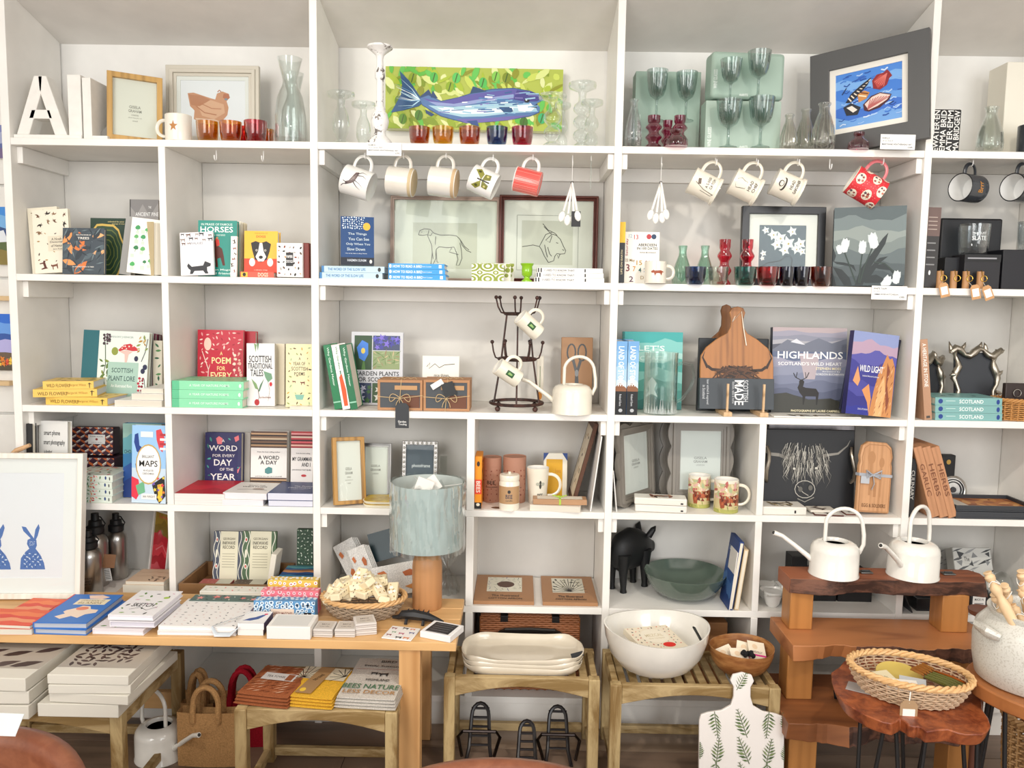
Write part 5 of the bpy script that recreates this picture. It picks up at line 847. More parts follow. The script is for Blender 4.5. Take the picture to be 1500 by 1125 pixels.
MB('#3E444A').box(-w/2-.002, w/2+.002, -.0025, .017, .0, h*.30).build('card_sleeve', o, bev=.001); m = MB(); art(m, [('T', 'SCOTTISH', 62, 40, 70, 7, '#C9CCD0', -90), ('T', 'MADE', 53, 46, 80, 12, '#F6F6F4', -90), ('T', 'Kitchen, table & home', 45, 46, 70, 4, '#B9BCC0', -90), ('T', 'laser etched & engraved', 10, 45, 80, 4, '#B9BCC0', -90), ('T', 'in Scotland', 5, 45, 44, 4, '#B9BCC0', -90)], w, h*.30, flatfn(-w/2, 0, -.0025)); m.build('sleeve_lettering', o, smooth=False)
MB(M('#E8E0D0', .8)).tube([(.004, .006, h*.965), (-.016, -.003, h*.85), (.012, -.003, h*.95), (.018, -.004, h*.80), (.028, -.004, h*.62)], .0018, 6).build('hanging_cord', o); settle(o, Z3+.014)
for k, x in enumerate((1065, 1118)):
    p = W(x, 604, .02); e = thing('plate_easel', ('small pale wooden easel foot under the oak board, by the glass jug', 'small pale wooden easel foot under the oak board, by the highlands book')[k], 'stand', (p.x, .02, Z3+.0005)); WD = M('#D6B48C', .6, 'wood', a=1, dark='#a8835c')
    MB(WD).box(-.013, .013, -.012, .10, 0, .013).build('base_block', e, bev=.001); MB(WD).box(-.003, .003, -.002, .006, .013, .10).build('upright_pin', e)
c, w, h, _ = pose(1028, 1100, 446, .18, Z3); o = thing('serving_board', 'second wooden paddle board hidden behind the oak one', 'serving board', c, (-rad(4), 0, 0)); paddle(o, w, h, .014, mat=M('#8F5C32', .5, 'wood', a=2, dark='#5f3c20')); settle(o, Z3)
boxthing('slate_board', 'board', 'dark slate board standing behind the oak paddle board', 1022, 1124, 496, .14, Z3, .012, '#262A2E', bev=.002)
hi = [('G', 0, 0, 100, 30, ['#B5A5A8', '#9A98A8', '#8A8C9C', '#A9A8B0', '#585A68', '#40404a'], 3), ('P', [(0, 26), (20, 14), (40, 20), (62, 12), (80, 18), (100, 12), (100, 30), (0, 30)], '#6f7484'), ('P', [(24, 17), (32, 13), (44, 20), (36, 19)], '#D6D8E0'), ('G', 0, 28, 100, 100, ['#5F6A86', '#9A9AAE', '#8A8FA5', '#7A8098', '#6A7088', '#5A6078', '#3f4454', '#2c2c30'], 6), ('P', [(36, 30), (64, 30), (58, 60), (44, 60)], '#B5A8AE'), ('T', 'HIGHLANDS', 51, 32, 88, 8.5, '#FDFDFD'), ('T', "SCOTLAND'S WILD HEART", 51, 42, 86, 4, '#F1F1F1'), ('T', 'STEPHEN MOSS', 76, 47.5, 34, 3, '#F5E9C0'), ('T', 'foreword by', 80, 51, 24, 2, '#eee'), ('T', 'GORDON BUCHANAN', 78, 54, 38, 2.4, '#eee'),
 ('P', [(0, 78), (20, 76), (50, 84), (80, 82), (100, 88), (100, 100), (0, 100)], '#3a3a34'), ('P', [(35, 70), (37, 66), (40, 68), (46, 70), (60, 71), (64, 76), (62, 90), (60.5, 90), (60, 80), (56, 80), (46, 80), (44, 90), (42.5, 90), (42, 80), (38, 76)], '#211d1c'), ('P', [(37, 62), (41, 60), (44, 63), (42, 70), (37, 72)], '#211d1c'), ('S', [(39, 61), (32, 58), (29, 53)], 1.1, '#211d1c'), ('S', [(41, 61), (47, 58), (50, 52)], 1.1, '#211d1c'), ('S', [(33, 58), (34, 52)], .9, '#211d1c'), ('S', [(46, 58), (45, 52)], .9, '#211d1c'), ('T', 'PHOTOGRAPHS BY LAURIE CAMPBELL', 60, 97, 66, 2.6, '#F5E9C0')]
book(1132, 1241, 481, .10, Z3, .026, '#3f4454', hi, 'large highlands book showing a stag before a grey loch', lean=4)
boxthing('placemat', 'placemat', 'glossy white placemat lying flat in front of the stag book', 1134, 1262, 605, .01, Z3, .085, '#E9E6DE', bev=.001, tprims=[('X', 'leaf', 10, 20, 55, 70, 95, 12, ['#3a342c', '#6a5a44'], 3), ('R', 0, 0, 100, 2, '#5a2a1c')], h=.004)
wl = [('G', 0, 0, 100, 100, ['#8E9AC6', '#B59AB0', '#5A58A5', '#3F3F90', '#3A3A8a', '#4A4A9a', '#343484', '#2F3590'], 9), ('P', [(50, 100), (56, 70), (62, 50), (70, 38), (78, 24), (84, 30), (90, 28), (98, 40), (100, 100)], '#C98A54'), ('P', [(60, 100), (66, 66), (76, 50), (82, 70), (78, 100)], '#E8B078'), ('P', [(80, 34), (88, 44), (84, 60), (92, 80), (88, 96), (82, 70)], '#8A4a34'), ('P', [(8, 60), (16, 42), (24, 58), (20, 66)], '#D89A6a'), ('P', [(30, 70), (44, 62), (52, 80), (50, 98), (44, 84)], '#D8945c'), ('X', 'thin', 40, 58, 36, 98, 98, 10, ['#7A3f28', '#F0C49a', '#A5623c'], 5, 70), ('T', 'WILD LIGHT', 46, 44, 52, 8, '#F6F6F8'), ('T', "Scotland's Mountain Landscape", 46, 53, 36, 2.6, '#E0E0EC'), ('T', 'CRAIG AITCHISON', 36, 93, 22, 2, '#D6D6E8')]
book(1241, 1308, 492, .0, Z3, .022, '#2c2a5c', wl, 'blue book of a sunlit orange rock pinnacle, leaning towards the upright', roll=6, lean=4, Y1=.03)
boxthing('booklet', 'booklet', 'dark navy book board leaning behind the orange pinnacle book', 1250, 1322, 497, .06, Z3, .01, '#20233f', roll=8, lean=3)
book(1348, 1359, 497, .003, Z3, .16, '#B58A6C', [('T', 'A HERITAGE IN STONE', 50, 32, 54, 50, '#F6F0E8', -90), ('R', 25, 95, 75, 98, '#4a4440')], 'tan spined stone heritage book leaning on the last upright', roll=-7, lean=0)
P = Pile(Z3+.0005)
for k in range(3): P.spine(1370, 1468, 11, .008, .14, '#7FB0AE', [('T', 'SCOTLAND', 54, 50, 36, 50, '#F2F8F6'), ('E', 8, 50, 3.4, 32, '#1F3F8A'), ('E', 94, 50, 2.5, 34, '#1F3F8A'), ('R', 16, 40, 30, 48, '#C9E0DC')], ('bottom sea green Scotland book of the flat three', 'middle sea green Scotland book of the flat three', 'top sea green Scotland book of the flat three')[k], prims=[('X', 'bird', 3, 10, 10, 90, 90, 24, ['#3f5a5c'], 3)])
SIL = M('#B5ADA0', .32, 'metal'); 
def antler(x0, x1, yt, Y, z, label, Y1=None):
    c, w, h, yaw = pose(x0, x1, yt, Y, z, Y1); o = thing('antler_frame', label, 'picture frame', c, (-rad(8), 0, yaw)); r = random.Random(3)
    MB('#2F3238').box(-w*.42, w*.42, .008, .014, 0, h*.86).build('photo_panel', o)
    m = MB(SIL)
    for s_ in (-1, 1): m.tube([(s_*w*(.40+.05*sin(q*1.3)), .002+.004*cos(q*2), h*q/11*.9) for q in range(12)], [.004+.008*abs(sin(q*.62+.3)) for q in range(12)], 8)
    m.tube([(-w*.52+w*1.04*q/11, -.002, h*(.86+.06*sin(q*1.25))) for q in range(12)], [.006+.007*abs(sin(q*.8+.6)) for q in range(12)], 8)
    for x, z_, dx, dz in ((-.5, .85, -.06, .16), (-.3, .9, .08, .1), (.05, .92, .06, .09), (.2, .9, -.04, .1), (.42, .85, .16, .05), (-.42, .55, -.14, -.02), (.42, .55, .12, .06), (.4, .3, .12, -.02)): m.tube([(x*w, 0, z_*h), ((x+dx*.6)*w, -.004, (z_+dz*.5)*h), ((x+dx)*w, -.002, (z_+dz)*h)], [.008, .006, .001], 7)
    m.build('antler_surround', o, sharp=80); settle(o, z)
antler(1398, 1470, 503, .16, Z3, 'silver frame of cast antlers, larger and farther from the leaning tan book'); antler(1352, 1388, 516, .14, Z3, 'silver antler frame half hidden by the leaning tan book', Y1=.20)
# generic woven basket
def weave(o, rx, ry, h, taper=.8, rows=8, wire=.0022, stakes=24, mat=None, rimr=.006, zb=0, rim=True, under=None, matr=None, solid=True):
    mat = mat or M('#C08A4E', .6, 'paint', s=60); n = stakes*2
    R_ = lambda f: taper+(1-taper)*sin(f*pi/2)
    m = MB(mat)
    for k in range(rows):
        f = (k+.5)/rows; q = R_(f); m.tube([((rx*q+(wire*.9 if (i+k) % 2 else -wire*.9))*cos(2*pi*i/n), (ry*q+(wire*.9 if (i+k) % 2 else -wire*.9))*sin(2*pi*i/n), zb+h*f) for i in range(n)], wire*.8, 5, True, flat=1)
    m.build('woven_side', o)
    m = MB(mat)
    for i in range(stakes):
        a = 2*pi*(i+.5)/stakes; m.tube([(rx*R_(f)*cos(a), ry*R_(f)*sin(a), zb+h*f) for f in (0, .33, .66, 1)], wire*.8, 5)
    m.build('stakes', o)
    MB(mat).lathe([(0, .001), (1, .001), (1.0, .004), (0, .004)], 28, (0, 0, zb), rx*taper, ry*taper).build('base', o)
    if rim:
        m = MB(matr or mat); N_ = 72
        for s_ in range(3): m.tube([((rx+rimr*.8*cos(i*2*pi*stakes*.5/N_+s_*2.1))*cos(2*pi*i/N_), (ry+rimr*.8*cos(i*2*pi*stakes*.5/N_+s_*2.1))*sin(2*pi*i/N_), zb+h+rimr*.7*sin(i*2*pi*stakes*.5/N_+s_*2.1)) for i in range(N_)], rimr*.62, 6, True)
        m.build('braided_rim', o)
p = W(1487, 613, .055); o = thing('wicker_basket', 'small honey wicker basket at the end of the third shelf', 'basket', (p.x, .065, Z3+.0005)); weave(o, .068, .058, .062, .94, 10, .0032, 22)
o = boxthing('wallet', 'wallet', 'dark purse with a steel key ring standing in the honey basket', 1472, 1512, 562, .055, Z3+.008, .02, '#2E211E', bev=.003); MB(M('#C9C7C2', .25, 'metal')).tube([(-.008+.012*cos(a), -.004, .075+.012*sin(a)) for a in [2*pi*q/16 for q in range(16)]], .0014, 6, True).build('split_ring', o)
# ================================================================ FOURTH SHELF
sp_ = [('R', 0, 55, 100, 100, '#5c6268'), ('P', [(0, 55), (20, 62), (50, 52), (80, 60), (100, 50), (100, 80), (0, 84)], '#A9AEB3'), ('P', [(20, 66), (50, 60), (80, 70), (60, 78), (30, 76)], '#D3D6D8'), ('T', 'smart phone', 46, 16, 56, 8, '#1c1c1c'), ('T', 'smart photography', 54, 28, 74, 8, '#1c1c1c'), ('T', 'Jo Bradford', 32, 40, 28, 5, '#444'), ('G', 0, 80, 100, 100, ['#3c4248', '#5c6268', '#2c3034'], 3)]
book(55, 97, 619, .05, Z4, .02, '#ECEBE7', sp_, 'white photography handbook with a stormy sky photograph', lean=4, roll=-1, Y1=.03); 
book(34, 43, 622, .004, Z4, .022, '#1d1d1f', (), 'black spine of a book pressed to the end panel, beside the photography handbook', lean=3)
def chev(n, seed):
    out = [('R', 0, 0, 100, 100, '#3A2030')]; cs = ['#6A3048', '#C9683A', '#EDE6DA', '#6a6a6a', '#2a1820']
    for j in range(7):
        for i in range(6):
            x = i*20-6+(j % 2)*10; y = j*17-8; out += [('P', [(x, y), (x+10, y+8), (x+10, y+16), (x, y+8)], cs[1]), ('P', [(x+10, y+8), (x+19, y), (x+19, y+4), (x+10, y+12)], cs[2]), ('P', [(x+10, y+14), (x+19, y+6), (x+19, y+10), (x+10, y+18)], cs[0]), ('P', [(x+11, y+13), (x+19, y+5), (x+19, y+6.5), (x+11, y+14.5)], cs[2])]
    return out
boxthing('gift_box', 'gift box', 'plum and copper zigzag patterned box with a paper label, standing upright', 103, 165, 628, .17, sz(671, -1.33, .145)+.001, .05, '#3A2030', chev(1, 1)+[('R', 42, 26, 82, 60, '#E3DFDA'), ('T', 'FUNKY SOCKS', 62, 33, 30, 4, '#333'), ('E', 62, 43, 3, 4, '#8a2a2c'), ('T', 'cotton socks', 62, 54, 26, 3, '#555')], lean=4, bev=.004)
boxthing('gift_box', 'gift box', 'plum and copper zigzag patterned box lying beneath the upright one', 102, 168, 671, .145, Z4, .09, '#3A2030', chev(1, 1), bev=.004)
P = Pile(Z4+.0005)
for k in range(4): P.spine(101, 164+k % 2, 10.3, .008, .13, '#DDE6DA', [('X', 'leaf', 14, 20, 10, 74, 90, 7, ['#E89A5A', '#C9404a', '#F0B0A0', '#5C8A5c'], k), ('E', 84, 40, 2, 26, '#26407a'), ('E', 93, 50, 1.2, 26, '#222')], ('lowest floral spined book of the four in a stack', 'second floral spined book from the bottom of four', 'third floral spined book from the bottom of four', 'top floral covered book of the stack of four')[k], prims=[('X', 'leaf', 26, 2, 2, 98, 98, 16, ['#E88a5a', '#C9404a', '#F0D0C0', '#6C9A6c', '#3a3a34', '#A9C9B0'], 4)])
mp = [('R', 0, 0, 100, 55, '#9CC8F0'), ('P', [(8, 12), (18, 10), (22, 26), (34, 30), (30, 38), (14, 34), (6, 22)], '#1F3F8A'), ('P', [(10, 50), (30, 42), (44, 38), (40, 60), (14, 60)], '#23489A'), ('P', [(70, 6), (84, 4), (96, 16), (90, 34), (80, 30), (72, 18)], '#D8404a')]+[('R', 82, 10+k*6, 99, 13+k*6, '#F4F4F4' if k % 2 else '#B5343c') for k in range(4)]
mp += [('P', [(0, 66), (20, 70), (26, 86), (14, 96), (0, 92)], '#E0344a'), ('P', [(12, 78), (36, 72), (40, 86), (20, 90)], '#6fb58a'), ('P', [(60, 76), (96, 64), (100, 90), (82, 100), (70, 92)], '#1d1d1f'), ('P', [(76, 76), (92, 74), (90, 96), (80, 98)], '#F2C23a'), ('X', 'flower', 12, 60, 64, 98, 96, 12, ['#E8863a', '#D83a4a', '#F2D04a', '#7a5ab5'], 4), ('E', 49, 50, 37, 26, '#C9A862'), ('E', 49, 50, 34, 24, '#F8F7F4'), ('T', 'BRILLIANT', 48, 40, 36, 3.6, '#555'), ('T', 'MAPS', 49, 49, 54, 8, '#1b1b1b'), ('T', 'AN ATLAS FOR', 49, 58, 30, 2.6, '#555'), ('T', 'CURIOUS MINDS', 49, 62, 34, 2.6, '#555'), ('R', 30, 88, 74, 95, '#F6F4EE'), ('T', 'IAN WRIGHT', 52, 91.5, 36, 3, '#555'), ('R', 26, 8, 62, 15, '#F4F2EC')]
book(191, 241, 625, .015, Z4, .02, '#C9DCEC', mp, 'pale blue atlas with a round white title badge ringed in gold', lean=4, roll=0, Y1=.004)
book(179, 236, 622, .08, Z4, .03, '#3F86A8', [('G', 0, 0, 100, 100, ['#8FB5A9', '#5FA0A8', '#2F78A8', '#1F4F98', '#1a3a80'], 3), ('T', 'CHO', 12, 38, 18, 5, '#16304a')], 'sea blue book standing behind the atlas', lean=3)
wo = [('X', 'leaf', 22, 2, 2, 98, 98, 12, ['#3f9a8a', '#2f7a70', '#4fb0a0'], 5), ('P', [(30, 10), (38, 6), (48, 10), (46, 20), (34, 20)], '#F07A80'), ('P', [(80, 8), (92, 4), (94, 12), (84, 16)], '#F07A80'), ('P', [(72, 60), (92, 64), (98, 58), (92, 70), (78, 70)], '#F08088'), ('P', [(34, 92), (44, 86), (54, 92), (50, 99), (38, 99)], '#F07A50'), ('R', 16, 20, 90, 84, '#23235c'), ('T', 'A', 50, 14, 8, 5, '#F3F0EC'), ('T', 'WORD', 50, 27, 78, 10, '#F3F0EC'), ('T', 'FOR EVERY', 52, 40, 62, 5, '#E9E4E0'), ('T', 'DAY', 50, 52, 50, 11, '#F3F0EC'), ('T', 'OF THE', 60, 64, 38, 5, '#E9E4E0'), ('T', 'YEAR', 50, 77, 70, 11, '#F3F0EC')]
book(299, 352, 636, .20, Z4, .03, '#23235c', wo, 'navy word book with coral blossoms and white capitals', lean=5); book(310, 365, 635, .235, Z4, .02, '#C9C3BA', (), 'grey edged copy behind the navy word book', lean=5)
def strip(cs, y0, y1): return [('R', 0, y0+(y1-y0)*k/len(cs), 100, y0+(y1-y0)*(k+1)/len(cs), c) for k, c in enumerate(cs)]
S1 = ['#5a4034', '#C9A27a', '#3a2c28', '#8a6a50', '#D6BFA0', '#4a3830', '#7a5a44', '#2c2422', '#B5906a', '#5a4034']; S2 = ['#B5242c', '#F0A0A0', '#7a1820', '#E8D0C0', '#C93a44', '#3a1418', '#E8606a', '#8a1c24', '#F4C0B0', '#A5202c']
book(366, 419, 634, .18, Z4, .026, '#EFEBE6', strip(S1, 0, 27)+strip(S1, 76, 100)+[('T', 'from the best selling author', 50, 34, 64, 2.6, '#777'), ('T', 'A WORD', 50, 43, 58, 6.5, '#26262a'), ('T', 'A DAY', 50, 51, 46, 6.5, '#26262a'), ('P', [(40, 62), (50, 58), (60, 60), (60, 68), (48, 70), (40, 68)], '#4f8a8a'), ('T', 'and how you can use it yourself', 50, 74, 74, 2.4, '#777')], 'white word a day book banded with brown stripes', lean=5)
book(373, 424, 634, .212, Z4, .03, '#C9C0B5', (), 'beige edged copy behind the brown striped word book', lean=5)
book(425, 457, 634, .18, Z4, .026, '#F1ECE8', strip(S2, 0, 27)+[('T', 'from the best selling', 56, 36, 64, 2.6, '#777'), ('T', 'MY GRAMMAR', 52, 45, 90, 6.5, '#26262a'), ('T', 'AND I', 70, 54, 40, 6.5, '#26262a'), ('T', '(OR SHOULD THAT BE ME)', 50, 63, 86, 3, '#777'), ('E', 60, 72, 12, 2, '#C9343c')], 'white grammar book banded with red stripes, against the upright', lean=5)
P = Pile(Z4+.0005)
P.flat(254, 327, 17, .004, .19, '#EDE9E4', [('G', 0, 0, 100, 100, ['#C21E30', '#D02436', '#B81A2A'], 2)], 'white block of a book under a curling red cover', pages=M('#EDE9E4', .8, 'pages', a=2), hard=False)
P = Pile(Z4+.0005)
for k, l in enumerate(('lower white weather book in front of the brown striped book', 'upper white weather book in front of the brown striped book')): P.flat(326+k*0, 385+k*6, 9.5, .003+k*.002, .15, '#EFECE6', [('T', 'WHAT THE', 50, 30, 40, 7, '#555'), ('T', 'WEATHER', 50, 42, 60, 8, '#444'), ('E', 66, 62, 14, 8, '#A9968a'), ('S', [(20, 70), (50, 64), (90, 72)], 2, '#777')] if k else (), l, rz=-3 if k else 3, hard=False, pages=M('#E6E2E6', .8))
P = Pile(Z4+.0005)
for k, l in enumerate(('bottom navy covered book of the flat pair by the upright', 'top navy covered book of the flat pair by the upright')): P.flat(393-k, 458, 11 if k else 9, .004, .16, '#23386c', [('T', 'The Poetry', 62, 40, 44, 10, '#E6EAF2'), ('T', 'Pharmacy', 58, 54, 54, 9, '#E6EAF2'), ('T', 'william sieghart', 60, 66, 40, 4, '#C9D0E0')], l, hard=False, pages=M('#D9DAE6', .8))
# frames bay
frame(490, 537, 644, .0, Z4, .012, .018, '#B88A48', GG, 'gold wooden photo frame standing turned at the front of its shelf', Y1=.05, lean=12, kind='wood', paper='#ECEAE3', strut=True, roll=2)
def texframe(x0, x1, yt, Y, z, fw, label, pr, paper, beads):
    o = frame(x0, x1, yt, Y, z, fw, .012, '#A9A7A4', pr, label, paper=paper, kind='metal', fr=.4, lean=7); me = [c for c in o.children if c.name.startswith('frame')][0]
    xs_ = [v.co.x for v in me.data.vertices]; zs_ = [v.co.z for v in me.data.vertices]; w, h = max(xs_)*2, max(zs_); m = MB(M('#E3E1DC', .3, 'metal')) if beads else MB(M('#4c4b4a', .6))
    n = 7 if beads else 16; nz = int(n*h/w)
    pts = [(-w/2+fw/2+(w-fw)*i/n, zz) for i in range(n+1) for zz in (fw/2, h-fw/2)]+[(xx, fw/2+(h-fw)*j/nz) for j in range(1, nz) for xx in (-w/2+fw/2, w/2-fw/2)]
    for i, (x, z_) in enumerate(pts):
        if beads: m.ball((x, -.001, z_), .0042, 8); 
        else: m.prism([(x-.004, z_-.003), (x, z_), (x+.004, z_-.003), (x+.004, z_-.001), (x, z_+.003), (x-.004, z_-.001)], -.0008, .0004); m.prism([(x-.004, z_+.002), (x, z_+.005), (x+.004, z_+.002), (x+.004, z_+.0032), (x, z_+.0062), (x-.004, z_+.0032)], -.0008, .0004)
    g = m.build('beading' if beads else 'chevron_relief', o); g['kind'] = 'stuff'; return o
texframe(528, 572, 651, .12, Z4, .012, 'silver photo frame with a dark chevron relief border', [('T', 'GISELA', 46, 40, 40, 5, '#8d8a80'), ('T', 'GRAHAM', 46, 48, 44, 5, '#8d8a80'), ('T', 'LONDON', 46, 56, 26, 3, '#8d8a80')], '#E6E6DE', False)
texframe(588, 640, 648, .15, Z4, .013, 'silver photo frame with pearl beads around a charcoal insert', [('T', 'photoframe', 54, 44, 66, 9, '#E3E6E8'), ('T', 'london', 60, 80, 14, 4, '#A9B0B8')], '#5A636E', True)
boxthing('glass_dish', 'dish', 'ribbed glass ornament standing behind the lampshade', 643, 655, 668, .16, Z4, .03, glassmat('#E9EEEC'), bev=.002)
for k, l in enumerate(('lower cream edged yellow dish', 'upper yellow glazed dish with a cream edge')):
    x0, x1 = sx(533, .05, Z4), sx(592, .05, Z4); o = thing('dish', l, 'dish', ((x0+x1)/2, .055, Z4+.0006+k*.011)); hw = (x1-x0)/2
    sq = [(hw*(abs(cos(a))**.5)*(1 if cos(a) > 0 else -1), .05*(abs(sin(a))**.5)*(1 if sin(a) > 0 else -1)) for a in [2*pi*i/32 for i in range(32)]]
    MB('#EDE6D0').slab([(x*1.0, y) for x, y in sq], 0, .008, [(x*.93, y*.93) for x, y in sq]).build('rim', o); MB(M('#D6B42E', .2, 'blotch', dark='#B8901c', s=20)).slab([(x*.95, y*.95) for x, y in sq], .008, .0095).build('glaze', o)
# bee bay
o = boxthing('book', 'book', 'thick orange bees book standing with its spine outward', 695, 705, 669, .02, Z4, .10, '#F0961E', [('R', 0, 44, 100, 72, '#E2452A'), ('T', 'BEES', 50, 58, 22, 60, '#F8EFE0', -90), ('E', 50, 14, 22, 5, '#3a2a1c'), ('R', 0, 88, 100, 100, '#1d1a18'), ('E', 50, 92, 26, 3, '#F0E6D0')], sprims=[('E', 34, 46, 18, 22, '#2c241c'), ('E', 30, 40, 10, 10, '#F4C04a'), ('X', 'oval', 5, 10, 10, 80, 40, 16, ['#3a2a1c'], 3)], part='cover', bev=.001)
DOT = [('X', 'dot', 34, 0, 4, 100, 98, 5, ['#7A3A2C', '#8A4434'], 6), ('T', 'BEE', 48, 44, 34, 10, '#3a241c'), ('R', 24, 56, 76, 57.5, '#5a3a2c')]
def canister(x0, x1, yt, Y, label):
    o = lathed('card_canister', 'canister', label, x0, x1, yt, Y, Z4, [(0, 0), (1, 0), (1, .80), (1.02, .80), (1.02, 1), (.95, 1), (.93, .985), (0, .985)], M('#B0806A', .7), n=32); r = (sx(x1, Y, Z4)-sx(x0, Y, Z4))/2; h = sz(yt, 0, Y)-Z4
    m = MB(); art(m, DOT, r*2.6, h*.8, lambda x, z, f: ((r+f)*sin(x/r-1.3), -(r+f)*cos(x/r-1.3), z)); m.build('printed_hearts', o, smooth=False)
canister(707, 734, 669, .13, 'pink brown dotted canister behind the orange bees book'); canister(737, 770, 668, .13, 'pink brown dotted canister behind the white candle jar')
o = lathed('candle_jar', 'candle', 'white lidded candle jar with a kraft bee label', 731, 761, 691, .03, Z4, [(0, 0), (.95, 0), (1, .05), (1, .72), (.9, .78), (.96, .79), (.98, .9), (.94, .93), (.3, .94), (.12, .96), (.14, 1), (0, 1)], M('#F1EAD8', .35, 'glaze'))
r = (sx(761, .03, Z4)-sx(731, .03, Z4))/2; m = MB(M('#B8926A', .8)); hj = sz(691, .05, .03)-Z4
art(m, [('R', 0, 0, 100, 100, '#B8926A'), ('E', 50, 30, 6, 10, '#333'), ('T', 'BEE', 50, 58, 26, 24, '#26304a'), ('T', 'candle', 50, 80, 26, 9, '#554')], r*2.6, hj*.46, lambda x, z, f: ((r+f)*sin(x/r-1.3), -(r+f)*cos(x/r-1.3), hj*.18+z)); m.build('kraft_label', o, smooth=False)
mug(771, 804, 685, .12, Z4, '#F1EAD8', 'cream mug printed with a small bee', prims=[('E', 62, 44, 6, 12, '#3a3a34'), ('E', 50, 42, 9, 5, '#b5b5a5'), ('E', 74, 42, 9, 5, '#b5b5a5'), ('T', 'BEE', 62, 76, 26, 13, '#3a3a34')], r0=.030)
boxthing('notebook', 'notebook', 'yellow and cream card with blue corners at the back', 796, 831, 665, .19, Z4, .008, '#F1ECDC', [('P', [(0, 0), (22, 0), (0, 18)], '#27478a'), ('P', [(100, 0), (78, 0), (100, 18)], '#27478a'), ('R', 12, 14, 80, 100, '#E0A818'), ('T', 'bees', 62, 40, 24, 10, '#C98a10')], lean=6)
P = Pile(Z4+.0005)
P.flat(776, 850, 9, .0, .06, '#E4D9CC', (), 'lower beige soap wrapper bar lying at the shelf edge', rz=-7, name='soap_pack', cat='soap', hard=False)
o = boxthing('soap_box', 'soap', 'kraft soap box tied with lime green ribbon', 781, 860, 715, .008, P.z, .05, '#B58C68', h=.017, tprims=[('R', 8, 10, 92, 90, '#E6DCCB')], bev=.001)
m = MB(M('#A9C94A', .5)); m.box(-.003, .003, -.0012, .051, .0, .0185); m.tube([(-.0, .02, .019), (-.022, .03, .024), (-.0, .025, .020), (.022, .03, .024), (0, .02, .019)], .0018, 5); m.build('ribbon', o)
c = W(803, 738, .02); o = boxthing('leaflet', 'leaflet', 'cream leaflet with a bee photograph lying before the candle jar', 706, 752, 734, .0, Z4, .05, '#E9E2DC', tprims=[('E', 40, 40, 20, 24, '#6a4a34'), ('E', 62, 50, 12, 14, '#D8A85c')], h=.001, yaw=-14, bev=0)
def leaner(x0, x1, yt, zsh, dep, t, col, label, edge=None, name='picture_frame', cat='picture frame', Y=.01, pr=()):
    """thin board seen edge-on, its foot at pixel x0, its head at x1 against an upright"""
    A = Vector((sx(x0, Y, zsh), Y, zsh)); Bx = sx(x1, Y, zsh+.2); hz = sz(yt, Bx, Y)-zsh; L = hypot(Bx-A.x, hz); o = thing(name, label, cat, A, (0, atan2(Bx-A.x, hz), 0))
    MB(M(col, .5)).box(-t, 0, 0, dep, 0, L).build('board', o, bev=.001)
    if edge: MB(M(edge, .6)).box(-t*.8-.0, -t*.2, -.0006, 0, .004, L-.004).build('edge_strip', o)
    if pr: m = MB(); art(m, pr, dep, L, lambda x, z, f: (-t-f, dep-x, z)); m.build('face_print', o, smooth=False)
    settle(o, zsh); return o
leaner(842, 876, 622, Z4, .18, .012, '#5A3826', 'dark brown picture frame leaning steeply against the upright', Y=.08, pr=[('R', 8, 8, 92, 92, '#E3D6C0'), ('X', 'leaf', 12, 14, 14, 86, 86, 16, ['#6a5a44', '#B59A70'], 3)])
leaner(866, 882, 640, Z4, .14, .004, '#EDEBE8', 'white card sheet propped beside the leaning brown frame', name='card', cat='card')
# taupe scalloped frames
TP = '#857F77'; gg2 = [('T', 'GISELA', 50, 46, 32, 4.4, '#999'), ('T', 'GRAHAM', 50, 52, 34, 4.4, '#999'), ('T', 'LONDON', 50, 58, 20, 2.6, '#aaa')]
frame(914, 964, 624, .03, Z4, .034, .022, TP, gg2, 'taupe scalloped photo frame standing nearest the upright', Y1=.20, lean=4, wave=.012, steps=((0, .008), (.3, 0), (.55, .006), (.8, .010)), paper='#E3E3E1', fr=.35)
frame(982, 1074, 620, .14, Z4, .036, .022, TP, gg2, 'taupe scalloped photo frame behind the two cattle mugs', lean=4, wave=.012, steps=((0, .008), (.3, 0), (.55, .006), (.8, .010)), paper='#DDDEDD', fr=.35)
frame(970, 1058, 622, .19, Z4, .036, .022, '#6f6a63', gg2, 'taupe scalloped frame hidden behind the front facing one', lean=4, wave=.012, steps=((0, .008), (.4, 0)), fr=.35)
cow = [('R', 0, 8, 100, 100, '#C9B98a'), ('X', 'leaf', 30, 0, 8, 100, 60, 22, ['#D9A8A0', '#EDE0C9', '#A9B58a', '#B5605a', '#E3CFA9'], 4), ('P', [(24, 46), (80, 44), (92, 52), (90, 80), (80, 80), (78, 66), (40, 68), (38, 86), (28, 86), (24, 66)], '#9A4A2c'), ('X', 'tri', 14, 24, 44, 90, 78, 14, ['#7A3420', '#B5603a', '#5a2418'], 5), ('R', 0, 88, 100, 100, '#A9A85a'), ('X', 'thin', 12, 0, 80, 100, 98, 16, ['#7a8a3c', '#D6C97a'], 5)]
mug(1008, 1040, 696, .11, Z4, '#EFE8D6', 'mug printed with highland cattle, standing behind its pair', prims=cow, arc=3.0); mug(1046, 1081, 702, .05, Z4, '#EFE8D6', 'mug printed with highland cattle, in front with its handle showing', prims=cow, arc=3.0)
CT = M('#E9E4DA', .3, 'plain')
P = Pile(Z4+.0005)
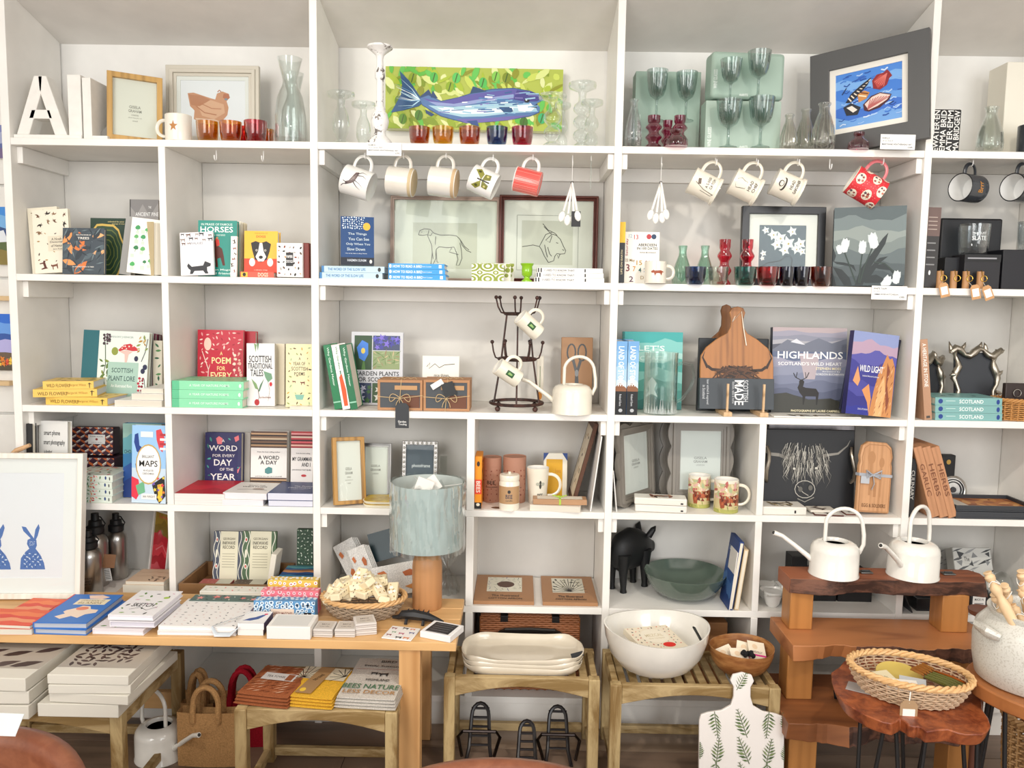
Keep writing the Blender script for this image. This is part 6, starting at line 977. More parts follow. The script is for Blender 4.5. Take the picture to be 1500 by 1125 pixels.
for k, (a, b, l) in enumerate(((931, 1006, 'lower shrink wrapped pack of cream coasters'), (930, 1006, 'upper shrink wrapped pack of cream coasters with a bird picture'))):
    boxthing('coaster_pack', 'coasters', l, a, b, 720, .012, P.z, .06, CT, [('R', 88, 56, 93, 80, '#333')], h=.022, yaw=-6, bev=.003, tprims=[('X', 'leaf', 12, 28, 20, 76, 84, 16, ['#8a4a34', '#B58a6a', '#4a3a34'], 5), ('S', [(30, 50), (60, 60), (74, 40)], 3, '#6a4434')]); P.z += .0227
leaner(902, 898, 690, Z4, .025, .003, '#F0EEEA', 'white card leaning on the upright beside the taupe frame', name='card', cat='card', pr=[('R', 30, 30, 70, 40, '#8a2a2c')])
# highland cow tray
p0_, p1_ = W(1119, 742, .09), W(1254, 742, .09)
c, w, h, _ = pose(1119, 1254, 631, .10, Z4); o = thing('serving_tray', 'black slate tray engraved with a shaggy highland cow, with silver antler handles', 'tray', c, (-rad(6), 0, 0))
MB(M('#17181C', .5)).box(-w/2, w/2, 0, .010, 0, h).build('slate', o, bev=.002)
r = random.Random(5); hc = [('S', [(18, 33), (8, 32), (1, 26)], 3.6, '#8a867e'), ('S', [(66, 33), (82, 30), (92, 20), (95, 13)], 3.2, '#8a867e', 1), ('S', [(18, 33), (26, 37), (34, 36)], 3.4, '#7a766e')]
for _ in range(210):
    x = r.uniform(24, 70); y = r.uniform(17, 56); s_ = (x-46)/20; hc.append(('S', [(x, y), (x+s_*3+r.uniform(-2, 2), y+9), (x+s_*2+r.uniform(-3, 3), y+r.uniform(12, 20))], .65, r.choice(['#A9A59C', '#7f7b73', '#5c5953', '#C9C5BB']), 1))
hc += [('S', [(46+11*cos(a), 76+11*sin(a)) for a in [2*pi*q/14 for q in range(15)]], .8, '#B5B1A8'), ('S', [(38, 72), (44, 80), (50, 84)], .8, '#A9A59C'), ('E', 41, 76, 2.4, 3.4, '#5c5953'), ('E', 52, 74, 2.4, 3.4, '#5c5953'), ('S', [(38, 88), (46, 92), (56, 86)], .8, '#9a968c'), ('E', 34, 50, 1.5, 1.5, '#C9C5BB'), ('E', 58, 49, 1.5, 1.5, '#C9C5BB')]
m = MB(); art(m, hc, w, h, flatfn(-w/2, 0, 0)); m.build('engraved_cow', o, smooth=False)
for s_ in (-1, 1): m = MB(SIL); m.tube([(s_*w*.46, -.002, h*.78), (s_*w*.445, -.014, h*.70), (s_*w*.455, -.022, h*.6), (s_*w*.48, -.022, h*.48), (s_*w*.475, -.014, h*.38), (s_*w*.455, -.002, h*.33)], [.0045, .0055, .006, .0065, .0065, .005], 8); m.build('antler_handle', o)
settle(o, Z4)
boxthing('chrome_tray', 'tray', 'grey metal tray standing behind the cow tray', 1124, 1252, 618, .20, Z4, .01, M('#8a8688', .35, 'metal'), bev=.004, lean=2)
boxthing('coaster_pack', 'coasters', 'thick shrink wrapped pack of cream slabs by the divider', 1117, 1182, 738, .008, Z4, .08, CT, [('R', 72, 40, 76, 76, '#222')], h=.026, bev=.004, tprims=[('X', 'leaf', 14, 20, 20, 80, 80, 20, ['#8a7a5c', '#5a4c34', '#B5A27a'], 5)])
boxthing('coaster', 'coaster', 'single cream coaster with a stag, behind the thick pack', 1188, 1226, 733, .03, Z4+.0046, .055, '#D9D2C6', h=.008, tprims=[('X', 'beast', 1, 20, 20, 80, 80, 60, ['#5a4a40'], 3)])
boxthing('coaster', 'coaster', 'thin white coaster with a dark rim at the shelf edge', 1194, 1236, 753, .005, Z4, .075, '#5A2A22', h=.004, yaw=-5, tprims=[('R', 3, 3, 97, 97, '#E3DED6'), ('X', 'beast', 1, 20, 20, 80, 80, 60, ['#3a2c26'], 3)])
boxthing('coaster', 'coaster', 'thin white coaster with a thistle beneath the tray handle', 1240, 1262, 738, .02, Z4, .06, '#6A3A2c', h=.004, tprims=[('R', 3, 3, 97, 97, '#E9E4DC'), ('X', 'flower', 1, 30, 20, 70, 80, 40, ['#5a5a54'], 3)])
# egg and soldiers board
BE = M('#C9986E', .5, 'wood', a=2, dark='#A9784e', s=30)
c, w, h, _ = pose(1255, 1308, 650, .03, Z4); o = thing('egg_board', 'pale beech egg board engraved with cutlery and tied with grey ribbon', 'board', c, (-rad(6), rad(5), rad(10)))
ol = [(-.5, .02), (.5, .02), (.5, .66), (.47, .72), (.5, .80), (.44, .94), (.28, 1), (-.28, 1), (-.44, .94), (-.5, .80), (-.47, .72), (-.5, .66)]
MB(BE).prism([(x*w, y*h) for x, y in ol], 0, .018).build('board', o, bev=.004)
m = MB(); art(m, [('S', [(x*90+50, 100-y*94-2) for x, y in ol+[ol[0]]], 2, '#A87850'), ('E', 34, 22, 12, 9, '#B5845a'), ('E', 66, 28, 8, 7, '#B5845a'), ('S', [(34, 30), (34, 74)], 7, '#B5845a'), ('S', [(66, 36), (66, 76)], 5, '#B5845a'), ('R', 46, 56, 54, 76, '#B07F56'), ('T', 'EGG & SOLDIERS', 50, 88, 72, 5, '#6A4426')], w, h, flatfn(-w/2, 0, 0)); m.build('engraving', o, smooth=False)
m = MB(M('#A9ADB5', .6)); m.box(-w*.51, w*.51, -.0015, .0195, h*.52, h*.56); m.tube([(-w*.1, -.003, h*.54), (-w*.34, -.010, h*.60), (-w*.3, -.008, h*.50), (-w*.1, -.003, h*.54), (w*.12, -.010, h*.61), (w*.1, -.008, h*.5), (-w*.1, -.003, h*.54)], .003, 6); m.tube([(-w*.1, -.004, h*.54), (-w*.06, -.006, h*.42), (-w*.12, -.005, h*.34)], .0035, 6, flat=.4); m.build('ribbon', o)
MB('#B9BDC3').box(-w*.48, -w*.22, -.007, -.006, h*.42, h*.52).build('paper_tag', o); settle(o, Z4)
# herb boards
for k, (x0, x1, s_, l) in enumerate(((1356, 1337, 'GARLIC', 'wooden garlic drying board, outermost of three leaning boards'), (1369, 1350, 'HERBS', 'wooden herbs board in the middle of three leaning boards'), (1382, 1363, 'HERBS', 'wooden herbs board, the last of three leaning towards the clock'))):
    Y = .006; A = Vector((sx(x0+20, Y, Z4), Y, Z4)); Bx = sx(x1+12, Y, Z4+.2); hz = sz(657, Bx, Y)-Z4; o = thing('herb_board', l, 'board', A, (0, atan2(Bx-A.x, hz), 0)); L = hypot(Bx-A.x, hz)
    MB(M('#BF8A64', .5, 'wood', a=2, dark='#9A6A48', s=30)).box(-.026, 0, 0, .16, 0, L).build('board', o, bev=.001); m = MB(); art(m, [('T', s_, 50, 47, 46, 54, '#7A4A30', -90)], .026, L, flatfn(-.026, 0, 0)); m.build('engraved_word', o, smooth=False); settle(o, Z4)
o = boxthing('book', 'book', 'black culinary book standing behind the leaning wooden boards', 1331, 1341, 672, .012, Z4, .12, '#1B1A1C', [('T', 'CULINARY', 50, 45, 50, 50, '#B5B2AC', -90)], part='cover')
boxthing('presentation_box', 'box', 'slim black box with a gold logo behind the herb boards', 1378, 1398, 667, .2, Z4, .03, '#15161a', [('E', 50, 14, 16, 5, '#C9A24a')])
o = thing('round_clock', 'round silver clock ringed in black, partly behind the herb boards', 'clock', (sx(1393, .21, Z4+.06), .21, Z4+.048), (rad(84), 0, 0)); MB(M('#D9D9D6', .3, 'metal')).lathe([(0, 0), (.047, 0), (.047, .014), (.040, .018), (.040, .015), (0, .015)], 32).build('case', o)
m = MB('#222327'); [m.tube([(q*cos(a), q*sin(a), .0165) for a in [2*pi*i/32 for i in range(32)]], .0022, 5, True) for q in (.034, .026)]; m.build('rings', o); MB('#3a3a3c').lathe([(0, .015), (.010, .015), (.009, .019), (0, .019)], 16).build('hub', o)
def tray(x0, x1, Y, z, dep, hh, col, label, fill=None, yaw=0, t=.007, name='tray', cat='tray'):
    X0, X1 = sx(x0, Y, z), sx(x1, Y, z); w = X1-X0; o = thing(name, label, cat, ((X0+X1)/2, Y, z+.0005), (0, 0, rad(yaw))); m = MB(col if not isinstance(col, str) else M(col, .35))
    m.box(-w/2, w/2, 0, dep, 0, .005); m.box(-w/2, w/2, 0, t, .005, hh); m.box(-w/2, w/2, dep-t, dep, .005, hh); m.box(-w/2, -w/2+t, t, dep-t, .005, hh); m.box(w/2-t, w/2, t, dep-t, .005, hh); m.build('tray_body', o, bev=.001)
    if fill: m = MB(); art(m, fill, w-2*t, dep-2*t, lambda x, z_, f: (x-w/2+t, z_+t, .006+f)); m.build('tray_picture', o, smooth=False)
    return o, w
tray(1400, 1520, .005, Z4, .13, .022, '#3A3D42', 'lower dark grey lacquered tray stretching out of view', t=.005); tray(1400, 1520, .008, Z4+.0225, .16, .018, '#35383D', 'upper dark grey lacquered tray holding a rust coloured picture', [('R', 0, 0, 100, 100, '#B5703a'), ('R', 0, 0, 26, 100, '#D6CFC4'), ('X', 'leaf', 16, 26, 5, 100, 95, 22, ['#C98a4a', '#8a4a24', '#D8A060'], 4)])
# ================================================================ FIFTH SHELF
AL = M('#B5B2AE', .28, 'metal')
def flask(px, hw, yt, Y, label, printed=False):
    x = sx(px, Y, Z5+.1); r = hw*(Y+D)/F; h = sz(yt, x, Y)-Z5; o = thing('drinks_flask', label, 'bottle', (x, Y, Z5+.0005), group='aluminium flasks with black caps')
    MB(AL).lathe([(0, 0), (.92*r, 0), (r, .02*h), (r, .60*h), (.94*r, .67*h), (.6*r, .73*h), (.5*r, .74*h)], 28).build('body', o); m = MB('#17181a'); m.lathe([(.5*r, .73*h), (.72*r, .735*h), (.74*r, .82*h), (.56*r, .84*h), (.54*r, .90*h), (.34*r, .91*h), (.32*r, 1*h), (0, 1*h)], 24); m.build('cap', o)
    m = MB('#17181a'); m.tube([(.7*r, 0, .80*h), (.9*r, 0, .86*h), (.5*r, 0, .95*h), (0, 0, .97*h)], .0022, 6); m.build('cap_strap', o)
    if printed: m = MB(); art(m, [('T', 'THE MOUNTAINS', 50, 30, 70, 7, '#333'), ('T', 'ARE CALLING', 50, 42, 60, 7, '#333'), ('T', 'and I must go', 50, 54, 66, 6, '#333'), ('S', [(4, 92), (26, 70), (44, 90), (60, 66), (94, 94)], 1.6, '#222')], r*2, h*.36, lambda x, z, f: ((r+f)*sin(x/r-1), -(r+f)*cos(x/r-1), z+.01)); m.build('printed_words', o, smooth=False)
    return o
flask(130, 18.5, 777, .04, 'aluminium flask with printed words, in front of the others', True); flask(141, 17, 752, .125, 'aluminium flask directly behind the printed one'); flask(171, 15, 752, .20, 'aluminium flask beside the leaning red picture'); flask(105, 14, 770, .14, 'aluminium flask mostly hidden against the end panel')
boxthing('swing_tag', 'tag', 'brown card tag tied to the flask nearer the red picture', 150, 166, 790, .085, Z5+.07, .002, '#8A6244', yaw=18, roll=8, h=.045, bev=0); boxthing('swing_tag', 'tag', 'white card tag printed with lines, tied between the flasks', 153, 165, 818, .075, Z5+.03, .002, '#DAD8D6', [('R', 10, 10+k*14, 90, 14+k*14, '#555') for k in range(6)], yaw=-20, roll=-12, h=.04, bev=0)
frame(214, 240, 752, .21, Z5, .006, .012, '#D9D5CF', [('G', 0, 0, 100, 100, ['#A5802c', '#8a6a24', '#C92434', '#E03a48', '#B51c2c', '#D8505c'], 4), ('T', 'Love', 50, 6, 50, 6, '#D8504a'), ('S', [(20, 60), (60, 50), (90, 62)], 5, '#F08088')], 'red and ochre picture of a rose leaning by the divider', Y1=.16, roll=3, paper='#C9283a')
P = Pile(Z5+.0005)
for k, (a, b, tp, rz, dep, l) in enumerate(((166, 238, 7, 4, .13, 'pinkish wooden board at the bottom of the pile by the flasks'), (178, 240, 13, 0, .13, 'thick cream paper pad on the wooden board'), (182, 240, 5, -7, .12, 'curled cream paper sheet on top of the pad'))):
    P.flat(a+2, b, tp, .01+k*.003, dep, '#D9BCA0' if k != 1 else '#E3D6C4', [('S', [(10, 30), (50, 24), (90, 34)], 1.4, '#B5906a'), ('S', [(10, 60), (50, 54), (90, 64)], 1.4, '#B5906a')]+([('X', 'leaf', 8, 50, 60, 96, 96, 12, ['#4a3a34'], 3)] if k == 2 else []), l, name='paper_pad', cat='paper', hard=False, rz=0 if b > 238 else rz)
# notebooks in a wooden tray
o, w = tray(262, 404, .006, Z5, .23, .052, M('#8A6540', .5, 'wood', a=0, dark='#5f4228'), 'shallow brown wooden tray of patterned notebooks', t=.009, name='wooden_tray')
wavy = lambda c, k: [('R', 0, 0, 100, 100, '#E6E0C6')]+[q for x in ((0, 24), (86, 100))[0:2] for q in [('R', x[0], 0, x[1], 100, c)]]+[('S', [(x+4*sin(y/7), y) for y in range(0, 101, 4)], 2.4, '#E9E6D6') for x in (5, 19, 93)]+[('E', 12, y, 4, 5, '#F0EDE0') for y in (16, 66)]+[('E', 12, y, 2.2, 2.8, '#C9342c') for y in (16, 66)]+[('E', 12, 42, 3.4, 8, '#E6E2CF'), ('T', 'GEORGIAN', 54, 14, 42, 4.5, '#7a7460'), ('T', 'INKWAVE', 54, 22, 44, 6, '#5a5444'), ('T', 'RECORD', 54, 30, 42, 6, '#5a5444')]+[('R', 32, 42+k_*5, 76, 43+k_*5, '#A9A38a') for k_ in range(6)]
zt = Z5+.0062
for k, (a, b, c, l) in enumerate(((310, 352, '#4A5060', 'notebook with slate blue wave bands and a cream wrapper, in the wooden tray'), (352, 402, '#4F6A4A', 'notebook with green wave bands and a cream wrapper, in the wooden tray'))): boxthing('notebook', 'notebook', l, a, b, 782, .13, zt, .016, c, wavy(c, k), lean=9, part='cover')
for k, (a, b, c, l) in enumerate(((283, 330, '#B5605A', 'red patterned notebook lying in the wooden tray'), (334, 380, '#5A4A40', 'brown patterned notebook lying in the wooden tray'))): boxthing('notebook', 'notebook', l, a, b, 840, .03, zt, .085, c, h=.026, yaw=0, tprims=[('X', 'thin', 40, 0, 0, 100, 100, 9, ['#F0E0D6', c], 4, 45), ('R', 54, 0, 100, 100, '#C9C5B5')], part='cover')
boxthing('greeting_card', 'card', 'pale envelope leaning at the end of the wooden tray', 388, 396, 812, .04, zt, .07, '#E3DDD0', roll=9)
boxthing('notebook', 'notebook', 'green and white leaf patterned notebook standing by the upright', 434, 458, 777, .14, Z5, .02, '#2F4A38', [('X', 'leaf', 80, 0, 0, 100, 100, 14, ['#C9D6C4', '#E6EBE0', '#5c7a62'], 4)], lean=3, part='cover')
P = Pile(Z5+.0005)
for k, (tp, c, l) in enumerate(((12, '#B5986A', 'tan book at the bottom of the stack under the seascape books'), (11, '#1F4F86', 'deep blue book in the middle of the stack by the upright'), (13, '#2A6A8C', 'seascape covered book on top of the stack by the upright'))): P.flat(406+k, 457, tp, .02, .11, c, [('G', 0, 0, 100, 100, ['#3f7a86', '#5c9aa0', '#1F5C8A', '#8a5a3c', '#C98a5a', '#1d4f8c', '#16386c', '#2F7AA5'], 5)] if k == 2 else (), l)
# tea towels and pantry book
def roll(o, name, pts, y0, y1, mat, t=.004):  # cloth of thickness t following an (x,z) line
    m = MB(mat); top = [(x, z+t) for x, z in pts]; m.prism(pts+top[::-1], y0, y1); return m.build(name, o)
TW = M('#ECE9E4', .8, 'fabric')
def cloth(cx, cy, Y, zb, w, h, rotz, rolly, label, art_=None, fold=4, name='tea_towel', cat='tea towel', mat=None, leanx=10):
    o = thing(name, label, cat, (sx(cx, Y, zb), Y, zb), (-rad(leanx), rad(rolly), rad(rotz))); th = .006
    for k in range(fold):
        m = MB(mat or TW); n = 12
        pts = [(-w/2+.004*k+w*(i/n)*(1-.01*k), k*th+.0015*sin(i*1.3+k)) for i in range(n+1)]
        vs = []; m.v = []; 
        for yy in (0, .02): pass
        pl_ = [(x, z) for x, z in pts]; m2 = [(x, z+th*.9) for x, z in pts]
        m.T = Matrix(((1, 0, 0, 0), (0, 0, 1, 0), (0, 1, 0, 0), (0, 0, 0, 1))); m.prism(pl_+m2[::-1], 0, h*(1-.02*k)); m.build('fold', o, bev=.0015)
    if art_: m = MB(); art(m, art_, w*.96, h*.96, flatfn(-w*.48, .004, -.0035)); m.build('printed_motif', o, smooth=False)
    return o
nut = [('P', [(20, 70), (34, 60), (46, 66), (44, 82), (28, 86)], '#C9703a'), ('P', [(60, 30), (76, 24), (86, 34), (78, 46), (64, 44)], '#B5602c'), ('P', [(60, 78), (80, 72), (90, 82), (74, 90)], '#D8904a'), ('P', [(10, 20), (24, 16), (30, 28), (16, 32)], '#C9703a')]
for a in ((514, 835, .13, Z5+.02, .075, .155, 0, -30, 'folded white tea towel with orange nuts, tilted by the upright', nut), (545, 842, .085, Z5+.02, .06, .15, 0, -24, 'narrow folded white tea towel wedged under the pantry book', nut)): settle(cloth(*a), Z5)
settle(cloth(588, 850, .035, Z5+.02, .17, .10, 0, -12, 'wide folded white tea towel printed with nuts, under the pantry book', nut), Z5)
book(546, 610, 786, .15, Z5+.08, .016, '#14343C', [('T', 'THE PANTRY', 66, 80, 50, 6, '#C9D0CC'), ('S', [(60, 30), (62, 62)], 1, '#8aa5a0'), ('X', 'leaf', 5, 56, 32, 68, 56, 8, ['#8aa5a0'], 3), ('E', 64, 20, 10, 4, '#E3E0D8')], 'dark teal pantry cookbook tilted on the tea towels', roll=-17, lean=16)
boxthing('wooden_crate', 'crate', 'slatted wooden crate edge behind the turned lamp base', 575, 640, 845, .10, Z5, .12, M('#A9794a', .6, 'wood', a=0, dark='#7a5230'), bev=.002)
o = lathed('wrapped_glass', 'ornament', 'clear wrapped parcel gathered at the top beside the lamp base', 640, 672, 808, .12, Z5, [(0, 0), (.95, 0), (1, .15), (.7, .38), (.2, .52), (.15, .6), (.7, .8), (.9, 1)], glassmat('#E6EAE8'), rib=.15, nr=9)
# apron boxes
for k, (a, b, l, s_) in enumerate(((681, 776, 'flat kraft apron box with a hedgehog print window, beside the divider', 0), (792, 879, 'flat kraft apron box with a black seed head print window', 1))):
    pr = [('R', 20, 10, 80, 66, '#E6E2D0'), ('X', 'thin', 46, 20, 10, 80, 66, 9, (['#5a4a8a', '#6a7a5c', '#3a3430'], ['#1c1c1c', '#2c2c2c', '#444'])[s_], 4+s_), ('E', 52, 38, 15, 12, '#5A3A2c')] if not s_ else [('R', 20, 10, 80, 66, '#DDD9C8')]+[('S', [(52, 62), (52+34*cos(q*pi/14), 62-52*sin(q*pi/14)*.95)], 1.2, '#1c1c1c') for q in range(15)]+[('X', 'leaf', 16, 20, 10, 80, 60, 9, ['#26261f', '#8a8a70'], 5)]
    boxthing('apron_box', 'box', l, a+3, b-3, 880, .015, Z5, .25, '#A87B55', h=.012, yaw=0, bev=.001, tprims=pr+[('T', 'The Illustrated', 52, 80, 46, 7, '#3a2c20'), ('T', 'COTTON APRON', 52, 90, 56, 5.5, '#2c2018')])
# black pig, green bowl, books
o = thing('pig_ornament', 'matt black pig ornament standing beside the green bowl', 'ornament', (sx(918, .232, Z5), .232, Z5), (0, 0, rad(40))); m = MB(M('#111214', .5))
m.lathe([(0, -.085), (.03, -.08), (.052, -.05), (.058, 0), (.052, .045), (.04, .075), (.026, .095), (.017, .112), (.015, .12), (0, .121)], 20); m.v = [(z, x*.72, y*1.25+.135-abs(z)*.1) for x, y, z in m.v]
for x, y in ((-.055, -.026), (-.055, .026), (.05, -.026), (.05, .026)): m.tube([(x, y, .13), (x, y, .06), (x+.003, y, .012), (x+.004, y, 0)], [.024, .014, .010, .012], 10)
for s_ in (-1, 1): m.tube([(.072, s_*.022, .17), (.080, s_*.034, .195), (.09, s_*.036, .205)], [.012, .010, .002], 8)
m.build('body', o, sharp=80); MB(M('#111214', .5)).tube([(-.085, 0, .16), (-.10, .006, .155), (-.10, -.006, .14), (-.092, .004, .135)], .0035, 6).build('tail', o); settle(o, Z5)
BW = [(0, .05), (.40, .05), (.42, 0), (.45, .02), (.62, .12), (.80, .34), (.92, .66), (1, 1), (.985, 1.01), (.90, .70), (.78, .40), (.6, .18), (.4, .10), (0, .08)]
o = thing('bowl', 'wide glossy dark green bowl', 'bowl', (sx(1003, .13, Z5+.05), .13, Z5+.0005)); R = 61*(.13+D)/F; MB(M('#5C6A5F', .15, 'glaze')).lathe([(r_*R, z_*R*.62) for r_, z_ in BW], 48).build('bowl_body', o, sharp=70)
for k, (x0, x1, yt, c, l) in enumerate(((1073, 1090, 795, '#23407A', 'blue covered book leaning on the divider past the green bowl'), (1082, 1097, 806, '#D9C09A', 'pale wooden edged book between the blue one and the divider'))):
    leaner(x0, x1, yt, Z5, .11, .014, c, l, edge='#E9E0CC', name='book', cat='book', Y=.004+k*.002, pr=[('T', 'Landscapes', 50, 20, 70, 8, '#C9D6EA'), ('G', 0, 40, 100, 100, ['#2c5090', '#4a70a8', '#23407A'], 3)] if not k else ())
leaner(1069, 1082, 810, Z5, .08, .003, '#E9E4DC', 'thin white card leaning in front of the blue book', name='card', cat='card', Y=.003)
# egg holder, black boxes, fish packs
o = thing('egg_tray', 'glossy white ceramic egg tray', 'egg tray', (sx(1141, .08, Z5), .06, Z5+.0005)); PW = M('#E9E8E4', .15, 'glaze')
m = MB(PW); hw = (sx(1174, .06, Z5)-sx(1112, .06, Z5))/2-.004
n = 28; ny = 26; vs = []; 
for j in range(ny+1):
    for i in range(n+1):
        x = -hw+2*hw*i/n; y = -.045+.14*j/ny; zz = .052-.040*(abs(sin(pi*2*i/n))*abs(sin(pi*2*j/ny)))**.8; e_ = min(i, n-i, j, ny-j); vs.append((x, y, zz-(.006 if e_ == 0 else 0)))
m.add(vs, [(j*(n+1)+i, j*(n+1)+i+1, (j+1)*(n+1)+i+1, (j+1)*(n+1)+i) for j in range(ny) for i in range(n)])
m.build('cups', o, sharp=80); m = MB(PW)
for x in (-hw*.5, hw*.5):
    for y in (-.012, .062): m.lathe([(0, 0), (.014, 0), (.022, .01), (hw*.44, .034), (hw*.45, .05)], 20, (x, y, 0))
m.build('underside', o)
boxthing('presentation_box', 'box', 'black box low behind the wooden stand, nearer the egg tray', 1190, 1226, 842, .10, Z5, .1, '#131316', bev=.002); boxthing('presentation_box', 'box', 'black box low behind the wooden stand, second from the egg tray', 1228, 1278, 842, .10, Z5, .1, '#151518', bev=.002)
boxthing('presentation_box', 'box', 'tall black box with a dark glass tray behind the first can', 1158, 1182, 815, .18, Z5, .06, '#17181B')
leaner(1336, 1326, 868, Z5, .12, .004, '#202226', 'thin dark card leaning below the wooden stand top', name='card', cat='card', Y=.01)
tray(1342, 1410, .03, Z5, .15, .04, '#141417', 'open black box behind the post of the wooden stand', name='open_box', cat='box')
FB = [('X', 'thin', 14, 0, 0, 100, 100, 40, ['#4a4c4e', '#8a8c8c', '#2c2e30'], 4, 20), ('X', 'tri', 10, 0, 0, 100, 100, 18, ['#333538', '#77797a'], 5), ('E', 34, 26, 13, 12, '#B5B5B0'), ('T', 'The', 34, 26, 14, 10, '#333')]
boxthing('napkin_pack', 'napkins', 'grey pack of napkins printed with fish, nearer the cans', 1374, 1403, 812, .19, Z5+.02, .05, '#B9B9B5', FB, lean=20, bev=.003); boxthing('napkin_pack', 'napkins', 'grey pack of napkins printed with fish and a round logo', 1405, 1462, 813, .10, Z5+.02, .05, '#BDBDB8', FB, lean=22, bev=.003)
boxthing('black_stand', 'stand', 'plain black block propping up the fish napkin packs', 1372, 1470, 880, .12, Z5, .14, '#1a1a1d')
boxthing('notelet_box', 'box', 'white label box in a black frame behind the tall crock', 1421, 1447, 865, .02, Z5, .04, '#1b1b1d', [('R', 14, 18, 86, 82, '#E3E1DC'), ('T', 'MADE IN', 50, 40, 50, 10, '#444'), ('R', 24, 56, 76, 60, '#777')])
o = lathed('glass_cloche', 'cover', 'round clear glass lid behind the wooden skewers', 1448, 1486, 838, .07, Z5+.05, [(0, .0), (.9, .0), (1, .3), (.7, .8), (.2, 1), (0, 1)], glassmat('#D9DEDC')); boxthing('tin', 'tin', 'low steel tin under the round glass lid', 1452, 1482, 880, .05, Z5, .06, M('#9a9a98', .4, 'metal'), h=.0495)
# ================================================================ LOWEST SHELF
WK = M('#9A5A2A', .55, 'paint', s=60)
X0, X1 = sx(704, .06, .3), sx(848, .06, .3); o = thing('wicker_hamper', 'brown wicker hamper with black leather straps and handle behind the stack of platters', 'hamper', ((X0+X1)/2, .05, Z6+.0005)); w = X1-X0; h = .245
m = MB(WK)
for k in range(34): m.tube([(-w/2+w*i/24, .002*(1 if (i+k) % 2 else -1), .006+k*.0071) for i in range(25)], .0036, 5)
for i in range(13): m.tube([(-w/2+w*i/12, .003, 0), (-w/2+w*i/12, .003, h)], .003, 5)
m.box(-w/2, w/2, .006, .2, 0, h-.002)
for k in range(24): m.tube([(-w/2+w*i/24, .008+k*.008, h+.0016*(1 if (i+k) % 2 else -1)) for i in range(25)], .0036, 5)
q_ = m.build('woven_body', o); LB = M('#1E1A18', .4); m = MB(LB)
m.tube([(-w*.30, -.012, h*.80), (-w*.24, -.028, h*.86), (0, -.034, h*.88), (w*.24, -.028, h*.86), (w*.30, -.012, h*.80)], [.007, .009, .010, .009, .007], 10, flat=1.4); m.build('leather_handle', o)
for s_ in (-1, 1): MB(LB).box(s_*w*.26-.012, s_*w*.26+.012, -.006, .05, h*.94, h+.006).build('strap', o, bev=.001)
boxthing('wooden_box', 'box', 'plain brown wooden box on the lowest shelf behind the round wooden bowl', 1005, 1064, 912, .08, Z6, .12, M('#9A6A40', .6, 'wood', a=0, dark='#6a4628'), bev=.002)
boxthing('cardboard_box', 'box', 'brown card box on the lowest shelf behind the round wooden bowl', 950, 1000, 925, .1, Z6, .12, '#7A5A40', bev=.002)
# ================================================================ PINE TABLE
TZ = .437; PINE = M('#DDB078', .45, 'wood', a=0, dark='#C08F58', s=14); PINEV = M('#D8A871', .45, 'wood', a=2, dark='#B98550', s=14)
xr = G(668, 942, TZ).x; tb = thing('pine_table', 'long low pine table with a planked top in front of the bookshelves', 'table', (-1.1, -.2, 0))
for k in range(4): MB(PINE).box(-.92, xr+1.1, -.172+k*.0835, -.0905+k*.0835, TZ-.024, TZ).build('plank', tb, bev=.0015)
lx = sx(586, -.34, .2)+1.1
for x, y, w_, d_ in ((lx, -.165, .058, .05), (lx+.012, .11, .045, .045), (-.9, -.165, .058, .05), (-.9, .11, .045, .045)): MB(PINEV).box(x, x+w_, y, y+d_, 0, TZ-.024).build('leg', tb, bev=.002)
MB(PINE).box(-.842, lx, .158, .18, .06, .115).build('stretcher', tb, bev=.002); MB(PINE).box(-.842, lx, .125, .15, TZ-.07, TZ-.024).build('rail', tb, bev=.002)
def gpose(x0, x1, yb, z=TZ):   # front foot line on a horizontal surface
    A = G(x0, yb, z); B = G(x1, yb, z); return (A+B)/2, abs(B.x-A.x)
def onflat(name, cat, label, x0, x1, yb, hpx, dep, col, tp=(), fp=(), rz=0, z=TZ, dz=0, bev=.0015, group=None, part='body'):
    c, w = gpose(x0, x1, yb, z); h = hpx*(c.y+D)/F; o = thing(name, label, cat, (c.x, c.y, z+dz+.0005), (0, 0, rad(rz)), group)
    MB(col if not isinstance(col, str) else M(col, .45)).box(-w/2, w/2, 0, dep, 0, h).build(part, o, bev=bev)
    if tp: m = MB(); art(m, tp, w, dep, lambda x, zz, f: (x-w/2, zz, h+f)); m.build('top_print', o, smooth=False)
    if fp: m = MB(); art(m, fp, w, h, flatfn(-w/2, 0, 0)); m.build('front_print', o, smooth=False)
    return o, w, h
def flatbook(x0, x1, yb, tp, dep, cover, prims, label, rz=0, z=TZ, dz=0, pages=None, hard=True, name='book', cat='book'):
    c, w = gpose(x0, x1, yb, z); t = tp*(c.y+D)/F; o = thing(name, label, cat, (c.x, c.y, z+dz+.0005), (0, 0, rad(rz))); bookmesh(o, w, dep, t, cover, prims, None, (), pages, (0, 0, 100, 100), TF(w, dep, t), hard); return t+.0006
